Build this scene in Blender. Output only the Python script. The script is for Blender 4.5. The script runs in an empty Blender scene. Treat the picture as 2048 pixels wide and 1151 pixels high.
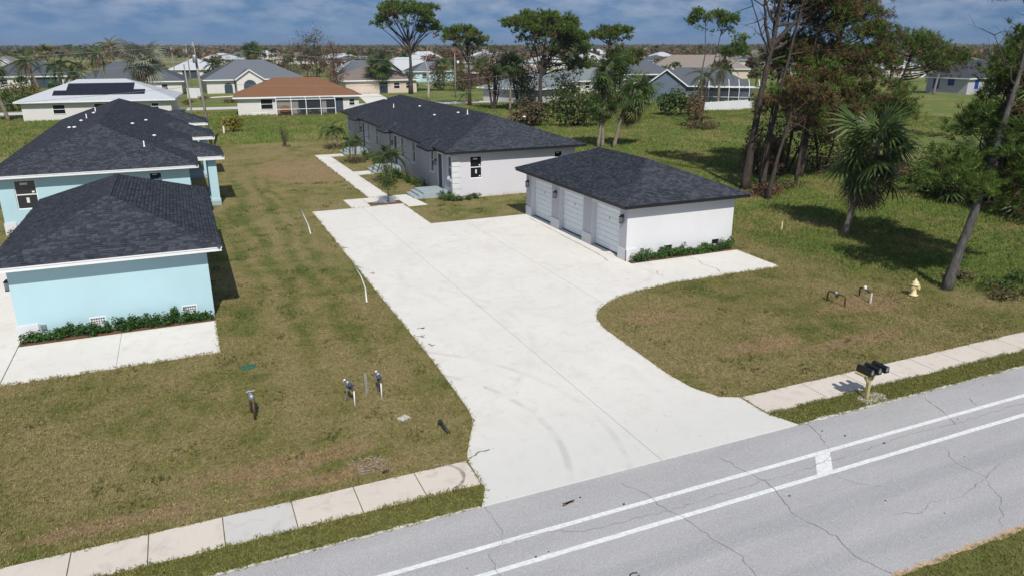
import bpy, bmesh, math, random
import numpy as np
from mathutils import Vector, Matrix

sc = bpy.context.scene
COL = sc.collection
R = math.radians
rnd = random.Random(7)
rng = np.random.default_rng(11)

# ------------------------------------------------------------------ camera
cam_d = bpy.data.cameras.new("camera")
cam = bpy.data.objects.new("camera", cam_d)
COL.objects.link(cam)
cam.location = (0, 0, 10.5)
cam.rotation_euler = (R(90 - 18.263), R(0.077), R(-23.796))
cam_d.sensor_width = 36.0
cam_d.lens = 26.0
cam_d.clip_end = 9000
sc.camera = cam

# ------------------------------------------------------------------ sky
SUN_AZ, SUN_EL = R(191), R(47.5)          # clockwise from +Y
world = bpy.data.worlds.new("World")
sc.world = world
world.use_nodes = True
wn, wl = world.node_tree.nodes, world.node_tree.links
bg = wn["Background"]
sky = wn.new("ShaderNodeTexSky")
sky.sky_type = 'NISHITA'
sky.sun_disc = False
sky.sun_elevation = SUN_EL
sky.sun_rotation = SUN_AZ
sky.altitude = 0
sky.air_density = 1.0
sky.dust_density = 0.15
sky.ozone_density = 2.2
# the sky is read a little above the true direction, so that the low sky keeps the clear blue of a dry day
svec = wn.new("ShaderNodeTexCoord"); ssep = wn.new("ShaderNodeSeparateXYZ"); wl.new(svec.outputs['Generated'], ssep.inputs[0])
sz1 = wn.new("ShaderNodeMath"); sz1.operation = 'MAXIMUM'; sz1.inputs[1].default_value = 0.0; wl.new(ssep.outputs[2], sz1.inputs[0])
sz2 = wn.new("ShaderNodeMath"); sz2.operation = 'MULTIPLY_ADD'; sz2.inputs[1].default_value = 0.7; sz2.inputs[2].default_value = 0.30; wl.new(sz1.outputs[0], sz2.inputs[0])
scb = wn.new("ShaderNodeCombineXYZ"); wl.new(ssep.outputs[0], scb.inputs[0]); wl.new(ssep.outputs[1], scb.inputs[1]); wl.new(sz2.outputs[0], scb.inputs[2])
snm = wn.new("ShaderNodeVectorMath"); snm.operation = 'NORMALIZE'; wl.new(scb.outputs[0], snm.inputs[0])
wl.new(snm.outputs[0], sky.inputs[0])
hs = wn.new("ShaderNodeHueSaturation")
hs.inputs['Saturation'].default_value = 1.08
hs.inputs['Value'].default_value = 1.30
wl.new(sky.outputs[0], hs.inputs['Color'])
# cloud layer: the view direction met with a flat layer overhead
tc = wn.new("ShaderNodeTexCoord")
sep = wn.new("ShaderNodeSeparateXYZ"); wl.new(tc.outputs['Generated'], sep.inputs[0])
zz = wn.new("ShaderNodeMath"); zz.operation = 'MAXIMUM'; zz.inputs[1].default_value = 0.0; wl.new(sep.outputs[2], zz.inputs[0])
za = wn.new("ShaderNodeMath"); za.operation = 'ADD'; za.inputs[1].default_value = 0.30; wl.new(zz.outputs[0], za.inputs[0])
dx = wn.new("ShaderNodeMath"); dx.operation = 'DIVIDE'; wl.new(sep.outputs[0], dx.inputs[0]); wl.new(za.outputs[0], dx.inputs[1])
dy = wn.new("ShaderNodeMath"); dy.operation = 'DIVIDE'; wl.new(sep.outputs[1], dy.inputs[0]); wl.new(za.outputs[0], dy.inputs[1])
cb = wn.new("ShaderNodeCombineXYZ"); wl.new(dx.outputs[0], cb.inputs[0]); wl.new(dy.outputs[0], cb.inputs[1])
cn = wn.new("ShaderNodeTexNoise"); cn.inputs['Scale'].default_value = 5.5; cn.inputs['Detail'].default_value = 9; cn.inputs['Roughness'].default_value = 0.57
cn.inputs['Distortion'].default_value = 0.1
wl.new(cb.outputs[0], cn.inputs['Vector'])
cr = wn.new("ShaderNodeValToRGB"); cr.color_ramp.elements[0].position = 0.38; cr.color_ramp.elements[1].position = 0.74
cr.color_ramp.elements[0].color = (0, 0, 0, 1); cr.color_ramp.elements[1].color = (.85, .85, .85, 1)
wl.new(cn.outputs[0], cr.inputs[0])
fade = wn.new("ShaderNodeMapRange"); fade.inputs[1].default_value = -0.01; fade.inputs[2].default_value = 0.07
wl.new(sep.outputs[2], fade.inputs[0])
cm = wn.new("ShaderNodeMath"); cm.operation = 'MULTIPLY'; wl.new(cr.outputs[0], cm.inputs[0]); wl.new(fade.outputs[0], cm.inputs[1])
mx = wn.new("ShaderNodeMix"); mx.data_type = 'RGBA'
wl.new(cm.outputs[0], mx.inputs[0]); wl.new(hs.outputs[0], mx.inputs[6])
mx.inputs[7].default_value = (8.2, 9.0, 10.4, 1)
wl.new(mx.outputs[2], bg.inputs['Color'])
bg.inputs['Strength'].default_value = 0.078

# ------------------------------------------------------------------ sun
sun_d = bpy.data.lights.new("sun", 'SUN')
sun_d.energy = 5.0
sun_d.angle = R(0.53)
sun_d.color = (1.0, 0.955, 0.88)
sun = bpy.data.objects.new("sun", sun_d)
COL.objects.link(sun)
sdir = Vector((-math.sin(SUN_AZ) * math.cos(SUN_EL), -math.cos(SUN_AZ) * math.cos(SUN_EL), -math.sin(SUN_EL)))
sun.rotation_euler = sdir.to_track_quat('-Z', 'Y').to_euler()
sun.location = (0, -30, 60)

vs = sc.view_settings
vs.view_transform = 'Standard'
vs.look = 'None'
vs.exposure = -0.28
vs.gamma = 1.0
vs.use_curve_mapping = False
sc.cycles.max_bounces = 6
sc.cycles.diffuse_bounces = 3
sc.cycles.glossy_bounces = 2
sc.cycles.transparent_max_bounces = 8

# ------------------------------------------------------------------ node helpers
class NT:
    def __init__(s, tree):
        s.t = tree; s.n = tree.nodes; s.l = tree.links
    def node(s, typ, ins=None, **props):
        n = s.n.new(typ)
        for k, v in props.items():
            setattr(n, k, v)
        for k, v in (ins or {}).items():
            s.set(n.inputs[k], v)
        return n
    def set(s, sock, v):
        if isinstance(v, bpy.types.NodeSocket):
            s.l.new(v, sock)
        else:
            if isinstance(v, (tuple, list)) and len(v) == 3 and sock.type == 'RGBA':
                v = (*v, 1)
            sock.default_value = v
    def math(s, op, a, b=0.0, c=0.0, clamp=False):
        n = s.node("ShaderNodeMath", operation=op, use_clamp=clamp)
        s.set(n.inputs[0], a); s.set(n.inputs[1], b); s.set(n.inputs[2], c)
        return n.outputs[0]
    def mix(s, f, a, b, mode='MIX'):
        n = s.node("ShaderNodeMix", data_type='RGBA', blend_type=mode)
        s.set(n.inputs[0], f); s.set(n.inputs[6], a); s.set(n.inputs[7], b)
        return n.outputs[2]
    def ramp(s, f, stops):
        n = s.node("ShaderNodeValToRGB")
        cr = n.color_ramp
        while len(cr.elements) < len(stops):
            cr.elements.new(0.5)
        for e, (p, c) in zip(cr.elements, stops):
            e.position = p
            e.color = (c, c, c, 1) if isinstance(c, (int, float)) else (*c, 1)
        s.l.new(f, n.inputs[0])
        return n.outputs[0]
    def noise(s, vec, scale, detail=4, rough=0.55, dist=0.0):
        n = s.node("ShaderNodeTexNoise", {'Scale': scale, 'Detail': detail, 'Roughness': rough, 'Distortion': dist})
        if vec is not None:
            s.l.new(vec, n.inputs['Vector'])
        return n.outputs[0]
    def pos(s):
        return s.node("ShaderNodeNewGeometry").outputs['Position']
    def obj(s):
        return s.node("ShaderNodeTexCoord").outputs['Object']
    def island(s):
        a = s.node("ShaderNodeNewGeometry").outputs['Random Per Island']
        b = s.node("ShaderNodeObjectInfo").outputs['Random']
        return s.math('FRACT', s.math('ADD', a, b))
    def smooth(s, v, a, b):
        n = s.node("ShaderNodeMapRange", {1: a, 2: b, 3: 0.0, 4: 1.0}, interpolation_type='SMOOTHSTEP')
        s.set(n.inputs[0], v)
        return n.outputs[0]
    def scale(s, vec, v):
        n = s.node("ShaderNodeVectorMath", operation='MULTIPLY')
        s.l.new(vec, n.inputs[0]); n.inputs[1].default_value = v
        return n.outputs[0]

MATS = {}
def mat(name, build):
    if name in MATS:
        return MATS[name]
    m = bpy.data.materials.new(name)
    m.use_nodes = True
    t = NT(m.node_tree)
    bsdf = m.node_tree.nodes["Principled BSDF"]
    build(t, bsdf)
    MATS[name] = m
    return m

def plain(name, col, rough=0.6, spec=0.3, metal=0.0, var=0.12, vscale=3.0, bump=0.0, bscale=60.0):
    def b(t, p):
        ps = t.obj()
        f = t.noise(ps, vscale, 5)
        lo = tuple(c * (1 - var) for c in col); hi = tuple(min(1, c * (1 + var)) for c in col)
        t.set(p.inputs['Base Color'], t.ramp(f, [(0.3, lo), (0.7, hi)]))
        p.inputs['Roughness'].default_value = rough
        p.inputs['Specular IOR Level'].default_value = spec
        p.inputs['Metallic'].default_value = metal
        if bump:
            n = t.node("ShaderNodeBump", {'Strength': bump, 'Distance': 0.02})
            t.l.new(t.noise(ps, bscale, 4), n.inputs['Height'])
            t.l.new(n.outputs[0], p.inputs['Normal'])
    return mat(name, b)

def stucco(name, col, dirt=0.10):
    def b(t, p):
        ps = t.pos()
        big = t.noise(ps, 0.55, 5, 0.6)
        streak = t.noise(t.scale(ps, (1.6, 1.6, 0.22)), 1.4, 5, 0.6)
        c = t.mix(t.ramp(big, [(0.35, 0.0), (0.75, 1.0)]), col, tuple(x * 0.94 for x in col))
        c = t.mix(t.math('MULTIPLY', t.ramp(streak, [(0.5, 0.0), (0.8, 1.0)]), dirt), c, (0.42, 0.38, 0.32))
        zb = t.node("ShaderNodeSeparateXYZ"); t.l.new(ps, zb.inputs[0])
        splash = t.math('MULTIPLY', t.math('SUBTRACT', 1.0, t.smooth(zb.outputs[2], 0.02, 0.34)), t.ramp(t.noise(ps, 2.3, 5), [(0.35, 0.0), (0.7, 0.5)]))
        c = t.mix(splash, c, (0.40, 0.33, 0.24))
        t.set(p.inputs['Base Color'], c)
        p.inputs['Roughness'].default_value = 0.85
        p.inputs['Specular IOR Level'].default_value = 0.2
        n = t.node("ShaderNodeBump", {'Strength': 0.35, 'Distance': 0.012})
        t.l.new(t.noise(ps, 34, 5, 0.65), n.inputs['Height'])
        t.l.new(n.outputs[0], p.inputs['Normal'])
    return mat(name, b)

def concrete(name, col, stain=(0.45, 0.41, 0.36), amount=0.5, tyre=False):
    def b(t, p):
        ps = t.pos()
        isl = t.node("ShaderNodeObjectInfo").outputs['Random']
        a = t.noise(ps, 0.35, 6, 0.6)
        m = t.noise(ps, 2.2, 7, 0.65, 0.4)
        f = t.noise(ps, 26, 4, 0.6)
        c = t.mix(t.ramp(a, [(0.3, 0.0), (0.75, 1.0)]), col, tuple(x * 0.90 for x in col))
        c = t.mix(t.math('MULTIPLY', t.ramp(m, [(0.52, 0.0), (0.78, 1.0)]), amount), c, stain)
        c = t.mix(t.math('MULTIPLY', t.ramp(f, [(0.35, 1.0), (0.6, 0.0)]), 0.10), c, (0.35, 0.33, 0.30))
        c = t.mix(t.math('MULTIPLY', isl, 0.16), c, tuple(x * 0.80 for x in col))
        if tyre:
            spx = t.node("ShaderNodeSeparateXYZ"); t.l.new(ps, spx.inputs[0])
            grime = t.math('MULTIPLY', t.math('SUBTRACT', 1.0, t.smooth(t.math('ADD', spx.outputs[1], t.math('MULTIPLY', t.math('SUBTRACT', a, 0.5), 5.0)), 14.5, 19.5)), 0.60)
            c = t.mix(grime, c, (0.575, 0.580, 0.560))
            blot = t.noise(t.scale(ps, (1.0, 0.6, 1.0)), 0.9, 5, 0.7, 0.8)
            c = t.mix(t.ramp(blot, [(0.50, 0.0), (0.72, 0.45)]), c, (0.62, 0.57, 0.50))
            spots = t.noise(ps, 5.0, 2, 0.5)
            c = t.mix(t.ramp(spots, [(0.70, 0.0), (0.76, 0.4)]), c, (0.30, 0.28, 0.26))
            # rubber left by tyres turning in from the road: faint arcs of worn colour
            sp = t.node("ShaderNodeSeparateXYZ"); t.l.new(ps, sp.inputs[0])
            tot = None
            for cx, cy, r, wd, k in ((2.2, 17.2, 6.4, 0.10, .22), (2.2, 17.2, 8.0, 0.10, .15), (14.8, 32.0, 6.2, 0.16, .10), (4.0, 25.5, 7.4, 0.12, .09)):
                ddx = t.math('SUBTRACT', sp.outputs[0], cx); ddy = t.math('SUBTRACT', sp.outputs[1], cy)
                d = t.math('SQRT', t.math('ADD', t.math('MULTIPLY', ddx, ddx), t.math('MULTIPLY', ddy, ddy)))
                e = t.math('ABSOLUTE', t.math('SUBTRACT', d, r))
                g = t.math('MULTIPLY', t.math('SUBTRACT', 1.0, t.smooth(e, wd * .4, wd * 1.5)), k)
                tot = g if tot is None else t.math('MAXIMUM', tot, g)
            tot = t.math('MULTIPLY', tot, t.ramp(t.noise(ps, 0.8, 4), [(0.40, 0.0), (0.62, 1.0)]))
            c = t.mix(tot, c, (0.16, 0.15, 0.145))
        t.set(p.inputs['Base Color'], c)
        p.inputs['Roughness'].default_value = 0.9
        p.inputs['Specular IOR Level'].default_value = 0.15
        n = t.node("ShaderNodeBump", {'Strength': 0.25, 'Distance': 0.01})
        t.l.new(t.noise(ps, 55, 5, 0.7), n.inputs['Height'])
        t.l.new(n.outputs[0], p.inputs['Normal'])
    return mat(name, b)

# colour of the turf, shared by the ground sheet and by the blades on it
lawn_grp = bpy.data.node_groups.new("lawn_colour", 'ShaderNodeTree')
lawn_grp.interface.new_socket("Color", in_out='OUTPUT', socket_type='NodeSocketColor')
lawn_grp.interface.new_socket("Green", in_out='OUTPUT', socket_type='NodeSocketFloat')
def build_lawn():
    t = NT(lawn_grp)
    out = t.node("NodeGroupOutput")
    ps = t.pos()
    sp = t.node("ShaderNodeSeparateXYZ"); t.l.new(ps, sp.inputs[0])
    x, y = sp.outputs[0], sp.outputs[1]
    nA = t.noise(ps, 0.16, 5, 0.6)
    nB = t.noise(ps, 0.7, 6, 0.62, 0.3)
    nC = t.noise(ps, 4.2, 5, 0.6)
    nD = t.noise(ps, 30, 3, 0.6)
    # mown lot: thatch and thin green
    brown = t.mix(nC, (0.208, 0.170, 0.079), (0.335, 0.284, 0.138))
    green = t.mix(nC, (0.138, 0.135, 0.046), (0.262, 0.238, 0.090))
    lush = t.mix(nC, (0.080, 0.108, 0.028), (0.150, 0.178, 0.052))
    f = t.math('ADD', 0.5, t.math('MULTIPLY', t.math('SUBTRACT', t.math('ADD', t.math('MULTIPLY', nA, 0.55), t.math('MULTIPLY', nB, 0.45)), 0.5), 1.5))
    # mower and wheel tracks running up the strip between the houses
    wob = t.math('ADD', x, t.math('MULTIPLY', t.math('SUBTRACT', t.noise(t.scale(ps, (1, .35, 1)), 0.16, 2), 0.5), 6.0))
    st = t.math('ADD', t.math('MULTIPLY', t.math('SINE', t.math('MULTIPLY', wob, 4.6)), 0.5), t.math('MULTIPLY', t.noise(t.scale(ps, (1.2, .10, 1)), 1.0, 3), 0.9))
    zone = t.math('MULTIPLY', t.math('MULTIPLY', t.smooth(x, 0.2, 1.6), t.math('SUBTRACT', 1.0, t.smooth(x, 5.2, 7.2))),
                  t.math('MULTIPLY', t.smooth(y, 20, 27), t.math('SUBTRACT', 1.0, t.smooth(y, 58, 76))))
    f = t.math('ADD', f, t.math('MULTIPLY', zone, t.math('SUBTRACT', t.math('MULTIPLY', st, 0.15), 0.03)))
    f = t.math('ADD', f, t.math('MULTIPLY', t.math('SUBTRACT', nD, 0.5), 0.13))
    f = t.math('ADD', f, t.math('MULTIPLY', t.math('SUBTRACT', nC, 0.5), 0.30))
    gfac = t.smooth(f, 0.40, 0.60)
    lot = t.mix(gfac, brown, green)
    lot = t.mix(t.math('MULTIPLY', t.smooth(f, 0.57, 0.67), 0.8), lot, lush)
    # trodden soil round the water fittings and along the kerb
    soil = None
    for cx, cy, rx, ry in ((25.7, 21.0, 2.0, 0.9), (3.4, 17.0, .7, .5), (18.3, 19.2, 2.4, .6), (22, 18.2, 3, .5), (16.5, 23.4, 1.3, .8), (9.0, 67, 4, 7), (1.5, 18.0, 2.5, .5), (-2.5, 17.0, 2.2, .35), (2.3, 16.9, 2.2, .3)):
        ddx = t.math('DIVIDE', t.math('SUBTRACT', x, cx), rx); ddy = t.math('DIVIDE', t.math('SUBTRACT', y, cy), ry)
        d = t.math('ADD', t.math('MULTIPLY', ddx, ddx), t.math('MULTIPLY', ddy, ddy))
        d = t.math('ADD', d, t.math('MULTIPLY', t.math('SUBTRACT', nB, 0.5), 2.6))
        g = t.math('SUBTRACT', 1.0, t.smooth(d, 0.2, 1.4))
        soil = g if soil is None else t.math('MAXIMUM', soil, g)
    lot = t.mix(t.math('MULTIPLY', soil, 0.75), lot, t.mix(nC, (0.27, 0.185, 0.105), (0.37, 0.265, 0.16)))
    # rough grass beyond the lot
    wg = t.mix(nC, (0.090, 0.130, 0.030), (0.175, 0.225, 0.058))
    wy = t.mix(nC, (0.175, 0.165, 0.058), (0.285, 0.255, 0.105))
    wild = t.mix(t.smooth(f, 0.46, 0.64), wg, wy)
    edge = t.math('ADD', 28.2, t.math('MULTIPLY', t.math('MAXIMUM', t.math('SUBTRACT', 24.0, y), 0.0), 0.8))
    m1 = t.smooth(t.math('SUBTRACT', x, t.math('ADD', edge, t.math('MULTIPLY', t.math('SUBTRACT', nB, 0.5), 4.0))), -1.2, 2.2)
    m2 = t.smooth(t.math('ADD', y, t.math('MULTIPLY', t.math('SUBTRACT', nB, 0.5), 5.0)), 86, 89)
    m3 = t.math('SUBTRACT', 1.0, t.smooth(y, 15.2, 15.35))
    verge = t.mix(nC, (0.110, 0.130, 0.032), (0.225, 0.225, 0.075))
    col = t.mix(t.math('MAXIMUM', m1, m2), lot, wild)
    col = t.mix(t.math('MULTIPLY', m3, 0.8), col, verge)
    # open fields far off
    fn = t.noise(ps, 0.012, 5, 0.6)
    field = t.ramp(fn, [(0.38, (0.16, 0.125, 0.075)), (0.5, (0.18, 0.20, 0.075)), (0.62, (0.27, 0.27, 0.13))])
    col = t.mix(t.smooth(y, 210, 320), col, field)
    # tussocks: shade in the gaps and pale tips painted in, a hand's breadth apart
    cl1 = t.noise(ps, 6.5, 3, 0.65, 0.6); cl2 = t.noise(ps, 17.0, 2, 0.6)
    cl = t.math('ADD', t.math('MULTIPLY', cl1, 0.55), t.math('MULTIPLY', cl2, 0.45))
    col = t.mix(1.0, col, t.ramp(cl, [(0.34, (0.58, 0.58, 0.54)), (0.48, (1.04, 1.04, 1.04)), (0.64, (1.38, 1.35, 1.32))]), 'MULTIPLY')
    t.l.new(col, out.inputs[0])
    t.l.new(gfac, out.inputs[1])
build_lawn()
def lawn_mat(name, blade):
    def b(t, p):
        g = t.node("ShaderNodeGroup"); g.node_tree = lawn_grp
        ps = t.pos()
        c = g.outputs[0]
        if blade:
            i = t.island()
            c = t.mix(1.0, c, t.ramp(i, [(0.0, (0.66, 0.72, 0.6)), (0.5, (1.0, 1.0, 1.0)), (1.0, (1.35, 1.3, 1.22))]), 'MULTIPLY')
        else:
            sp = t.noise(ps, 60, 3, 0.7)
            c = t.mix(1.0, c, t.ramp(sp, [(0.32, (0.50, 0.50, 0.48)), (0.55, (1.0, 1.0, 1.0)), (0.72, (1.45, 1.4, 1.3))]), 'MULTIPLY')
            n = t.node("ShaderNodeBump", {'Strength': 0.9, 'Distance': 0.06})
            h = t.math('ADD', t.math('MULTIPLY', t.noise(ps, 9, 4, 0.7), 0.7), t.math('MULTIPLY', sp, 0.5))
            t.l.new(h, n.inputs['Height'])
            t.l.new(n.outputs[0], p.inputs['Normal'])
        t.set(p.inputs['Base Color'], c)
        p.inputs['Roughness'].default_value = 0.9
        p.inputs['Specular IOR Level'].default_value = 0.1
    return mat(name, b)

def asphalt(name):
    def b(t, p):
        ps = t.pos()
        sp = t.node("ShaderNodeSeparateXYZ"); t.l.new(ps, sp.inputs[0])
        big = t.noise(t.scale(ps, (0.25, 1, 1)), 0.9, 6, 0.6)
        fine = t.noise(ps, 38, 4, 0.75)
        vor = t.node("ShaderNodeTexVoronoi", {'Scale': 42.0}); t.l.new(ps, vor.inputs['Vector'])
        base = t.mix(t.ramp(big, [(0.3, 0.0), (0.7, 1.0)]), (0.440, 0.434, 0.434), (0.365, 0.361, 0.366))
        # wheel paths polished darker by traffic
        wob = t.math('MULTIPLY', t.math('SUBTRACT', big, 0.5), 0.5)
        y = t.math('ADD', sp.outputs[1], wob)
        for c0, w0, k in ((10.75, 0.42, .42), (9.2, 0.40, .34)):
            g = t.math('SUBTRACT', 1.0, t.smooth(t.math('ABSOLUTE', t.math('SUBTRACT', y, c0)), 0.1, w0))
            base = t.mix(t.math('MULTIPLY', g, k), base, (0.285, 0.286, 0.315))
        base = t.mix(1.0, base, t.ramp(fine, [(0.30, (0.68, 0.68, 0.69)), (0.5, (1, 1, 1)), (0.70, (1.30, 1.29, 1.27))]), 'MULTIPLY')
        stone = t.math('GREATER_THAN', vor.outputs['Color'], 0.83)
        base = t.mix(t.math('MULTIPLY', stone, 0.35), base, (0.62, 0.61, 0.58))
        t.set(p.inputs['Base Color'], base)
        p.inputs['Roughness'].default_value = 0.85
        p.inputs['Specular IOR Level'].default_value = 0.25
        n = t.node("ShaderNodeBump", {'Strength': 0.4, 'Distance': 0.01})
        t.l.new(fine, n.inputs['Height']); t.l.new(n.outputs[0], p.inputs['Normal'])
    return mat(name, b)

def shingle(name, a, bcol, hi):
    def b(t, p):
        i = t.island()
        ps = t.pos()
        w = t.noise(ps, 0.5, 5, 0.6)
        c = t.ramp(i, [(0.0, a), (0.55, bcol), (0.9, hi), (1.0, hi)])
        c = t.mix(t.ramp(w, [(0.4, 0.0), (0.8, 0.14)]), c, hi)
        g = t.noise(ps, 90, 2, 0.7)
        c = t.mix(1.0, c, t.ramp(g, [(0.3, (0.6, 0.6, 0.6)), (0.7, (1.4, 1.4, 1.4))]), 'MULTIPLY')
        t.set(p.inputs['Base Color'], c)
        p.inputs['Roughness'].default_value = 0.9
        p.inputs['Specular IOR Level'].default_value = 0.12
    return mat(name, b)

def foliage(name, stops, trans=0.3, rough=0.55):
    def b(t, p):
        i = t.island()
        ps = t.pos()
        n = t.noise(ps, 0.55, 3, 0.6)
        k = t.math('ADD', t.math('MULTIPLY', i, 0.65), t.math('MULTIPLY', t.ramp(n, [(0.3, 0.0), (0.7, 1.0)]), 0.35))
        c = t.ramp(k, stops)
        t.set(p.inputs['Base Color'], c)
        p.inputs['Roughness'].default_value = rough
        p.inputs['Specular IOR Level'].default_value = 0.25
        if trans:
            tr = t.node("ShaderNodeBsdfTranslucent")
            t.l.new(c, tr.inputs[0])
            ms = t.node("ShaderNodeMixShader", {0: trans})
            t.l.new(p.outputs[0], ms.inputs[1]); t.l.new(tr.outputs[0], ms.inputs[2])
            o = t.n["Material Output"]
            t.l.new(ms.outputs[0], o.inputs['Surface'])
    return mat(name, b)

def bark(name, a, bb, sc_=6.0):
    def bd(t, p):
        ps = t.obj()
        n = t.noise(t.scale(ps, (1, 1, 0.35)), sc_, 6, 0.65)
        t.set(p.inputs['Base Color'], t.ramp(n, [(0.3, a), (0.7, bb)]))
        p.inputs['Roughness'].default_value = 0.95
        p.inputs['Specular IOR Level'].default_value = 0.1
        bm_ = t.node("ShaderNodeBump", {'Strength': 0.8, 'Distance': 0.05})
        t.l.new(n, bm_.inputs['Height']); t.l.new(bm_.outputs[0], p.inputs['Normal'])
    return mat(name, bd)

def glass(name, col=(0.012, 0.014, 0.018), rough=0.08):
    def b(t, p):
        p.inputs['Base Color'].default_value = (*col, 1)
        p.inputs['Roughness'].default_value = rough
        p.inputs['Specular IOR Level'].default_value = 0.5
        n = t.node("ShaderNodeBump", {'Strength': 0.05, 'Distance': 0.01})
        t.l.new(t.noise(t.obj(), 1.5, 2), n.inputs['Height']); t.l.new(n.outputs[0], p.inputs['Normal'])
    return mat(name, b)

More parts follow.
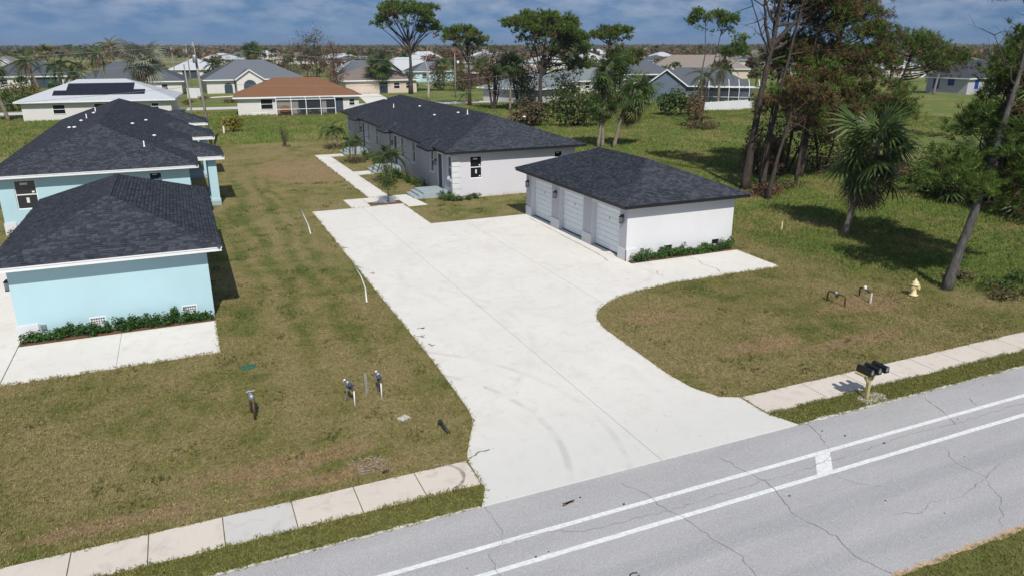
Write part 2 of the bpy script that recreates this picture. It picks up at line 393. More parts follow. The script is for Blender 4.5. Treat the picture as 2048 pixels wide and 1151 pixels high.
M = dict(
    ground=lawn_mat('ground_turf', False), blade=lawn_mat('grass_blades', True),
    asphalt=asphalt('road_asphalt'),
    drive=concrete('drive_concrete', (0.775, 0.748, 0.695), (0.56, 0.50, 0.42), 0.55, True),
    apron=concrete('apron_concrete', (0.755, 0.742, 0.70), (0.58, 0.54, 0.47), 0.45, True),
    walk=concrete('sidewalk_concrete', (0.69, 0.625, 0.545), (0.42, 0.37, 0.32), 0.75),
    walk_grey=concrete('sidewalk_grey_concrete', (0.61, 0.595, 0.565), (0.40, 0.37, 0.34), 0.7),
    step=concrete('step_paint', (0.37, 0.43, 0.46), (0.28, 0.31, 0.33), 0.3),
    line=plain('road_paint', (0.72, 0.73, 0.73), 0.7, 0.2, var=0.15, vscale=9),
    sand=plain('edge_shell', (0.62, 0.58, 0.52), 0.95, 0.1, var=0.25, vscale=14, bump=0.6),
    sandor=plain('edge_orange_sand', (0.50, 0.37, 0.25), 0.95, 0.1, var=0.25, vscale=10, bump=0.5),
    crack=plain('crack_dark', (0.245, 0.235, 0.22), 0.95, 0.05, var=0.3, vscale=20),
    rubber=plain('rubber', (0.035, 0.035, 0.037), 0.7, 0.3),
    white=stucco('white_stucco', (0.69, 0.695, 0.715), 0.06),
    whitewarm=stucco('white_far_stucco', (0.68, 0.66, 0.63), 0.12),
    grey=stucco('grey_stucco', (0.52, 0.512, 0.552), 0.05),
    housew=stucco('lavender_white_stucco', (0.655, 0.645, 0.685), 0.06),
    blue=stucco('light_blue_stucco', (0.455, 0.650, 0.710), 0.03),
    tan=stucco('tan_stucco', (0.62, 0.52, 0.44), 0.1),
    block=stucco('grey_block', (0.45, 0.45, 0.47), 0.1),
    teal=stucco('teal_stucco', (0.16, 0.52, 0.38), 0.1),
    slate=stucco('slate_stucco', (0.14, 0.18, 0.24), 0.1),
    trim=plain('white_trim', (0.80, 0.81, 0.82), 0.5, 0.35, var=0.04),
    black=plain('black_trim', (0.018, 0.019, 0.022), 0.45, 0.4),
    door=plain('garage_door_white', (0.80, 0.845, 0.86), 0.45, 0.35, var=0.04),
    doord=plain('entry_door_dark', (0.030, 0.050, 0.075), 0.4, 0.4),
    shadeint=plain('porch_dark', (0.05, 0.07, 0.09), 0.8, 0.2),  # dark tone standing in for the shade inside porches and openings
    glass=glass('window_glass'), sticker=plain('sticker', (0.70, 0.68, 0.64), 0.7, 0.2),
    sh1=shingle('shingle_charcoal', (0.030, 0.034, 0.044), (0.047, 0.053, 0.067), (0.066, 0.074, 0.092)),
    sh_brown=shingle('shingle_brown', (0.15, 0.075, 0.042), (0.22, 0.115, 0.065), (0.29, 0.165, 0.10)),
    sh_tan=shingle('shingle_tan', (0.15, 0.12, 0.105), (0.20, 0.165, 0.145), (0.25, 0.21, 0.185)),
    sh_grey=shingle('shingle_grey', (0.075, 0.083, 0.098), (0.110, 0.122, 0.142), (0.15, 0.165, 0.19)),
    metalroof=plain('white_metal_roof', (0.50, 0.52, 0.55), 0.5, 0.4, var=0.05),
    tealroof=plain('pale_teal_roof', (0.25, 0.32, 0.33), 0.6, 0.3, var=0.06),
    greyroof=plain('grey_green_roof', (0.19, 0.22, 0.225), 0.7, 0.3, var=0.08),
    solar=plain('solar_panel', (0.008, 0.009, 0.016), 0.35, 0.4),
    pvc=plain('pvc_white', (0.78, 0.76, 0.72), 0.45, 0.4, var=0.06),
    hydr=plain('hydrant_cream', (0.72, 0.62, 0.34), 0.5, 0.4, var=0.10, vscale=12),
    mailbox=plain('mailbox_black', (0.010, 0.010, 0.012), 0.4, 0.45),
    wood=plain('treated_wood', (0.42, 0.35, 0.17), 0.85, 0.15, var=0.2, vscale=20, bump=0.3),
    polewood=bark('pole_wood', (0.22, 0.21, 0.185), (0.36, 0.345, 0.31), 3.0),
    brass=plain('pipe_bronze', (0.10, 0.068, 0.045), 0.6, 0.4, 0.4, var=0.3, vscale=25),
    bluecap=plain('valve_blue', (0.03, 0.05, 0.11), 0.5, 0.4),
    greymetal=plain('grey_metal', (0.33, 0.34, 0.35), 0.45, 0.5, 0.6),
    lidgreen=plain('lid_green', (0.035, 0.12, 0.085), 0.6, 0.3),
    mulch=plain('mulch_brown', (0.16, 0.095, 0.055), 0.95, 0.1, var=0.4, vscale=22, bump=0.9, bscale=40),
    stonegrey=plain('gravel_bluegrey', (0.26, 0.27, 0.33), 0.9, 0.2, var=0.35, vscale=24, bump=0.9, bscale=40),
    wire=plain('wire_grey', (0.30, 0.30, 0.30), 0.6, 0.3),
    bluetrim=plain('blue_window_trim', (0.02, 0.08, 0.45), 0.5, 0.3),
    orange=plain('orange_board', (0.52, 0.24, 0.07), 0.7, 0.2),
    trunk_pine=bark('pine_bark', (0.034, 0.027, 0.023), (0.105, 0.084, 0.072)),
    trunk_pale=bark('pine_bark_pale', (0.048, 0.043, 0.041), (0.155, 0.142, 0.135)),
    trunk_palm=bark('palm_bark', (0.14, 0.118, 0.09), (0.31, 0.27, 0.215), 9),
    trunk_dead=bark('dead_wood', (0.30, 0.27, 0.24), (0.52, 0.48, 0.43)),
    l_pine=foliage('pine_needles', [(0.0, (0.034, 0.064, 0.016)), (0.5, (0.091, 0.155, 0.028)), (0.85, (0.184, 0.249, 0.048)), (1.0, (0.345, 0.259, 0.064))], 0.2),
    l_pineb=foliage('pine_needles_brown', [(0.0, (0.056, 0.040, 0.018)), (0.5, (0.126, 0.083, 0.034)), (0.85, (0.180, 0.104, 0.041)), (1.0, (0.153, 0.135, 0.045))], 0.2),
    l_palm=foliage('palm_green', [(0.0, (0.029, 0.056, 0.018)), (0.5, (0.075, 0.122, 0.033)), (1.0, (0.165, 0.216, 0.063))], 0.25, 0.4),
    l_palmy=foliage('palm_yellow', [(0.0, (0.10, 0.115, 0.030)), (1.0, (0.22, 0.20, 0.06))], 0.25, 0.45),
    l_palmd=foliage('palm_dead', [(0.0, (0.10, 0.070, 0.042)), (1.0, (0.27, 0.20, 0.125))], 0.15, 0.7),
    l_palmg=foliage('palm_silver', [(0.0, (0.15, 0.17, 0.115)), (1.0, (0.34, 0.35, 0.26))], 0.15, 0.6),
    l_leaf=foliage('broad_leaf', [(0.0, (0.024, 0.048, 0.013)), (0.55, (0.065, 0.112, 0.024)), (1.0, (0.145, 0.213, 0.051))], 0.25),
    l_hedge=foliage('hedge_leaf', [(0.0, (0.016, 0.047, 0.010)), (0.55, (0.046, 0.111, 0.022)), (1.0, (0.111, 0.202, 0.046))], 0.2),
    l_brown=foliage('brown_leaf', [(0.0, (0.064, 0.039, 0.023)), (0.55, (0.169, 0.100, 0.057)), (1.0, (0.290, 0.169, 0.089))], 0.15),
    l_red=foliage('rust_leaf', [(0.0, (0.072, 0.029, 0.018)), (0.6, (0.156, 0.065, 0.042)), (1.0, (0.221, 0.117, 0.072))], 0.15),
    l_croton=foliage('croton_leaf', [(0.0, (0.10, 0.075, 0.012)), (0.4, (0.16, 0.15, 0.02)), (0.7, (0.32, 0.26, 0.035)), (1.0, (0.30, 0.12, 0.04))], 0.2),
    l_mix=foliage('scrub_leaf', [(0.0, (0.039, 0.048, 0.021)), (0.4, (0.098, 0.102, 0.042)), (0.75, (0.168, 0.119, 0.064)), (1.0, (0.211, 0.176, 0.088))], 0.2),
)

# ------------------------------------------------------------------ mesh helpers
class MB:
    def __init__(s):
        s.v = []; s.f = []
    def quad(s, *p):
        i = len(s.v); s.v += [tuple(q) for q in p]; s.f.append(tuple(range(i, i + len(p)))); return s
    def box(s, x0, x1, y0, y1, z0, z1):
        i = len(s.v)
        s.v += [(x0, y0, z0), (x1, y0, z0), (x1, y1, z0), (x0, y1, z0), (x0, y0, z1), (x1, y0, z1), (x1, y1, z1), (x0, y1, z1)]
        s.f += [tuple(i + k for k in q) for q in ((3, 2, 1, 0), (4, 5, 6, 7), (0, 1, 5, 4), (1, 2, 6, 5), (2, 3, 7, 6), (3, 0, 4, 7))]
        return s
    def obox(s, o, ux, uy, uz, a0, a1, b0, b1, c0, c1):
        """box in a frame of three axes"""
        i = len(s.v); o, ux, uy, uz = (Vector(q) for q in (o, ux, uy, uz))
        for a, b, c in ((a0, b0, c0), (a1, b0, c0), (a1, b1, c0), (a0, b1, c0), (a0, b0, c1), (a1, b0, c1), (a1, b1, c1), (a0, b1, c1)):
            s.v.append(tuple(o + ux * a + uy * b + uz * c))
        s.f += [tuple(i + k for k in q) for q in ((3, 2, 1, 0), (4, 5, 6, 7), (0, 1, 5, 4), (1, 2, 6, 5), (2, 3, 7, 6), (3, 0, 4, 7))]
        return s
    def tube(s, pts, rad, n=6, cap=True):
        pts = [Vector(p) for p in pts]
        if not isinstance(rad, (list, tuple)):
            rad = [rad] * len(pts)
        i0 = len(s.v)
        up = Vector((0.31, 0.17, 0.93))
        for k, p in enumerate(pts):
            d = (pts[min(k + 1, len(pts) - 1)] - pts[max(k - 1, 0)])
            d = d.normalized() if d.length > 1e-9 else Vector((0, 0, 1))
            a = d.cross(up)
            if a.length < 0.05:
                a = d.cross(Vector((1, 0, 0)))
            a.normalize(); b = d.cross(a)
            for j in range(n):
                t = 2 * math.pi * j / n
                s.v.append(tuple(p + (a * math.cos(t) + b * math.sin(t)) * rad[k]))
        for k in range(len(pts) - 1):
            for j in range(n):
                a0 = i0 + k * n + j; a1 = i0 + k * n + (j + 1) % n
                s.f.append((a0, a1, a1 + n, a0 + n))
        if cap:
            s.f.append(tuple(i0 + j for j in range(n))[::-1])
            e = i0 + (len(pts) - 1) * n
            s.f.append(tuple(e + j for j in range(n)))
        return s
    def lathe(s, c, prof, n=12):
        i0 = len(s.v); c = Vector(c)
        for r, z in prof:
            for j in range(n):
                t = 2 * math.pi * j / n
                s.v.append((c.x + r * math.cos(t), c.y + r * math.sin(t), c.z + z))
        for k in range(len(prof) - 1):
            for j in range(n):
                a0 = i0 + k * n + j; a1 = i0 + k * n + (j + 1) % n
                s.f.append((a0, a1, a1 + n, a0 + n))
        s.f.append(tuple(i0 + j for j in range(n))[::-1])
        e = i0 + (len(prof) - 1) * n
        s.f.append(tuple(e + j for j in range(n)))
        return s
    def prism(s, poly, z0, z1):
        i = len(s.v); n = len(poly)
        s.v += [(x, y, z0) for x, y in poly] + [(x, y, z1) for x, y in poly]
        s.f.append(tuple(i + k for k in range(n))[::-1]); s.f.append(tuple(i + n + k for k in range(n)))
        for k in range(n):
            j = (k + 1) % n
            s.f.append((i + k, i + j, i + n + j, i + n + k))
        return s
    def ribbon(s, pts, w, z):
        """flat strip along a ground polyline, its width uneven"""
        n = len(pts); i0 = len(s.v)
        for k, (x, y) in enumerate(pts):
            ax, ay = pts[max(k - 1, 0)]; bx, by = pts[min(k + 1, n - 1)]
            L = math.hypot(bx - ax, by - ay) or 1
            nx, ny = -(by - ay) / L, (bx - ax) / L
            ww = w if not callable(w) else w(k)
            s.v += [(x + nx * ww / 2, y + ny * ww / 2, z), (x - nx * ww / 2, y - ny * ww / 2, z)]
        for k in range(n - 1):
            a = i0 + 2 * k
            s.f.append((a, a + 1, a + 3, a + 2))
        return s
    def build(s, name, m, parent=None, smooth=False, off=(0, 0, 0), bevel=0.0):
        me = bpy.data.meshes.new(name)
        o3 = Vector(off)
        me.from_pydata([(x - o3.x, y - o3.y, z - o3.z) for x, y, z in s.v] if o3.length else s.v, [], s.f)
        if m is not None:
            me.materials.append(m)
        if smooth:
            me.shade_smooth()
        me.update()
        ob = bpy.data.objects.new(name, me)
        COL.objects.link(ob)
        if parent:
            ob.parent = parent
        if bevel:
            bv = ob.modifiers.new("edge", 'BEVEL'); bv.width = bevel; bv.segments = 2; bv.limit_method = 'ANGLE'
        return ob

def np_mesh(name, verts, faces, m, parent=None, nper=None):
    """mesh straight from arrays; faces is an (N,k) array"""
    verts = np.asarray(verts, dtype=np.float32); faces = np.asarray(faces, dtype=np.int32)
    me = bpy.data.meshes.new(name)
    k = faces.shape[1]
    me.vertices.add(len(verts)); me.vertices.foreach_set('co', verts.ravel())
    me.loops.add(faces.size); me.loops.foreach_set('vertex_index', faces.ravel())
    me.polygons.add(len(faces)); me.polygons.foreach_set('loop_start', np.arange(0, faces.size, k, dtype=np.int32))
    me.update(calc_edges=True)
    if m is not None:
        me.materials.append(m)
    if name is None:
        return me
    ob = bpy.data.objects.new(name, me)
    COL.objects.link(ob)
    if parent:
        ob.parent = parent
    return ob

def tag(o, label, cat, group=None, kind=None):
    if label: o['label'] = label
    if cat: o['category'] = cat
    if group: o['group'] = group
    if kind: o['kind'] = kind
    return o
def thing(name, label, cat, loc=(0, 0, 0), rotz=0.0, group=None):
    o = bpy.data.objects.new(name, None)
    o.empty_display_size = 0.3
    COL.objects.link(o)
    o.location = loc; o.rotation_euler = (0, 0, rotz)
    return tag(o, label, cat, group)
def structure(o):
    o['kind'] = 'structure'; return o
def copy_tree(o, parent=None):
    c = o.copy(); COL.objects.link(c); c.parent = parent
    for ch in o.children:
        copy_tree(ch, c)
    return c

def inside(poly, x, y):
    """vectorised point in polygon"""
    c = np.zeros(len(x), bool); n = len(poly); j = n - 1
    for i in range(n):
        xi, yi = poly[i]; xj, yj = poly[j]
        if yi != yj:
            k = ((yi > y) != (yj > y)) & (x < (xj - xi) * (y - yi) / (yj - yi) + xi)
            c ^= k
        j = i
    return c
def rect(x0, x1, y0, y1):
    return [(x0, y0), (x1, y0), (x1, y1), (x0, y1)]

def ss(v, a, b):
    t = np.clip((np.asarray(v, float) - a) / (b - a), 0, 1); return t * t * (3 - 2 * t)
def ground_h(x, y):
    """flat lot; a shallow swale and gentle swells beyond it"""
    x = np.asarray(x, float); y = np.asarray(y, float)
    und = 0.22 * np.sin(x * 0.11 + 1.0) * np.sin(y * 0.09) + 0.12 * np.sin(x * 0.31) * np.sin(y * 0.27 + 2)
    far = np.maximum(ss(y, 88, 96), ss(x, 32, 40) * ss(y, 20, 24))
    calm = 1 - ss(y, 104, 116)
    sw = -0.55 * np.exp(-((y - 91.5 - 0.04 * x) / 2.2) ** 2) * ss(y, 86, 89) * (1 - ss(x, 60, 75))
    return und * far * calm + sw

# ------------------------------------------------------------------ ground
def spread(lo, hi, near_lo, near_hi, step):
    a = list(np.arange(near_lo, near_hi + .01, step))
    s, x = step, near_hi
    while x < hi:
        s *= 1.35; x += s; a.append(min(x, hi))
    s, x = step, near_lo; b = []
    while x > lo:
        s *= 1.35; x -= s; b.append(max(x, lo))
    return np.array(b[::-1] + a)
gx = spread(-4500, 4500, -30, 112, 1.5); gy = spread(-500, 7000, 6, 132, 1.5)
X, Y = np.meshgrid(gx, gy)
V = np.stack([X.ravel(), Y.ravel(), ground_h(X, Y).ravel()], 1)
nx_ = len(gx)
ii = (np.arange(len(gy) - 1)[:, None] * nx_ + np.arange(nx_ - 1)[None, :]).ravel()
F = np.stack([ii, ii + 1, ii + 1 + nx_, ii + nx_], 1)
ground = structure(np_mesh('ground', V, F, M['ground']))
ground.data.shade_smooth()

# ------------------------------------------------------------------ road
ROAD_N, ROAD_S = 14.16, 8.42
road = structure(MB().quad((-200, ROAD_S, .006), (260, ROAD_S, .006), (260, ROAD_N, .006), (-200, ROAD_N, .006)).build('road', M['asphalt']))
def strip(name, y0, y1, m, x0=-60, x1=90, z=.011, step=0.5, jit=0.008, parent=road):
    mb = MB(); n = int((x1 - x0) / step); pts = []
    for k in range(n + 1):
        x = x0 + k * step
        pts.append((x, y0 + rnd.uniform(-jit, jit), y1 + rnd.uniform(-jit, jit)))
    for k, (x, a, b) in enumerate(pts):
        mb.v += [(x, a, z), (x, b, z)]
        if k:
            i = 2 * k; mb.f.append((i - 2, i, i + 1, i - 1))
    return mb.build(name, m, parent)
strip('lane_line', 12.66, 12.80, M['line'], jit=.006)
strip('lane_line', 11.83, 11.97, M['line'], jit=.006)
bl = MB().quad((13.82, 11.975, .010), (14.36, 11.975, .010), (14.98, 12.655, .010), (14.44, 12.655, .010)).build('marking_block', M['line'], road)
strip('shell_edge', 14.13, 14.21, M['sand'], x0=-30, x1=5.4, jit=.03, step=.12, z=.020)
strip('shell_edge', 14.12, 14.22, M['sand'], x0=15.4, x1=60, jit=.045, step=.18, z=.020)
strip('sand_edge', 8.36, 8.49, M['sandor'], jit=.05, step=.3, z=.012)

def crack(p, w=0.018, z=.0155, jit=0.05, sub=7):
    pts = []
    for k in range(len(p) - 1):
        (ax, ay), (bx, by) = p[k], p[k + 1]
        n = max(2, int(math.hypot(bx - ax, by - ay) * sub))
        for j in range(n):
            t = j / n
            pts.append((ax + (bx - ax) * t + rnd.uniform(-jit, jit), ay + (by - ay) * t + rnd.uniform(-jit, jit)))
    pts.append(p[-1])
    MB().ribbon(pts, lambda k: w * .55 * rnd.uniform(.2, 1.3), z).build('crack', M['crack'], road)
crack([(5.5, 14.1), (5.55, 13.2), (5.35, 12.7), (4.95, 12.45), (4.9, 11.8), (4.8, 11.2)], .03)
crack([(5.35, 12.72), (6.0, 12.70), (6.6, 12.62), (7.2, 12.3), (8.1, 12.3), (9.4, 12.2)], .022)
crack([(9.0, 13.7), (9.3, 13.0), (9.4, 12.2), (9.6, 11.9), (9.7, 11.0), (9.9, 10.2), (9.6, 9.2), (9.7, 8.6)], .026)
crack([(9.4, 12.2), (11, 12.25), (12.2, 12.3), (13.6, 12.25), (14.4, 12.35), (15.6, 12.3), (17.5, 12.45), (19.5, 12.35), (22, 12.4), (26, 12.35)], .024)
crack([(12.1, 13.6), (12.2, 12.9), (12.4, 12.3), (12.3, 11.8), (12.0, 10.9), (12.3, 9.9), (12.1, 9.2), (12.4, 8.5)], .03)
crack([(15.6, 14.1), (15.3, 13.3), (14.95, 12.6), (14.4, 12.35)], .028)
crack([(20.2, 13.9), (19.9, 13.2), (19.5, 12.35)], .03)
crack([(21.4, 13.3), (21.2, 12.9)], .03)
crack([(14.2, 11.8), (14.4, 11.3), (14.9, 10.9)], .014)
crack([(14.2, 10.0), (14.8, 9.75), (15.4, 9.95), (16.2, 9.8), (17.5, 10.1), (18.6, 10.4)], .02)
crack([(18.0, 11.6), (17.6, 10.9), (17.7, 10.2), (17.0, 9.3), (16.0, 8.6)], .016)
for x, y, r in ((6.95, 10.55, .10), (7.45, 10.62, .10)):
    mb = MB(); pts = []
    for k in range(15):
        a = k / 16 * 2 * math.pi + .5
        pts.append((x + math.cos(a) * r * rnd.uniform(.9, 1.1), y + math.sin(a) * r * .8, .017))
    tag(mb.tube(pts, .014, 5).build('rubber_ring', M['rubber']), 'broken black rubber ring lying flat on the asphalt', 'rubber ring', 'black rings on the road')
for k in range(26):
    x = rnd.uniform(4, 24); y = rnd.uniform(8.8, 13.9); s_ = rnd.uniform(.008, .022)
    MB().box(x - s_, x + s_ * 1.4, y - s_, y + s_, .006, .006 + s_).build('pebble', M['rubber' if rnd.random() < .6 else 'sand'], road)
def leaf_litter(x, y):
    mb = MB()
    for k in range(3):
        a = rnd.uniform(-.3, .6)
        mb.obox((x + k * .05, y + rnd.uniform(-.03, .03), .016), (math.cos(a), math.sin(a), 0), (-math.sin(a), math.cos(a), 0), (0, 0, 1), -.14, .14, -.025, .025, 0, .01)
    tag(mb.build('fallen_frond', M['l_palmd']), 'small dry brown frond piece on the road by the driveway edge', 'dry leaf')
leaf_litter(7.35, 13.45)

# ------------------------------------------------------------------ slabs of concrete
def slab_object(name, poly, cuts, m, z0=-.08, z1=.03, gap=.006, pick=None):
    """poured slab: an outline cut along its joints into panels, each panel an object under the slab"""
    cx = sum(p[0] for p in poly) / len(poly); cy = sum(p[1] for p in poly) / len(poly)
    root = bpy.data.objects.new(name, None); COL.objects.link(root); root.location = (cx, cy, 0); structure(root)
    bm = bmesh.new()
    f = bm.faces.new([bm.verts.new((x, y, 0)) for x, y in poly])
    if f.normal.z < 0 or True:
        bm.normal_update()
        if f.normal.z < 0: f.normal_flip()
    for ax, c in cuts:
        no = (1, 0, 0) if ax == 'x' else (0, 1, 0)
        co = (c, 0, 0) if ax == 'x' else (0, c, 0)
        bmesh.ops.bisect_plane(bm, geom=bm.verts[:] + bm.edges[:] + bm.faces[:], plane_co=co, plane_no=no, dist=1e-5)
    bmesh.ops.split_edges(bm, edges=[e for e in bm.edges if len(e.link_faces) > 1])
    for f in bm.faces:
        pts = [v.co.copy() for v in f.verts]
        n = len(pts); ins = []
        for k in range(n):
            a, b, c = pts[k - 1], pts[k], pts[(k + 1) % n]
            e1 = (b - a).normalized(); e2 = (c - b).normalized()
            n1 = Vector((-e1.y, e1.x, 0)); n2 = Vector((-e2.y, e2.x, 0))
            mv = n1 + n2
            mv = mv / max(0.3, 1 + n1.dot(n2))
            ins.append(b + mv * gap)
        mb = MB()
        lo = [(p.x - cx, p.y - cy, z0) for p in ins]; hi = [(p.x - cx, p.y - cy, z1 - .001) for p in ins]
        top = [(p.x - cx, p.y - cy, z1) for p in [q + (Vector((sum(r.x for r in ins) / n, sum(r.y for r in ins) / n, 0)) - q).normalized() * .002 for q in ins]]
        mb.v = lo + hi + top
        for k in range(n):
            j = (k + 1) % n
            mb.f.append((k, j, n + j, n + k)); mb.f.append((n + k, n + j, 2 * n + j, 2 * n + k))
        mb.f.append(tuple(2 * n + k for k in range(n)))
        mm = pick(sum(p.y for p in pts) / n, sum(p.x for p in pts) / n) if pick else m
        mb.build('slab', mm, root)
    bm.free()
    return root
drive_poly = [(7.2, 48.95), (13.4, 48.95), (13.35, 42.6), (19.82, 42.6), (19.82, 30.12), (26.4, 30.12), (26.3, 26.8), (23, 26.8), (20.04, 26.75), (18.24, 26.51), (16.69, 26.13), (15.55, 25.49),
              (14.8, 24.83), (14.33, 24.1), (14.06, 23.1), (13.96, 21.0), (13.86, 18.7), (13.96, 17.4), (14.35, 16.5), (14.90, 16.22), (14.92, 15.04), (15.31, 14.14),
              (5.43, 14.14), (5.80, 14.86), (5.78, 15.05), (5.85, 16.24), (5.98, 16.6), (6.27, 17.2), (6.66, 17.96), (6.8, 18.4), (6.88, 19.03), (7.02, 22.79), (7.1, 35)][::-1]
slab_object('driveway', drive_poly, [('x', 10.55), ('y', 16.60), ('y', 22.6), ('y', 28.1), ('y', 33.6), ('y', 38.4), ('y', 43.2), ('x', 15.5), ('x', 19.9), ('x', 22.4)], M['drive'],
            pick=lambda y, x: M['drive'])
walk_poly = [(11.68, 52.0), (13.25, 52.0), (13.2, 61.95), (14.55, 61.95), (14.55, 63.85), (13.2, 63.85), (13.15, 73.6), (14.5, 73.6), (14.5, 75.3), (11.74, 75.3)]
slab_object('footpath', walk_poly, [('y', 52.0 + 1.75 * k) for k in range(1, 14)], M['drive'])
for nm, pl in (('pad', rect(9.87, 11.18, 48.97, 51.98)), ('pad', rect(11.2, 13.48, 50.36, 51.98)), ('pad', [(13.5, 48.05), (14.86, 48.08), (14.5, 52.2), (13.5, 52.2)]), ('pad', rect(11.2, 13.48, 48.97, 49.16))):
    slab_object('footpath', pl, [], M['drive'])
for x0, x1 in ((-24, 5.80), (14.96, 62)):
    js = [4.37, 2.8, 1.3, -0.26, -1.82, -3.35] + [-4.9 - 1.55 * k for k in range(12)] if x0 < 0 else [17.4, 19.2, 20.76, 22.3, 23.75] + [25.3 + 1.55 * k for k in range(23)]
    n_ = {'k': 0}
    slab_object('sidewalk', rect(x0, x1, 15.05, 16.22), [('x', j) for j in js], M['walk'], z1=.026, gap=.012,
                pick=lambda y, x: M['walk_grey'] if (-0.26 < x < 1.3 or -7 < x < -5.5 or x > 30) else M['walk'])
slab_object('footpath', [(-6.42, 26.55), (0.30, 26.65), (0.32, 30.08), (-6.42, 30.08)], [('x', -3.05)], M['drive'])
slab_object('driveway', [(-13, 22.0), (-8.2, 22.0), (-6.44, 26.55), (-6.44, 44), (-13, 44)], [('y', 27.5), ('y', 33), ('y', 38)], M['drive'])
# tyre scuff on the kerbside slab and dirt along joints
def stain(name, pts, w, m, z, parent):
    MB().ribbon(pts, w, z).build(name, m, parent)
sw = [o for o in bpy.data.objects if o.name == 'sidewalk'][0]
arc = [(4.9 + .62 * math.cos(a), 15.72 + .62 * math.sin(a)) for a in np.linspace(1.5, -1.25, 18)]
scuff_m = plain('tyre_scuff', (0.36, 0.32, 0.28), 0.9, 0.1, var=0.35, vscale=12)
MB().ribbon([(x - sw.location.x, y - sw.location.y) for x, y in arc], lambda k: .10 * rnd.uniform(.6, 1.1), .029).build('tyre_scuff', scuff_m, sw)
def slab_crack(parent, p, w):
    pts = []
    for k in range(len(p) - 1):
        (ax, ay), (bx, by) = p[k], p[k + 1]
        for j in range(6):
            t = j / 6
            pts.append((ax + (bx - ax) * t + rnd.uniform(-.03, .03) - parent.location.x, ay + (by - ay) * t + rnd.uniform(-.03, .03) - parent.location.y))
    MB().ribbon(pts, lambda k: w * rnd.uniform(.4, 1.4), .0335).build('crack', M['crack'], parent)
dw = [o for o in bpy.data.objects if o.name == 'driveway'][0]
slab_crack(dw, [(23.1, 30.0), (23.3, 29.3), (23.0, 28.6), (23.2, 27.8), (22.9, 27.1)], .035)
slab_crack(dw, [(5.9, 16.25), (6.2, 16.45), (6.7, 16.5)], .05)
slab_crack(dw, [(19.5, 41.6), (19.35, 38), (19.3, 35), (19.2, 32.5), (19.0, 30.8)], .05)
slab_crack(dw, [(20.3, 28.6), (20.0, 28.2), (20.2, 27.7)], .03)
slab_crack(dw, [(7.2, 35.2), (7.4, 34.6)], .06)

# ------------------------------------------------------------------ building helpers
def wall_face(mb, o, u, n, L, z0, z1, openings=(), depth=.16):
    """one outer wall face, in cells round its openings, with reveals going in. o: ground start, u: along, n: outward"""
    o, u, n = Vector(o), Vector(u), Vector(n)
    us = sorted({0.0, L, *[a for q in openings for a in q[:2]]}); zs = sorted({z0, z1, *[a for q in openings for a in q[2:4]]})
    P = lambda a, z, d=0: tuple(o + u * a + Vector((0, 0, z)) - n * d)
    flip = u.cross(Vector((0, 0, 1))).dot(n) < 0
    def q(*p):
        mb.quad(*(p[::-1] if flip else p))
    for i in range(len(us) - 1):
        for j in range(len(zs) - 1):
            cu, cz = (us[i] + us[i + 1]) / 2, (zs[j] + zs[j + 1]) / 2
            if any(a < cu < b and c < cz < d for a, b, c, d in openings):
                continue
            q(P(us[i], zs[j]), P(us[i + 1], zs[j]), P(us[i + 1], zs[j + 1]), P(us[i], zs[j + 1]))
    for a, b, c, d in openings:
        q(P(a, c), P(a, c, depth), P(a, d, depth), P(a, d)); q(P(b, c, depth), P(b, c), P(b, d), P(b, d, depth))
        q(P(a, c, depth), P(a, c), P(b, c), P(b, c, depth)); q(P(a, d), P(a, d, depth), P(b, d, depth), P(b, d))

def window(par, o, u, n, a, b, c, d, inset=.06, frame=None, sticker=True, surround=True, sill=True, label=None):
    """sash window in an opening: frame mesh with panes (and the maker's stickers) under it; all in the parent's frame"""
    frame = frame or M['trim']
    o, u, n = Vector(o), Vector(u), Vector(n); Z = Vector((0, 0, 1))
    base = o - n * inset
    t = .05
    mb = MB()
    mb.obox(base, u, n, Z, a, a + t, -.05, .0, c, d); mb.obox(base, u, n, Z, b - t, b, -.05, .0, c, d)
    mb.obox(base, u, n, Z, a + t, b - t, -.05, .0, c, c + t); mb.obox(base, u, n, Z, a + t, b - t, -.05, .0, d - t, d)
    mid = (c + d) / 2
    mb.obox(base, u, n, Z, a + t, b - t, -.05, .012, mid - .03, mid + .03)
    if surround:
        w = .11
        mb.obox(o, u, n, Z, a - w, a, 0, .03, c - w, d + w); mb.obox(o, u, n, Z, b, b + w, 0, .03, c - w, d + w)
        mb.obox(o, u, n, Z, a, b, 0, .03, d, d + w)
        mb.obox(o, u, n, Z, a - (.06 if sill else 0), b + (.06 if sill else 0), .0301 if sill else 0, .09 if sill else .03, c - w, c)
    win = mb.build('window', frame, par)
    for k, (z0, z1) in enumerate(((c + t, mid - .03), (mid + .03, d - t))):
        MB().obox(base, u, n, Z, a + t, b - t, -.035, -.02, z0, z1).build('pane', M['glass'], win)
        if sticker:
            uu = (b - a); zz_ = z1 - z0
            if k == 1:
                MB().obox(base, u, n, Z, a + uu * .28, a + uu * .62, -.0195, -.017, z0 + zz_ * .70, z0 + zz_ * .86).build('sticker', M['sticker'], win)
            else:
                MB().obox(base, u, n, Z, a + uu * .45, a + uu * .58, -.0195, -.017, z0 + zz_ * .4, z0 + zz_ * .8).build('sticker', M['sticker'], win)
            MB().obox(base, u, n, Z, a + uu * .76, a + uu * .88, -.0195, -.017, z0 + zz_ * .08, z0 + zz_ * .2).build('sticker', M['trim'], win)
    return win

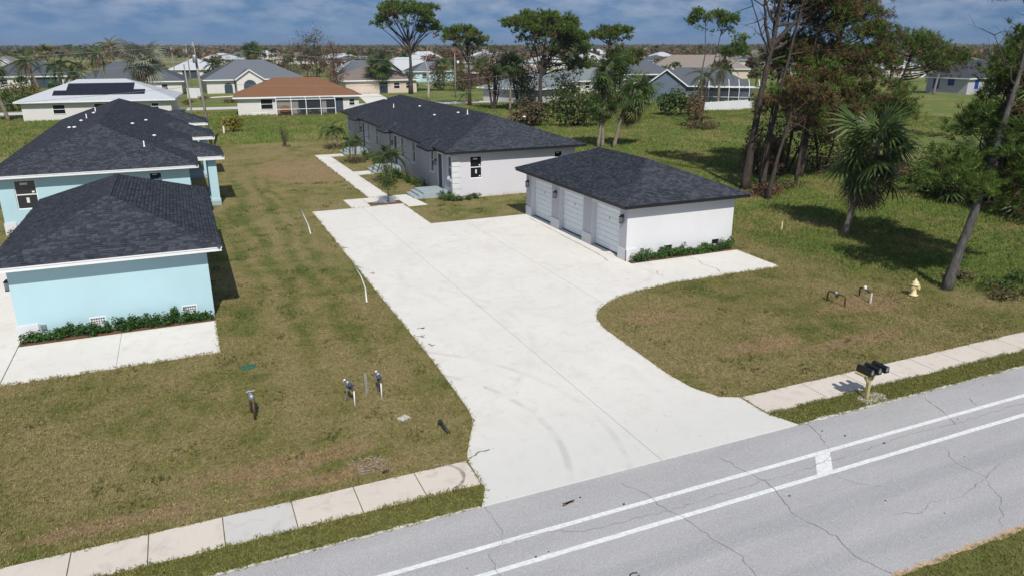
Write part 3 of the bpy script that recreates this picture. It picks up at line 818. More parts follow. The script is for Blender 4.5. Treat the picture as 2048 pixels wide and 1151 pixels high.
# one shingle tab: low edge proud of the deck, high edge tucked under the next course
_sh_face = np.array([[1, 3, 5, 4], [0, 2, 3, 1], [0, 1, 4, 4], [2, 5, 3, 3]])
def unit_shingle(t):
    me = bpy.data.meshes.new('shingle')
    me.from_pydata([(0, 0, 0), (0, 0, t), (1, 0, 0), (1, 0, t), (0, 1, .002), (1, 1, .002)], [], [(1, 3, 5, 4), (0, 2, 3, 1), (0, 1, 4), (2, 5, 3)])
    me.materials.append(M['sh1'])
    return me
SH_UNIT = [unit_shingle(.030), unit_shingle(.013)]

def slope_tabs(poly, e=.145):
    """tabs of one roof slope. poly: 3D points, first edge is the eave (counter-clockwise seen from outside)"""
    P = [Vector(p) for p in poly]
    u = (P[1] - P[0]).normalized()
    n = u.cross(P[2] - P[1] if abs((P[2] - P[1]).normalized().dot(u)) < .98 else P[-1] - P[0]).normalized()
    v = n.cross(u)
    q = [((p - P[0]).dot(u), (p - P[0]).dot(v)) for p in P]
    vmax = max(b for a, b in q)
    out = []
    y = 0.0
    while y < vmax - .02:
        ym = min(y + e * .5, vmax - .01); xs = []
        for k in range(len(q)):
            (ax, ay), (bx, by) = q[k], q[(k + 1) % len(q)]
            if (ay > ym) != (by > ym):
                xs.append(ax + (bx - ax) * (ym - ay) / (by - ay))
        if len(xs) >= 2:
            x, xe = min(xs), max(xs)
            x -= .0
            while x < xe - .01:
                w = rnd.uniform(.12, .28)
                w = min(w, xe - x)
                out.append((P[0] + u * x + v * (y - .012) + n * .004, u, v, n, max(.02, w - .004), e + .02, 0 if rnd.random() < .5 else 1))
                x += w
        y += e
    return out

def shingle_mesh(par, tabs, m, off, single=0, eye=Vector((0, 0, 10.5))):
    """the nearest tabs as objects of their own, all the rest joined"""
    tabs = sorted(tabs, key=lambda q: (q[0] - eye).length)
    off = Vector(off)
    for o, u, v, n, w, e, k in tabs[:single]:
        ob = bpy.data.objects.new('shingle', SH_UNIT[k]); COL.objects.link(ob); ob.parent = par
        mtx = Matrix(((u.x * w, v.x * e, n.x, o.x - off.x), (u.y * w, v.y * e, n.y, o.y - off.y), (u.z * w, v.z * e, n.z, o.z - off.z), (0, 0, 0, 1)))
        ob.matrix_local = mtx
    rest = tabs[single:]
    if rest:
        O = np.array([q[0] - off for q in rest]); U = np.array([q[1] * q[4] for q in rest]); W = np.array([q[2] * q[5] for q in rest]); Nn = np.array([q[3] for q in rest])
        T = np.array([.030 if q[6] == 0 else .013 for q in rest])[:, None]
        vs_ = np.stack([O, O + Nn * T, O + U, O + U + Nn * T, O + W + Nn * .002, O + U + W + Nn * .002], 1).reshape(-1, 3)
        b = (np.arange(len(rest)) * 6)[:, None, None]
        tri = np.array([[1, 3, 5], [1, 5, 4], [0, 2, 3], [0, 3, 1], [0, 1, 4], [2, 5, 3]])[None]
        o = np_mesh('shingle_courses', vs_, (b + tri).reshape(-1, 3), m, par)
        o['kind'] = 'stuff'

def cap_line(mb, a, b, n1, n2, w=.15, step=.14):
    """ridge or hip caps bent over two slopes: a low end, b high end; n1, n2 the slope normals"""
    a, b = Vector(a), Vector(b); d = (b - a); L = d.length; d.normalize()
    n1, n2 = Vector(n1).normalized(), Vector(n2).normalized()
    s1 = d.cross(n1).normalized(); s2 = n2.cross(d).normalized()
    if s1.dot(s2) > 0: s2 = -s2
    nn = (n1 + n2).normalized()
    # make each wing run downhill on its own slope
    s1 = -s1 if (s1.z > 0 or (abs(s1.z) < 1e-6)) and s1.z > s2.z else s1
    w1 = d.cross(n1); w1 = w1 if w1.dot(nn) <= 0 else -w1
    w2 = d.cross(n2); w2 = w2 if w2.dot(nn) <= 0 else -w2
    w1.normalize(); w2.normalize()
    k = 0; s = 0.0
    while s < L:
        e = min(L, s + step + .04)
        i = len(mb.v)
        lo, hi = a + d * s, a + d * e
        for p, h in ((lo, .040), (hi, .028)):
            mb.v += [tuple(p + w1 * w + n1 * (h - .008)), tuple(p + nn * h), tuple(p + w2 * w + n2 * (h - .008))]
        mb.f += [(i, i + 1, i + 4, i + 3), (i + 1, i + 2, i + 5, i + 4)]
        mb.v += [tuple(lo + w1 * w + n1 * .005), tuple(lo + nn * .004), tuple(lo + w2 * w + n2 * .005)]
        mb.f += [(i, i + 6, i + 7, i + 1), (i + 1, i + 7, i + 8, i + 2)]
        s += step

def hip_slopes(x0, x1, y0, y1, ze, zr):
    """four slopes of a hip roof over the eave rectangle; the ridge follows the longer side"""
    if (y1 - y0) >= (x1 - x0):
        h = (x1 - x0) / 2; xc = (x0 + x1) / 2
        A, B = (xc, y0 + h, zr), (xc, y1 - h, zr)
        sl = [[(x0, y0, ze), (x1, y0, ze), A], [(x1, y0, ze), (x1, y1, ze), B, A], [(x1, y1, ze), (x0, y1, ze), B], [(x0, y1, ze), (x0, y0, ze), A, B]]
    else:
        h = (y1 - y0) / 2; yc = (y0 + y1) / 2
        A, B = (x0 + h, yc, zr), (x1 - h, yc, zr)
        sl = [[(x0, y0, ze), (x1, y0, ze), B, A], [(x1, y0, ze), (x1, y1, ze), B], [(x1, y1, ze), (x0, y1, ze), A, B], [(x0, y1, ze), (x0, y0, ze), A]]
    return sl, A, B
def nrm(p):
    a, b, c = (Vector(q) for q in p[:3]); return (b - a).cross(c - a).normalized()

def shingled_hip(par, roof_name, x0, x1, y0, y1, ze, zr, fascia_m, off, single=0, fas=.17, sheets=True, clip=None, soffit=True):
    """deck, fascia, soffit, shingles and caps of a hip roof; returns the roof object"""
    sl, A, B = hip_slopes(x0, x1, y0, y1, ze, zr)
    mb = MB()
    for p in sl: mb.quad(*p)
    roof = mb.build(roof_name, M['sh1'], par, off=off)
    t = .03
    fb = MB()
    fb.box(x0 + .01, x1 - .01, y0 + .01, y0 + .01 + t, ze - fas, ze - .004); fb.box(x0 + .01, x1 - .01, y1 - .01 - t, y1 - .01, ze - fas, ze - .004)
    fb.box(x0 + .01, x0 + .01 + t, y0 + .01 + t, y1 - .01 - t, ze - fas, ze - .004); fb.box(x1 - .01 - t, x1 - .01, y0 + .01 + t, y1 - .01 - t, ze - fas, ze - .004)
    # drip edge, a thin second line above the board
    fb.box(x0 - .012, x1 + .012, y0 - .012, y0 + .008, ze - .05, ze + .012); fb.box(x1 - .008, x1 + .012, y0 + .008, y1, ze - .05, ze + .012); fb.box(x0 - .012, x0 + .008, y0 + .008, y1, ze - .05, ze + .012)
    f = fb.build('fascia', fascia_m, roof, off=off)
    if soffit:
        MB().box(x0 + .05, x1 - .05, y0 + .05, y1 - .05, ze - fas + .005, ze - fas + .02).build('soffit', fascia_m if fascia_m is M['black'] else M['trim'], roof, off=off)
    tabs = []
    for p in sl:
        tabs += slope_tabs(p)
    if clip:
        tabs = [q for q in tabs if clip(q[0])]
    shingle_mesh(roof, tabs, M['sh1'], off, single)
    cb_ = MB(); N = [nrm(p) for p in sl]
    if (y1 - y0) >= (x1 - x0):
        for a, b, i, j in (((x0, y0, ze), A, 3, 0), ((x1, y0, ze), A, 0, 1), ((x1, y1, ze), B, 1, 2), ((x0, y1, ze), B, 2, 3), (A, B, 1, 3)):
            cap_line(cb_, a, b, N[i], N[j])
    else:
        for a, b, i, j in (((x0, y0, ze), A, 3, 0), ((x1, y0, ze), B, 0, 1), ((x1, y1, ze), B, 1, 2), ((x0, y1, ze), A, 2, 3), (A, B, 0, 2)):
            cap_line(cb_, a, b, N[i], N[j])
    if clip:
        pass
    o = cb_.build('ridge_caps', M['sh1'], roof, off=off); o['kind'] = 'stuff'
    return roof

def roof_vent(par, x, y, z, off, kind='cap'):
    if kind == 'cap':
        mb = MB().lathe((x, y, z - .05), [(.05, 0), (.05, .16), (.13, .17), (.12, .24), (.03, .27)], 10)
        return mb.build('roof_vent', M['trim'], par, True, off)
    mb = MB().lathe((x, y, z - .05), [(.10, 0), (.06, .10), (.035, .12), (.035, .42)], 8)
    return mb.build('vent_pipe', M['pvc'], par, True, off)

def lantern(x, y, z, label, n=(-1, 0, 0), group='black lanterns on the garage wall'):
    t = thing('wall_lantern', label, 'lantern', (x, y, z), group=group)
    n = Vector(n); u = Vector((-n.y, n.x, 0)); Z = Vector((0, 0, 1))
    MB().obox((0, 0, 0), u, n, Z, -.05, .05, 0, .02, -.06, .14).obox((0, 0, 0), u, n, Z, -.015, .015, .02, .14, .10, .13).build('bracket', M['black'], t)
    fr = MB()
    for a in (-.07, .055):
        for b in (.06, .185):
            fr.obox((0, 0, 0), u, n, Z, a, a + .015, b, b + .015, -.28, .02)
    fr.obox((0, 0, 0), u, n, Z, -.08, .08, .05, .21, -.30, -.28).obox((0, 0, 0), u, n, Z, -.085, .085, .045, .215, .02, .045).obox((0, 0, 0), u, n, Z, -.05, .05, .08, .18, .045, .09)
    fr.build('cage', M['black'], t)
    MB().obox((0, 0, 0), u, n, Z, -.05, .05, .075, .18, -.275, .015).build('lamp_glass', plain('lantern_glass', (0.45, 0.46, 0.47), 0.15, 0.5), t)
    return t

def cable_box(x, y, z, n, label):
    t = MB(); u = Vector((-n[1], n[0], 0))
    t.obox((x, y, z), u, n, (0, 0, 1), -.09, .09, 0, .07, -.09, .09).obox((x, y, z), u, n, (0, 0, 1), -.02, .02, .01, .04, -z, -.09)
    tag(t.build('outlet_box', M['greymetal']), label, 'outlet box')

# ------------------------------------------------------------------ white garage
GX0, GX1, GY0, GY1 = 19.80, 26.42, 30.66, 42.62
off = (GX0, GY0, 0)
gar = thing('garage', 'white stucco garage with three white roller doors and dark shingle hip roof', 'garage', off)
doors = [(39.05, 41.85), (35.18, 37.98), (31.38, 34.18)]
EV = 2.98
mb = MB()
wall_face(mb, (GX0, GY1, 0), (0, -1, 0), (-1, 0, 0), GY1 - GY0, -.05, EV - .1, [(GY1 - b, GY1 - a, -.05, 2.46) for a, b in doors], .30)
wall_face(mb, (GX0, GY0, 0), (1, 0, 0), (0, -1, 0), GX1 - GX0, -.05, EV - .1, [(22.12 - GX0, 22.60 - GX0, .30, .58), (25.14 - GX0, 25.62 - GX0, .30, .58)], .12)
wall_face(mb, (GX1, GY0, 0), (0, 1, 0), (1, 0, 0), GY1 - GY0, -.05, EV - .1)
wall_face(mb, (GX1, GY1, 0), (-1, 0, 0), (0, 1, 0), GX1 - GX0, -.05, EV - .1)
mb.build('wall', M['white'], gar, off=off)
for a, b in doors:
    d = MB(); zt, zb = 2.46, .10; nsec = 8; x = GX0 + .26
    dr = MB().box(x + .03, x + .05, a, b, .06, zt).build('garage_door', M['door'], gar, off=off)
    for k in range(nsec):
        z0 = zb + (zt - zb) / nsec * k; z1 = zb + (zt - zb) / nsec * (k + 1) - .012
        p = MB().box(x, x + .03, a + .01, b - .01, z0, z1)
        p.build('panel', M['door'], dr, off=off, bevel=.006)
    MB().box(x - .01, x + .02, a + .01, b - .01, .035, .10).build('bottom_seal', M['black'], dr, off=off)
    MB().box(x - .02, x - .002, (a + b) / 2 - .03, (a + b) / 2 + .03, 1.72, 1.84).build('lock', M['greymetal'], dr, off=off)
    MB().box(GX0 - .06, GX0 + .30, a + .02, b - .02, .02, .036).build('door_sill', M['apron'], gar, off=off)
for a, b in ((41.85, GY1), (37.98, 39.05), (34.18, 35.18), (GY0, 31.38)):
    hi = b - .002 if b == GY1 else b - .06
    lo = a + .002 if a == GY0 else a + .06
    MB().box(GX0 - .012, GX0 + .002, lo, hi, .64, EV - .12).build('pilaster_panel', M['grey'], gar, off=off)
    MB().box(GX0 - .05, GX0 - .001, a - .02 if a != GY0 else a - .05, b + .02, -.05, .62).build('plinth', M['white'], gar, off=off, bevel=.01)
MB().box(GX0 - .05, GX0 + .62, GY0 - .05, GY0 - .001, -.05, .64).build('plinth', M['white'], gar, off=off, bevel=.01)
for vx in (22.12, 25.14):
    v = MB()
    v.box(vx, vx + .48, GY0 + .10, GY0 + .11, .30, .58)
    vo = v.build('wall_vent', M['black'], gar, off=off)
    for k in range(5):
        MB().box(vx + .02, vx + .46, GY0 + .03, GY0 + .05, .325 + k * .05, .340 + k * .05).build('louvre', M['black'], vo, off=off)
o_ = .55
groof = shingled_hip(gar, 'roof', GX0 - o_, GX1 + o_, GY0 - o_, GY1 + o_, EV, 4.50, M['black'], off, single=300)
lantern(GX0 - .013, 42.28, 2.16, 'black lantern beside the garage door closest to the house')
lantern(GX0 - .013, 38.4, 2.16, 'black lantern on the pillar between two white garage doors')
lantern(GX0 - .013, 31.05, 2.22, 'black lantern on the garage corner pillar by the shrub hedge')
cable_box(20.72, GY0, .52, (0, -1, 0), 'small grey outlet box low on the white garage wall')

# ------------------------------------------------------------------ blue garage
BX0, BX1, BY0, BY1 = -6.42, .32, 30.66, 43.1
off = (BX0, BY0, 0)
bg_ = thing('garage', 'light blue stucco garage with white fascia and dark shingle hip roof', 'garage', off)
mb = MB()
wall_face(mb, (BX0, BY0, 0), (1, 0, 0), (0, -1, 0), BX1 - BX0, -.05, EV - .1, [(-4.06 - BX0, -3.58 - BX0, .30, .58), (-.82 - BX0, -.34 - BX0, .30, .58)], .12)
wall_face(mb, (BX1, BY0, 0), (0, 1, 0), (1, 0, 0), BY1 - BY0, -.05, EV - .1)
wall_face(mb, (BX1, BY1, 0), (-1, 0, 0), (0, 1, 0), BX1 - BX0, -.05, EV - .1)
bd = [(39.4, 42.2), (35.5, 38.3), (31.5, 34.3)]
wall_face(mb, (BX0, BY1, 0), (0, -1, 0), (-1, 0, 0), BY1 - BY0, -.05, EV - .1, [(BY1 - b, BY1 - a, -.05, 2.46) for a, b in bd], .3)
mb.build('wall', M['blue'], bg_, off=off)
for a, b in bd:
    dr = MB().box(BX0 + .26, BX0 + .30, a, b, .03, 2.46).build('garage_door', M['door'], bg_, off=off)
MB().box(BX0 - .05, BX0 + .66, BY0 - .05, BY0 - .001, -.05, .66).build('plinth', M['white'], bg_, off=off, bevel=.01)
MB().box(BX0 - .05, BX0 - .001, BY0 - .001, 31.5, -.05, .66).build('plinth', M['white'], bg_, off=off, bevel=.01)
for vx in (-4.06, -.82):
    f = MB()
    f.box(vx - .04, vx + .52, BY0 - .02, BY0 + .012, .26, .30).box(vx - .04, vx + .52, BY0 - .02, BY0 + .012, .58, .62).box(vx - .04, vx, BY0 - .02, BY0 + .012, .30, .58).box(vx + .48, vx + .52, BY0 - .02, BY0 + .012, .30, .58)
    fo = f.build('wall_vent', M['trim'], bg_, off=off)
    for k in range(1, 6):
        MB().box(vx + .08 * k - .012, vx + .08 * k + .012, BY0 + .0, BY0 + .02, .30, .58).build('louvre', M['trim'], fo, off=off)
    for k in range(1, 3):
        MB().box(vx, vx + .48, BY0 + .001, BY0 + .019, .30 + .093 * k - .012, .30 + .093 * k + .012).build('louvre', M['trim'], fo, off=off)
    MB().box(vx, vx + .48, BY0 + .10, BY0 + .11, .30, .58).build('vent_backing', M['greymetal'], fo, off=off)
shingled_hip(bg_, 'roof', BX0 - .56, BX1 + .56, BY0 - .56, BY1 + .5, EV + .02, 4.62, M['trim'], off, single=300)
lantern(BX0 - .013, 31.1, 2.2, 'black lantern on the light blue garage above the white drive', group=None)
cable_box(-5.62, BY0, .5, (0, -1, 0), 'small grey outlet box low on the light blue garage wall')

# ------------------------------------------------------------------ white triplex house
HX0, HX1, HY0, HY1 = 17.12, 26.85, 49.22, 84.2
off = (HX0, HY0, 0)
house = thing('house', 'long pale lavender house with dark shingle hip roof and stepped entries', 'house', off)
HE = 3.40
wins = [(49.45, 50.2)]
drs = []
for k in range(3):
    d = 51.45 + 12.25 * k
    drs.append((d, d + .92)); wins += [(d + 1.95, d + 2.72), (d + 6.8, d + 7.55)]
    if k < 2: wins.append((d + 10.1, d + 10.85))
wins = [w for w in wins if w[1] < HY1]
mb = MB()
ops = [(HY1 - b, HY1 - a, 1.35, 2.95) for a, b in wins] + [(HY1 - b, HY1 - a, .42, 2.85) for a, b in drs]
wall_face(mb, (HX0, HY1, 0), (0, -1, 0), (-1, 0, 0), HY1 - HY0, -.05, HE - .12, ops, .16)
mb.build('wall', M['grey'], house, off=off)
mb = MB()
south = [(18.45 - HX0, 19.36 - HX0, 1.36, 2.94), (25.14 - HX0, 25.80 - HX0, 2.0, 2.94)]
wall_face(mb, (HX0, HY0, 0), (1, 0, 0), (0, -1, 0), HX1 - HX0, -.05, HE - .12, south, .14)
wall_face(mb, (HX1, HY0, 0), (0, 1, 0), (1, 0, 0), HY1 - HY0, -.05, HE - .12)
wall_face(mb, (HX1, HY1, 0), (-1, 0, 0), (0, 1, 0), HX1 - HX0, -.05, HE - .12)
mb.build('wall', M['housew'], house, off=off)
for a, b in wins:
    window(house, (0, HY1 - HY0, 0), (0, -1, 0), (-1, 0, 0), HY1 - b, HY1 - a, 1.35, 2.95, sticker=False)
for a, b, c, d in south:
    window(house, (0, 0, 0), (1, 0, 0), (0, -1, 0), a, b, c, d, sill=False, surround=False)
for k, (a, b) in enumerate(drs):
    f = MB()
    f.box(HX0 - .03, HX0 + .06, a - .12, a, .42, 2.97).box(HX0 - .03, HX0 + .06, b, b + .12, .42, 2.97).box(HX0 - .03, HX0 + .06, a, b, 2.85, 2.97)
    do = MB().box(HX0 + .06, HX0 + .10, a, b, .42, 2.85).build('door', M['doord'], house, off=off)
    f.build('door_frame', M['trim'], do, off=off)
    for j in range(3):
        MB().box(HX0 + .045, HX0 + .06, a + .12, b - .12, .55 + j * .76, 1.2 + j * .76).build('panel', M['doord'], do, off=off, bevel=.01)
    MB().lathe((HX0 + .01, a + .08, 1.45), [(.02, -.03), (.035, 0), (.02, .03)], 8).build('handle', M['greymetal'], do, off=off)
    # landing and steps
    yc = (a + b) / 2 - .55
    st = MB().box(15.25, HX0 - .001, yc - 1.15, yc + 1.15, -.05, .42).build('landing', M['step'], house, off=off, bevel=.012)
    MB().box(14.93, 15.249, yc - 1.12, yc + 1.12, -.05, .29).build('tread', M['step'], house, off=off, bevel=.012)
    MB().box(14.58, 14.929, yc - 1.10, yc + 1.10, -.05, .155).build('tread', M['step'], house, off=off, bevel=.012)
    lantern(HX0 - .001, b + .42, 2.25, 'black lantern beside a dark entry door of the pale house', group='lanterns by the entry doors')
# quoins on the corner toward the garage
for j in range(8):
    w = .58 if j % 2 == 0 else .50
    z0 = -.05 if j == 0 else .30 + (j - 1) * .40
    z1 = .275 if j == 0 else .30 + j * .40 - .03
    MB().box(HX0 - .045, HX0 + w, HY0 - .045, HY0 - .001, z0, z1).box(HX0 - .045, HX0 - .001, HY0 - .001, HY0 + .22, z0, z1).build('quoin', M['white'], house, off=off, bevel=.012)
roof = shingled_hip(house, 'roof', HX0 - .62, HX1 + .62, HY0 - .62, HY1 + .55, HE, 5.32, M['black'], off)
mz = lambda x: HE + (5.32 - HE) / ((HX1 - HX0) / 2 + .62) * (x - (HX0 - .62))
for k in range(3):
    d = 51.45 + 12.25 * k
    shingled_hip(house, 'entry_roof', HX0 - 1.06, HX0 + 4.2, d + .15, d + 2.85, HE - .16, HE + .40, M['black'], off, fas=.14, soffit=False,
                 clip=lambda p: p.z > mz(p.x) - .03)
shingled_hip(house, 'entry_roof', HX1 - 4, HX1 + 1.2, 57.5, 60.5, HE - .16, HE + .42, M['black'], off, fas=.14, soffit=False)
for x, y, kd in ((21.0, 58.6, 'cap'), (19.9, 61.5, 'cap'), (24.4, 53.0, 'cap'), (20.6, 68.0, 'cap'), (19.6, 73.5, 'pipe'), (20.4, 79.5, 'cap'), (21.3, 57.2, 'pipe')):
    roof_vent(house, x, y, min(mz(x), HE + .36 * (y - HY0 + .62)), off, kd)

# ------------------------------------------------------------------ blue house
CX0, CX1, CY0, CY1 = -9.95, .16, 49.9, 85.0
off = (CX0, CY0, 0)
bh = thing('house', 'long light blue house with white fascia, columned porches and dark hip roof', 'house', off)
mb = MB()
bs = [(-9.16 - CX0, -8.06 - CX0, 1.42, 3.10), (-2.12 - CX0, -1.40 - CX0, 2.2, 3.08)]
wall_face(mb, (CX0, CY0, 0), (1, 0, 0), (0, -1, 0), CX1 - CX0, -.05, HE - .05, bs, .14)
wall_face(mb, (CX1, CY1, 0), (-1, 0, 0), (0, 1, 0), CX1 - CX0, -.05, HE - .05)
wall_face(mb, (CX0, CY1, 0), (0, -1, 0), (-1, 0, 0), CY1 - CY0, -.05, HE - .05)
pdo = []
for k in range(3):
    d = 53.9 + 12.1 * k
    pdo += [(d + 1.2 - CY0, d + 2.2 - CY0, .3, 2.8), (d + 2.7 - CY0, d + 3.5 - CY0, 1.2, 2.8)]
wall_face(mb, (CX1, CY0, 0), (0, 1, 0), (1, 0, 0), CY1 - CY0, -.05, HE - .05, pdo, .14)
mb.build('wall', M['blue'], bh, off=off)
for a, b, c, d in bs:
    window(bh, (0, 0, 0), (1, 0, 0), (0, -1, 0), a, b, c, d, sill=False, surround=False)
for k, (a, b, c, d) in enumerate(pdo):
    if k % 2:
        window(bh, (CX1 - CX0, 0, 0), (0, 1, 0), (1, 0, 0), a, b, c, d, sticker=False)
    else:
        MB().obox((CX1 - CX0 - .1, 0, 0), (0, 1, 0), (1, 0, 0), (0, 0, 1), a, b, -.03, 0, c, d).build('door', M['doord'], bh)
MB().box(CX0 - .05, -9.4, CY0 - .05, CY0 - .001, -.05, .7).build('plinth', M['white'], bh, off=off)
shingled_hip(bh, 'roof', CX0 - .57, CX1 + .57, CY0 - .6, CY1 + .5, HE + .06, 5.66, M['trim'], off)
mzb = lambda x: HE + .06 + (5.66 - HE - .06) / ((CX1 - CX0) / 2 + .57) * (CX1 + .57 - x)
for k in range(3):
    d = 53.9 + 12.1 * k
    shingled_hip(bh, 'porch_roof', -3.2, 2.46, d - .45, d + 4.55, HE - .02, HE + .98, M['trim'], off, fas=.24, soffit=True, clip=lambda p: p.z > mzb(p.x) - .04)
    MB().box(CX1 + .001, 1.95, d - .05, d + 4.1, -.05, .28).build('porch_floor', M['step'], bh, off=off, bevel=.01)
    for yy in (d, d + 3.6):
        MB().box(1.36, 1.9, yy, yy + .46, .28, HE - .2).build('column', M['blue'], bh, off=off, bevel=.01)
        MB().box(1.32, 1.94, yy - .04, yy + .50, .281, .46).build('column_base', M['blue'], bh, off=off, bevel=.01)
    MB().box(1.40, 1.86, d + .46, d + 3.6, HE - .42, HE - .2).build('porch_beam', M['blue'], bh, off=off)
for x, y, kd in ((-3.1, 60.5, 'cap'), (-1.7, 57.0, 'cap'), (-2.4, 66.0, 'cap'), (-6.6, 59.0, 'cap'), (-7.2, 61.5, 'cap'), (-6.7, 64.5, 'cap'), (-6.2, 69.0, 'cap'), (-6.6, 67.4, 'pipe'), (-6.4, 73, 'pipe'), (-2.2, 51.8, 'pipe')):
    z = HE + .06 + .385 * min(CX1 + .57 - x, x - CX0 + .57, y - CY0 + .6)
    roof_vent(bh, x, y, z, off, kd)

# ------------------------------------------------------------------ plants
def unit(a):
    return a / np.maximum(np.linalg.norm(a, axis=-1, keepdims=True), 1e-9)
def blades(c, d, per, L, W, spread_, jitter=0.0):
    """thin triangles: per blades from every centre c, fanning about direction d"""
    c = np.repeat(np.asarray(c, float), per, 0); d = np.repeat(np.asarray(d, float), per, 0)
    n = len(c)
    dd = unit(unit(d) + spread_ * rng.normal(size=(n, 3)))
    b = c + jitter * rng.normal(size=(n, 3))
    w = unit(np.cross(dd, rng.normal(size=(n, 3)))) * (W * rng.uniform(.6, 1.2, (n, 1)))
    l = L * rng.uniform(.6, 1.15, (n, 1))
    v = np.stack([b - w * .5, b + w * .5, b + dd * l], 1).reshape(-1, 3)
    return v
def leaves(c, size, aspect=.55, up=.5, out=None):
    """four-cornered leaves at centres c, facing more or less up and outward"""
    c = np.asarray(c, float); n = len(c)
    nn = rng.normal(size=(n, 3)); nn[:, 2] += up * 2
    if out is not None: nn += out
    nn = unit(nn); a = unit(np.cross(nn, rng.normal(size=(n, 3)))); b = np.cross(nn, a)
    s = size * rng.uniform(.6, 1.25, (n, 1))
    v = np.stack([c - a * s, c - b * s * aspect, c + a * s, c + b * s * aspect], 1).reshape(-1, 3)
    return v
def tris(n): return np.arange(n * 3).reshape(-1, 3)
def quads(n): return np.arange(n * 4).reshape(-1, 4)

def curve_pts(a, b, n, sag=0.0, side=0.0):
    a, b = Vector(a), Vector(b); d = b - a; s = d.cross(Vector((0, 0, 1)))
    s = s.normalized() if s.length > 1e-6 else Vector((1, 0, 0))
    out = []
    for k in range(n + 1):
        t = k / n
        out.append(a + d * t + Vector((0, 0, 1)) * sag * 4 * t * (1 - t) + s * side * 4 * t * (1 - t))
    return out

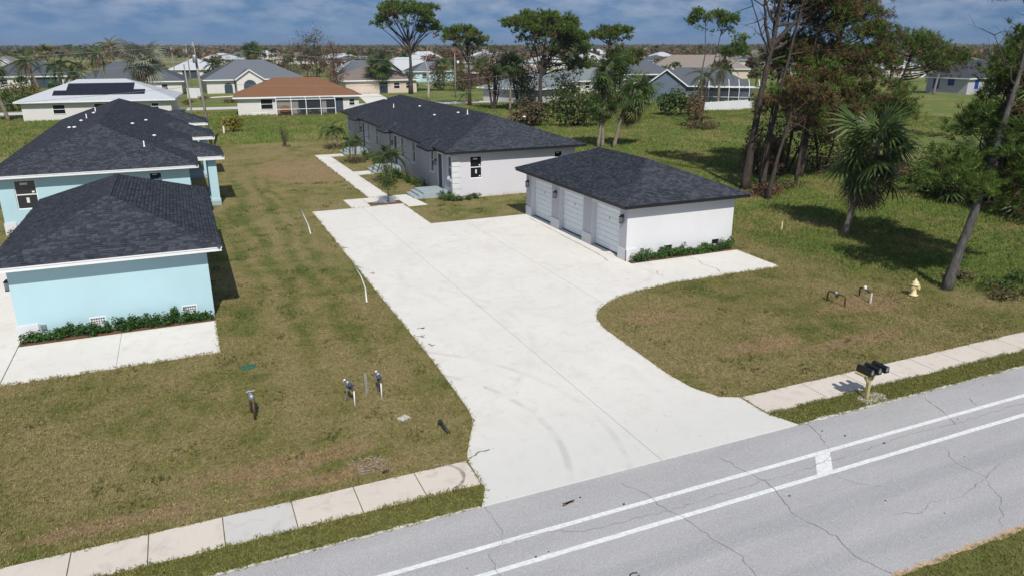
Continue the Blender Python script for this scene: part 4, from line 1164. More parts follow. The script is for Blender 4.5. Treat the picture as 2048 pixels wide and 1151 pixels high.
def pine(name, label, loc, trunk, r0, crowns, dead=(), bare=(), group=None, cat='tree', per=16, L=.38, W=.055, bark_m='trunk_pine', brown=0.0, kind_mat='l_pine', seed=1, limbs=9, sub=6, flat=0.5, fill=1.9, fork=None, lobe=.7, flatbot=True):
    """trunk: list of (x,y,z) in local metres; crowns: list of (centre, radii, clumps); bare: leafless limbs"""
    rn = random.Random(seed)
    global rng
    keep = rng; rng = np.random.default_rng(seed)
    t = thing(name, label, cat, loc, group=group)
    tb = MB(); H_ = trunk[-1][2]
    rad = [max(.035, r0 * (1 - .82 * (p[2] / H_))) for p in trunk]
    rad[0] *= 1.25
    # trunk resampled with slight waver
    pts, rr = [], []
    for k in range(len(trunk) - 1):
        for j in range(4):
            f = j / 4
            p = Vector(trunk[k]).lerp(Vector(trunk[k + 1]), f)
            w = .03 * r0 * 10 * (0 if (k == 0 and j == 0) else 1)
            pts.append(p + Vector((rn.uniform(-w, w), rn.uniform(-w, w), 0)) * .25); rr.append(rad[k] + (rad[k + 1] - rad[k]) * f)
    pts.append(Vector(trunk[-1])); rr.append(rad[-1])
    pts[0].z = -.25
    tb.tube(pts, rr, 8); tb.build('trunk', M[bark_m], t, True)
    lb = MB(); cl = []; cd = []
    def trunk_at(z):
        for k in range(len(trunk) - 1):
            if trunk[k + 1][2] >= z:
                f = (z - trunk[k][2]) / max(1e-6, trunk[k + 1][2] - trunk[k][2])
                return Vector(trunk[k]).lerp(Vector(trunk[k + 1]), max(0, f))
        return Vector(trunk[-1])
    for c, rds, n in crowns:
        c = Vector(c); n = int(n * fill)
        ends = []
        nl = max(4, int(limbs * (n / 90) ** .25))
        for k in range(nl):
            a = 2 * math.pi * (k + rn.uniform(-.3, .3)) / nl
            e = rn.uniform(-.35, .95)
            q = rn.uniform(.55, .85)
            ends.append(c + Vector((math.cos(a) * math.cos(e) * rds[0], math.sin(a) * math.cos(e) * rds[1], math.sin(e) * rds[2])) * q)
        paths = []
        for e in ends:
            z0 = min(H_ * .96, max(H_ * .3, e.z - rn.uniform(.45, .8) * (abs(e.x) + abs(e.y) + 1.0) * flat - .2))
            if fork: z0 = rn.uniform(*fork)
            s = trunk_at(z0)
            pp = curve_pts(s, e, 6, (.03 if fork else -.06) * (e - s).length, rn.uniform(-.12, .12) * (e - s).length)
            rb = max(.03, r0 * .38 * rn.uniform(.6, 1))
            lb.tube(pp, [rb * (1 - .75 * j / 6) for j in range(7)], 5, False)
            paths.append(pp)
        for k in range(n):
            while True:
                v = Vector((rn.uniform(-1, 1), rn.uniform(-1, 1), rn.uniform(-1, 1)))
                if v.length < 1 and v.length > .35 + .4 * rn.random() * (1 if v.z > -.3 else 1.4): break
            if v.z < -.45 and rn.random() < .6: v.z *= -.6
            p = c + Vector((v.x * rds[0], v.y * rds[1], v.z * rds[2]))
            if rn.random() < lobe:
                e = rn.choice(ends); q = Vector((rn.gauss(0, 1), rn.gauss(0, 1), rn.gauss(0, 1))).normalized() * rn.uniform(.5, 1.0)
                p = e + (e - c) * .12 + Vector((q.x * rds[0] * .36, q.y * rds[1] * .36, (abs(q.z) if flatbot else q.z * 1.6) * rds[2] * .30))
            best = min(((q - p).length, i, j) for i, pp in enumerate(paths) for j, q in enumerate(pp[2:]))
            s = paths[best[1]][best[2] + 2]
            if best[0] > .3:
                lb.tube(curve_pts(s, p, 3, -.05 * best[0], rn.uniform(-.1, .1) * best[0]), [.028, .022, .016, .01], 3, False)
            o = (p - c); o = o.normalized() if o.length > 0 else Vector((0, 0, 1))
            for j in range(sub):
                cl.append(p + Vector((rn.gauss(0, .30), rn.gauss(0, .30), rn.gauss(0, .19))))
                cd.append(o * .7 + Vector((0, 0, .7)) + Vector((rn.gauss(0, .4), rn.gauss(0, .4), rn.gauss(0, .3))))
    for a, b, r_, sg in bare:
        a, b = Vector(a), Vector(b); L_ = (b - a).length
        pp = curve_pts(a, b, 7, sg * L_, rn.uniform(-.12, .12) * L_)
        pp = [p + Vector((rn.gauss(0, .05), rn.gauss(0, .05), rn.gauss(0, .05))) * (0 if i == 0 else 1) for i, p in enumerate(pp)]
        lb.tube(pp, [r_ * (1 - .8 * j / 7) for j in range(8)], 5, False)
        for k in range(7):
            s = pp[rn.randint(2, 7)]
            d = (b - a).normalized() * rn.uniform(.2, .8) + Vector((rn.gauss(0, .6), rn.gauss(0, .6), rn.gauss(.1, .5)))
            e = s + d * L_ * rn.uniform(.15, .35)
            q = curve_pts(s, e, 4, rn.uniform(-.1, .1) * L_ * .3, rn.uniform(-.1, .1) * L_ * .3)
            lb.tube(q, [r_ * .35 * (1 - .8 * j / 4) for j in range(5)], 4, False)
            for j in range(3):
                f = q[rn.randint(2, 4)]
                g = f + (d * .5 + Vector((rn.gauss(0, .7), rn.gauss(0, .7), rn.gauss(0, .6)))) * L_ * .13
                lb.tube([f, (f + g) / 2 + Vector((0, 0, .04)), g], [r_ * .14, r_ * .10, r_ * .05], 3, False)
    if lb.v:
        lb.build('limbs', M['trunk_pine' if bark_m == 'trunk_pale' else bark_m], t, True)
    cl = np.array(cl); cd = np.array(cd)
    if len(cl):
        rb = rng.random(len(cl)) < brown
        # whole clumps go brown together
        if brown:
            cb2 = np.repeat(rng.random(len(cl) // sub + 1) < brown, sub)[:len(cl)]
            rb = cb2
        if (~rb).any():
            v = blades(cl[~rb], cd[~rb], per, L, W, .55, .05); np_mesh('crown', v, tris(len(v) // 3), M[kind_mat], t)
        if rb.any():
            v = blades(cl[rb], cd[rb] * np.array([1, 1, -.2]) + np.array([0, 0, -.3]), per, L, W, .55, .06); np_mesh('brown_needles', v, tris(len(v) // 3), M['l_pineb'], t)
    rng = keep
    return t

# fan leaf of a cabbage palm, lying along +x
def fan_mesh(name, m, droop=.5, fold=.28, R_=.95, pet=.85, n=22, span=2.45):
    v, f = [], []
    def seg(p0, p1, w):
        i = len(v); v.extend([(p0[0], p0[1] - w, p0[2]), (p0[0], p0[1] + w, p0[2]), (p1[0], p1[1] + w * .7, p1[2]), (p1[0], p1[1] - w * .7, p1[2])]); f.append((i, i + 1, i + 2, i + 3))
    hub = (pet, 0, -.12 * pet)
    for k in range(3):
        a, b = k / 3, (k + 1) / 3
        seg((pet * a, 0, -.12 * pet * a * a), (pet * b, 0, -.12 * pet * b * b), .018)
    for k in range(n):
        a = -span + 2 * span * (k + .5) / n
        r_ = R_ * (.70 + .30 * math.cos(a * .55)) * rnd.uniform(.88, 1.06)
        d = (math.cos(a), math.sin(a), -fold * abs(math.sin(a)))
        px, py = -math.sin(a), math.cos(a)
        w = R_ * span / n * .36
        P = lambda s, ww, z: (hub[0] + d[0] * r_ * s + px * ww, hub[1] + d[1] * r_ * s + py * ww, hub[2] + d[2] * r_ * s - droop * z * r_)
        i = len(v)
        v.extend([hub, P(.5, -w, .09), P(.5, w, .09), P(.8, -w * .6, .34), P(.8, w * .6, .34), P(1.0, 0, .72)])
        f.extend([(i, i + 1, i + 2), (i + 1, i + 3, i + 4, i + 2), (i + 3, i + 5, i + 4)])
    me = bpy.data.meshes.new(name); me.from_pydata(v, [], f); me.materials.append(M[m]); return me
def feather_mesh(name, m, L=1.9, droop=.9, n=22, w=.5, lw=.035):
    v, f = [], []
    P = lambda s: Vector((L * s * (1 - .18 * s), 0, L * (.35 * s - droop * s * s)))
    for k in range(8):
        a, b = P(k / 8), P((k + 1) / 8); i = len(v)
        v.extend([(a.x, -.02, a.z), (a.x, .02, a.z), (b.x, .014, b.z), (b.x, -.014, b.z)]); f.append((i, i + 1, i + 2, i + 3))
    for k in range(n):
        s = .14 + .86 * k / (n - 1); p = P(s); ll = w * (1 - .75 * abs(s - .45) ** 1.3) * rnd.uniform(.9, 1.1)
        for sd in (-1, 1):
            q = (p.x + ll * .55, sd * ll * .75, p.z - ll * .42); i = len(v)
            v.extend([(p.x - lw, 0, p.z), (p.x + lw, 0, p.z + .01), q]); f.append((i, i + 1, i + 2))
    me = bpy.data.meshes.new(name); me.from_pydata(v, [], f); me.materials.append(M[m]); return me
FAN = dict(g=[fan_mesh('frond', 'l_palm', .28, .25, 1.05, 1.0, 18), fan_mesh('frond', 'l_palm', .5, .45, .95, .9, 18), fan_mesh('frond', 'l_palm', .8, .6, .85, .7, 18)], y=[fan_mesh('frond', 'l_palmy', .6)], d=[fan_mesh('frond', 'l_palmd', 1.0, .9, .8, .8, 16, 1.5)], s=[fan_mesh('frond', 'l_palmg', .5, .3)])
FEA = dict(g=[feather_mesh('frond', 'l_palm'), feather_mesh('frond', 'l_palm', 1.8, 1.1)], y=[feather_mesh('frond', 'l_palmy')], d=[feather_mesh('frond', 'l_palmd', 1.6, 1.4, 16, .3)], s=[feather_mesh('frond', 'l_palmg')])

def palm(name, label, loc, trunk, r0, n, ndead=8, size=1.0, lib=FAN, group=None, seed=1, young=.1, pal='g', parts=True, skirt=2.55, lo=2.0, cat='palm tree', bark_m='trunk_palm', drop=0.0, wind=0.0):
    """trunk with a head of separate fronds; angles from straight up"""
    rn = random.Random(seed)
    t = thing(name, label, cat, loc, group=group)
    pts = []
    for k in range(len(trunk) - 1):
        for j in range(5):
            pts.append(Vector(trunk[k]).lerp(Vector(trunk[k + 1]), j / 5))
    pts.append(Vector(trunk[-1])); pts[0] = pts[0] - Vector((0, 0, .2))
    tb = MB(); N_ = len(pts)
    tb.tube(pts, [r0 * (1.15 if k == 0 else 1) * (1 - .25 * k / N_) * (1 + .05 * math.sin(k * 2.1)) for k in range(N_)], 9)
    # old leaf bases under the head
    top = Vector(trunk[-1]); ax = (pts[-1] - pts[-3]).normalized()
    if lib is FAN:
        for k in range(22):
            a = rn.uniform(0, 6.28); z = rn.uniform(.05, .7) * size
            p = top - ax * z + Vector((math.cos(a), math.sin(a), 0)) * r0 * .8
            q = p + Vector((math.cos(a) * .16, math.sin(a) * .16, .20)) * size
            tb.tube([p, q], [.035 * size, .015 * size], 4)
    tb.build('trunk', M[bark_m], t, True)
    def put(me, th, az, s, dz=0.0):
        ob = bpy.data.objects.new('frond', me); COL.objects.link(ob); ob.parent = t
        m_ = Matrix.Translation(top + ax * (rn.uniform(-.15, .1) * size - dz)) @ Matrix.Rotation(az, 4, 'Z') @ Matrix.Rotation(th - math.pi / 2, 4, 'Y') @ Matrix.Rotation(rn.uniform(-.5, .5), 4, 'X') @ Matrix.Diagonal((s, s, s, 1))
        ob.matrix_local = m_
    for k in range(n):
        f = (k + .5) / n
        th = .18 + (lo - .18) * f ** .75 + rn.uniform(-.28, .28)
        az = k * 2.39996 + rn.uniform(-.25, .25)
        if wind:
            az = wind + (((az - wind + math.pi) % (2 * math.pi)) - math.pi) * .6
        key = 'y' if (f > .7 and rn.random() < young * 3) or rn.random() < young * .3 else pal
        put(rn.choice(lib[key]), th, az, size * rn.uniform(.72, 1.18) * (1.0 if f > .15 else .9), drop * max(0, f - .3) * rn.uniform(.4, 1.2))
    for k in range(ndead):
        put(rn.choice(lib['d']), rn.uniform(lo + .05, skirt), rn.uniform(0, 6.28), size * rn.uniform(.75, 1.0), drop * rn.uniform(.6, 1.2))
    return t

def shrub(name, label, loc, rx, ry, h, n, leaf, m, cat='shrub', group=None, seed=1, stem_m='trunk_pine', lumps=7, base=.05, asp=.5, stems=6, up=.5, per_l=None, extra=None, open_=0.0):
    """leaf clumps on a few stems"""
    rn = random.Random(seed)
    global rng
    keep = rng; rng = np.random.default_rng(seed)
    t = thing(name, label, cat, loc, group=group)
    cs = []
    for k in range(lumps):
        a = rn.uniform(0, 6.28); q = rn.random() ** .6
        z = base * h + h * rn.uniform(.18, .80) * (1 - .35 * q)
        cs.append((math.cos(a) * rx * q * .72, math.sin(a) * ry * q * .72, z, rn.uniform(.28, .48)))
    cs = np.array(cs)
    pick = rng.integers(0, lumps, n)
    d = unit(rng.normal(size=(n, 3))) * (rng.random((n, 1)) ** (.28 if not open_ else .5))
    c = cs[pick, :3] + d * cs[pick, 3:] * np.array([[rx, ry, h * .62]]) * 1.25
    c[:, 2] = np.maximum(c[:, 2], .03 + rng.random(n) * .06)
    v = leaves(c, leaf, asp, up, d * 1.2)
    np_mesh('foliage', v, quads(len(v) // 4), M[m], t)
    if extra:
        k = int(n * extra[1]); v = leaves(c[:k] + rng.normal(size=(k, 3)) * leaf, leaf, asp, up, d[:k]); np_mesh('foliage', v, quads(len(v) // 4), M[extra[0]], t)
    sb = MB()
    for k in range(stems):
        e = cs[k % lumps]
        a = Vector((e[0] * .15, e[1] * .15, -.1)); b = Vector((e[0], e[1], e[2]))
        r_ = max(.008, .02 * h)
        sb.tube(curve_pts(a, b, 4, .02 * h, rn.uniform(-.05, .05) * h), [r_, r_ * .8, r_ * .6, r_ * .45, r_ * .3], 5, False)
    sb.build('stem', M[stem_m], t, True)
    rng = keep
    return t

def snag(name, label, loc, h, r0, m, seed, n=9, leaf=None, cat='tree', group=None, spread_=.35, nleaf=300, lsz=.12):
    """wind-stripped tree: trunk with forking bare branches, optionally thin leaves"""
    rn = random.Random(seed)
    t = thing(name, label, cat, loc, group=group)
    tb = MB()
    pts = [Vector((rn.gauss(0, .02) * h * k / 8, rn.gauss(0, .02) * h * k / 8, h * k / 8 - (.2 if k == 0 else 0))) for k in range(9)]
    tb.tube(pts, [r0 * (1 - .85 * k / 8) for k in range(9)], 7); tb.build('trunk', M[m], t, True)
    lb = MB(); tips = []
    for k in range(n):
        i = rn.randint(2, 8); a = rn.uniform(0, 6.28); L_ = h * spread_ * rn.uniform(.5, 1.1) * (1.25 - i / 10)
        d = Vector((math.cos(a), math.sin(a), rn.uniform(.3, 1.1))).normalized()
        e = pts[i] + d * L_
        pp = curve_pts(pts[i], e, 5, rn.uniform(-.08, .1) * L_, rn.uniform(-.1, .1) * L_)
        rb = r0 * .4 * (1.1 - i / 10)
        lb.tube(pp, [rb * (1 - .8 * j / 5) for j in range(6)], 5, False); tips.append(e)
        for j in range(5):
            s = pp[rn.randint(2, 5)]; dd = d * .6 + Vector((rn.gauss(0, .6), rn.gauss(0, .6), rn.gauss(.3, .4)))
            e2 = s + dd * L_ * .4
            lb.tube(curve_pts(s, e2, 3, 0, rn.uniform(-.1, .1) * L_), [rb * .35, rb * .28, rb * .2, rb * .1], 4, False); tips.append(e2)
            for q in range(2):
                e3 = e2 + (dd * .5 + Vector((rn.gauss(0, .5), rn.gauss(0, .5), rn.gauss(.1, .4)))) * L_ * .2
                lb.tube([e2, e3], [rb * .12, rb * .05], 3, False); tips.append(e3)
    lb.build('limbs', M[m], t, True)
    if leaf:
        tp = np.array(tips)
        g = np.random.default_rng(seed)
        c = tp[g.integers(0, len(tp), nleaf)] + g.normal(size=(nleaf, 3)) * h * .055
        v = leaves(c, lsz, .5, .4); np_mesh('crown', v, quads(len(v) // 4), M[leaf], t)
    return t

def gl(x, y):
    return (x, y, float(ground_h(x, y)))

# ---- hedges of low shrubs against the garage walls
k = 0
for i in range(18):
    x = -6.05 + i * .355 + rnd.uniform(-.08, .08)
    shrub('hedge_shrub', 'low glossy green shrub in the row against the light blue garage', (x, 30.36 + rnd.uniform(-.04, .06), 0),   .32, .27, rnd.uniform(.46, .74), 380, .052, 'l_hedge', group='shrub row by the blue garage', seed=100 + i)
for i in range(18):
    x = 20.2 + i * .345 + rnd.uniform(-.08, .08)
    shrub('hedge_shrub', 'low glossy green shrub in the row against the white garage', (x, 30.36 + rnd.uniform(-.04, .06), 0), .32, .27, rnd.uniform(.46, .74), 380, .052, 'l_hedge', group='shrub row by the white garage', seed=160 + i)
bark_bed = lambda nm, x0, x1, y0, y1, lb_: tag(structure(MB().prism([(x0 + rnd.uniform(-.04, .04), y0), (x1, y0 + rnd.uniform(-.03, .03)), (x1, y1), (x0, y1)], -.02, .035).build(nm, M['mulch'])), None, None)
bark_bed('planting_bed', -6.40, .30, 30.10, 30.60, '')
bark_bed('planting_bed', 19.95, 26.3, 30.14, 30.60, '')
# shrubs along the pale house
for i, (x, y, h) in enumerate([(16.6, 48.8, .9), (16.9, 48.5, .8), (17.4, 48.55, .55), (18.0, 48.6, .5), (18.6, 48.7, .55), (16.3, 49.3, .75), (16.35, 54.6, .9), (16.2, 55.6, .85), (16.1, 56.7, .8), (16.2, 57.7, .95), (16.0, 58.8, .85), (15.9, 59.8, .8), (16.2, 60.8, .9), (16.3, 66.5, .8), (16.1, 67.6, .85), (16.2, 68.9, .8), (16.0, 70.2, .75), (16.1, 71.6, .8), (16.2, 79, .8), (16.2, 80.5, .8)]):
    south_ = y < 50
    shrub('foundation_shrub', 'small dark green shrub at the quoined corner of the pale house' if south_ else 'small dark green shrub along the grey wall between the entry steps', (x, y, 0),   .44, .40, h * 1.0, 340, .058, 'l_hedge' if i % 3 else 'l_leaf', group='shrubs at the house corner' if south_ else 'shrubs along the grey wall', seed=200 + i)
for i, (x, y) in enumerate([(-8.6, 48.8), (-9.4, 48.9), (-7.7, 48.9)]):
    shrub('foundation_shrub', 'green shrub below the window of the light blue house', (x, y, 0), .4, .35, .8, 240, .055, 'l_hedge', group='shrubs below the blue house window', seed=240 + i)
# young palms with bushes at their feet
for i, (x, y, h, lab) in enumerate([(14.6, 57.6, 2.3, 'young green palm in the lawn strip behind the leafy sapling'), (14.4, 69.0, 2.2, 'young green palm in the middle of the lawn strips by the grey wall'), (14.6, 79.6, 2.0, 'young green palm at the far end of the grey house wall')]):
    for j in range(3):
        a = j * 2.1 + i
        palm('young_palm', lab, (x + math.cos(a) * .22, y + math.sin(a) * .22, 0), [(0, 0, 0), (math.cos(a) * .10, math.sin(a) * .10, h * .5), (math.cos(a) * .22, math.sin(a) * .22, h * rnd.uniform(.8, 1.0))], .055, 10, 0, .82, FEA, 'young palm stems in clump %s' % ('one', 'two', 'three')[i], 300 + i * 5 + j, lo=1.9, pal='g', young=.05)
    shrub('low_bush', ('brown and green low bush at the foot of the palm behind the sapling', 'brown and green low bush at the foot of the middle young palm', 'brown and green low bush at the foot of the far young palm')[i], (x, y, 0), 1.05, .95, .62, 620, .07, 'l_mix', seed=320 + i, lumps=10)
# leafy sapling in the paved bed
s_ = thing('sapling', 'small bushy leafy sapling standing in the paved planting bed', 'tree', (12.55, 49.75, 0))
tb = MB().tube([(0, 0, -.1), (.03, .02, .6), (-.02, .03, 1.3), (.02, 0, 2.5)], [.045, .04, .032, .015], 7); 
for a, z, l in ((.3, .9, .6), (2.2, 1.1, .6), (4.1, 1.3, .65), (5.4, 1.6, .5), (1.3, 1.8, .5), (3.2, 2.0, .4)):
    tb.tube(curve_pts((0, 0, z), (math.cos(a) * l, math.sin(a) * l, z + .45), 3, .03), [.018, .014, .01, .006], 4, False)
tb.build('trunk', M['trunk_pale'], s_, True)
n = 1500; d = unit(rng.normal(size=(n, 3))) * rng.random((n, 1)) ** .4
cz = rng.uniform(0, 1, n); rr_ = .78 * (1 - .45 * abs(cz - .35)) * (1 + .25 * np.sin(7 * rng.random(n)))
c = np.stack([d[:, 0] * rr_, d[:, 1] * rr_, 1.05 + cz * 1.65 + d[:, 2] * .2], 1)
v = leaves(c, .062, .5, .5, d); np_mesh('crown', v, quads(len(v) // 4), M['l_leaf'], s_)
structure(MB().box(11.22, 13.46, 49.18, 50.34, -.02, .03).build('planting_bed', M['mulch']))
mb = MB()
for k in range(70):
    a = rnd.uniform(0, 6.28); q = rnd.random() ** .6 * .75; sz = rnd.uniform(.04, .10); z = .03 + .16 * max(0, 1 - q / .8)
    mb.obox((12.35 + math.cos(a) * q, 50.0 + math.sin(a) * q * .45, z), (math.cos(a * 3), math.sin(a * 3), .3), (-math.sin(a * 3), math.cos(a * 3), .1), (0, 0, 1), -sz, sz, -sz * .7, sz * .7, -sz * .5, sz * .5)
tag(mb.build('gravel_heap', M['stonegrey']), 'heap of blue grey stones round the sapling trunk in the paved bed', 'gravel', kind='stuff')
# sapling and croton in the swale behind
s2 = shrub('sapling', 'thin conical brown green sapling on the lawn edge before the far meadow', (10.1, 83.6, 0), .5, .5, 2.5, 420, .075, 'l_mix', 'tree', seed=350, lumps=9, base=.22)
shrub('croton_bush', 'round yellow and orange croton bush beside a white marker post', gl(5.9, 100.4), 1.6, 1.4, 2.3, 620, .20, 'l_croton', seed=351, lumps=9, asp=.4, base=.1)
tag(MB().box(4.75, 4.93, 98.6, 98.78, -.6, .9).box(4.73, 4.95, 98.58, 98.80, .9, .96).build('marker_post', M['pvc']), 'short white marker post standing in front of the croton bush', 'post')
mb = MB()
for k in range(8):
    a = rnd.uniform(0, 6.28); mb.obox((10.15 + math.cos(a) * .25, 83.3 + math.sin(a) * .2, .04), (math.cos(a), math.sin(a), .2), (-math.sin(a), math.cos(a), 0), (0, 0, 1), -.22, .22, -.12, .12, -.05, .05)
tag(mb.build('mulch_heap', M['mulch']), 'dark mulch clods at the foot of the conical sapling', 'mulch', kind='stuff')

# ---- cluster of pines behind the garage
pine('pine_tree', 'tall forked pine with bare dark limbs behind the white garage', (38.3, 43.5, float(ground_h(38.3, 43.5))),
     [(0, 0, 0), (.2, -.1, 3.2), (.5, -.2, 7.0), (1.0, -.3, 10.2), (1.5, -.2, 13.0), (2.2, 0, 17.5)], .30, [((2.8, 1.0, 17.2), (2.8, 2.6, 2.4), 70)],
     bare=[((.95, -.3, 9.9), (-.6, -.6, 14.5), .16, -.06), ((.9, -.3, 9.5), (-1.0, .2, 13.6), .10, -.08), ((1.05, -.3, 10.3), (4.4, -.8, 14.6), .20, -.06), ((1.0, -.3, 10.0), (5.4, .6, 12.6), .17, -.07), ((1.1, -.3, 10.6), (3.4, 1.2, 15.2), .15, -.05),
           ((1.2, -.3, 11.6), (6.2, -.4, 11.2), .12, .06), ((1.3, -.2, 12.2), (4.8, -1.4, 13.6), .10, .04), ((1.2, -.2, 11.9), (-.5, 1.0, 15.8), .09, -.05), ((.9, -.3, 9.2), (5.6, -.2, 9.6), .10, .08), ((1.4, -.2, 12.7), (3.2, -.7, 16.8), .10, 0)], brown=.25, seed=41, per=12)
pine('pine_tree', 'slender dark trunked pine beside the forked bare pine', (38.6, 42.0, 0), [(0, 0, 0), (.35, .1, 4), (1.1, .2, 8), (2.2, .5, 12.2), (3.4, .8, 16)], .19, [((4.6, .6, 13.6), (2.6, 2.2, 2.6), 60), ((3.2, .8, 16.3), (2.2, 2, 1.6), 30)], brown=.45, seed=42, bare=[((.9, .2, 7.0), (2.6, -.6, 8.2), .06, -.1), ((.6, .1, 5.5), (2.3, .4, 6.0), .05, -.12)])
pine('pine_tree', 'short leaning pine trunk with hanging brown needles close by the garage roof', (37.2, 39.8, 0), [(0, 0, 0), (.5, 0, 2.8), (1.3, .1, 5.5), (1.8, .2, 7.5)], .17, [((2.6, .3, 6.9), (1.9, 1.8, 1.7), 34)], brown=.75, seed=43, bare=[((1.2, .1, 5.2), (2.8, -.4, 4.6), .07, .1), ((1.0, .1, 4.6), (2.4, .6, 5.2), .05, .05)])
pine('pine_tree', 'big pine with heavy brown and green hanging crown behind the cabbage palm', (45.5, 45.5, float(ground_h(45.5, 45.5))), [(0, 0, 0), (.3, 0, 4), (1.4, 0, 8), (2.8, -.2, 12), (3.2, 0, 17)], .30,
     [((1.5, -1.0, 11.6), (3.6, 3.0, 3.2), 150), ((3.4, -.6, 15.4), (3.8, 3.0, 2.6), 120), ((3.0, -1.5, 8.2), (3.6, 2.6, 2.4), 90), ((-.5, -1.4, 6.2), (2.6, 2.2, 2.0), 90), ((1.2, -1.2, 4.4), (2.8, 2.0, 1.7), 80), ((-2.0, -.6, 9.0), (2.2, 2.0, 2.2), 60)], brown=.5, seed=44, per=15, flat=.2, fill=2.6, W=.045)
pine('pine_tree', 'pine leaning over with green tufted branch ends above the meadow', (53.5, 44.0, float(ground_h(53.5, 44.0))), [(0, 0, 0), (-.5, 0, 4), (-.2, -.4, 8), (.6, -.6, 11)], .24,
     [((-.2, -.6, 9.6), (3.0, 2.4, 2.2), 80), ((3.2, -1.4, 9.0), (2.2, 2.0, 1.5), 40), ((-2.6, -.5, 6.4), (2.6, 2.2, 1.9), 60), ((-1.4, -.8, 5.0), (2.4, 2.0, 1.6), 50)], brown=.28, seed=45, per=14, flat=.2, fill=1.5, W=.045)
pine('pine_tree', 'slim pine trunk with hanging olive tufts between the forked pine and the big crown', gl(40.6, 44.4), [(0, 0, 0), (.3, 0, 4), (.9, .1, 9), (1.6, .2, 16)], .13, [((1.4, -.4, 9.6), (1.5, 1.4, 1.5), 22), ((2.0, 0, 13.2), (1.9, 1.8, 1.6), 34), ((.9, -.3, 6.4), (1.6, 1.4, 1.6), 34)], brown=.45, seed=48, fill=1.8, flatbot=False)
pine('pine_tree', 'slim pine trunk standing close before the big brown crown', gl(42.6, 42.8), [(0, 0, 0), (.2, 0, 4), (.2, .1, 8), (.9, .2, 15.5)], .12, [((.6, -.2, 8.4), (1.6, 1.4, 1.6), 24), ((1.4, 0, 12.4), (2.0, 1.8, 1.8), 36), ((.4, -.2, 5.4), (1.6, 1.4, 1.4), 26)], brown=.55, seed=49, fill=1.8, flatbot=False, bare=[((.2, 0, 5.0), (1.6, -.5, 4.2), .04, .1), ((.2, 0, 6.0), (-1.2, .3, 6.2), .04, .1)])
for i, (x, y, rx, h, m) in enumerate([(44.2, 46.8, 1.3, 3.6, 'l_brown'), (46.6, 48.2, 2.2, 7.0, 'l_mix'), (48.8, 46.6, 2.2, 6.2, 'l_mix'), (51.4, 45.6, 2.2, 5.6, 'l_mix'), (42.9, 47.6, 1.5, 5.4, 'l_mix')]):
    shrub('vine_tangle', ('rust brown dead vine tangle at the foot of the big brown pine', 'mixed brown and green vine tangle behind the big pine trunk', 'mixed vine tangle between the big pine and the cabbage palm', 'olive vine tangle beneath the pine with green tufted branch ends', 'olive brown vine column on the forked pine side of the big crown')[i], gl(x, y), rx, rx, h, 1900, .11, m, 'vines', seed=360 + i, lumps=16, extra=('l_brown', .3))
shrub('vine_tangle', 'orange brown dead undergrowth round the pine trunks behind the garage', gl(38.2, 41.2), 1.9, 1.3, .9, 700, .09, 'l_red', 'vines', seed=364, lumps=10, extra=('l_brown', .5))
shrub('vine_tangle', 'low green and brown weeds beside the pine trunks in the rough grass', gl(41.5, 42.6), 2.2, 1.2, .7, 600, .09, 'l_mix', 'vines', seed=365, lumps=10)
palm('cabbage_palm', 'large cabbage palm with dense drooping fan fronds in the rough grass', (34.5, 30.4, 0), [(0, 0, 0), (.25, -.05, 1.6), (.75, -.1, 3.4), (1.35, -.15, 5.1)], .19, 66, 16, 1.45, FAN, None, 51, young=.10, lo=2.5, skirt=2.95, drop=1.5)
pine('pine_tree', 'near leaning pine with grey furrowed trunk beside the yellow hydrant', (30.55, 21.0, 0), [(0, 0, 0), (.35, -.06, 1.8), (.75, -.1, 3.4), (1.5, 0, 6.0), (2.3, .2, 9.0), (3.1, .3, 13.0)], .22,
     [((.1, -.1, 4.9), (.9, .9, .8), 12), ((1.9, -.8, 5.8), (1.0, 1.0, .9), 26), ((2.8, -.8, 7.2), (1.2, 1.2, .9), 34), ((.6, 1.2, 5.2), (1.2, 1.1, .9), 24), ((2.4, .0, 4.3), (1.2, 1.1, 1.0), 24), ((4.6, .7, 8.6), (2.2, 2.2, 1.5), 90), ((3.2, 1.2, 6.9), (1.4, 1.4, 1.0), 40), ((4.9, .2, 6.2), (2.2, 2.2, 1.6), 80), ((5.4, .6, 10.2), (2.0, 2.0, 1.2), 46), ((3.6, .2, 4.6), (1.6, 1.6, 1.1), 40), ((3.2, .5, 13.0), (1.8, 1.8, 1.0), 24)], brown=.08, seed=46, per=26, L=.34, W=.034, bark_m='trunk_pale', flat=.3, fill=1.7, flatbot=False, lobe=.8,
     bare=[((2.2, .2, 8.8), (.9, .6, 10.8), .06, -.1), ((2.4, .2, 9.4), (1.6, -.6, 11.6), .05, -.1)])
# thick green behind it
bx = [(50.0, 36.5, 2.2, 2.6, 'l_leaf', 'dark green bush below the leaning pine in the rough grass'), (53.5, 39.5, 2.4, 3.4, 'l_leaf', 'tall dark bush behind the palmetto clump'), (50.5, 31.5, 2.6, 4.6, 'l_leaf', 'dense dark green thicket behind the near leaning pine'), (47.5, 26.8, 2.6, 4.4, 'l_mix', 'mixed green and brown thicket past the near pine trunk'),
      (55.0, 44.5, 2.2, 1.7, 'l_brown', 'brown dead bush at the meadow edge before the block house'), (65.0, 42.0, 2.2, 4.0, 'l_mix', 'tall olive brown bush beside the rust red vines'), (63, 39, 2.6, 6.0, 'l_leaf', 'tall dark green tree mass by the edge of the meadow'), (57.5, 34.0, 3.0, 6.2, 'l_mix', 'big olive thicket behind the palmetto fronds')]
for i, (x, y, rx, h, m, lab) in enumerate(bx):
    shrub('thicket', lab, gl(x, y), rx, rx * .9, h, 1500, .13, m, 'bush', seed=370 + i, lumps=14, extra=('l_brown', .15))
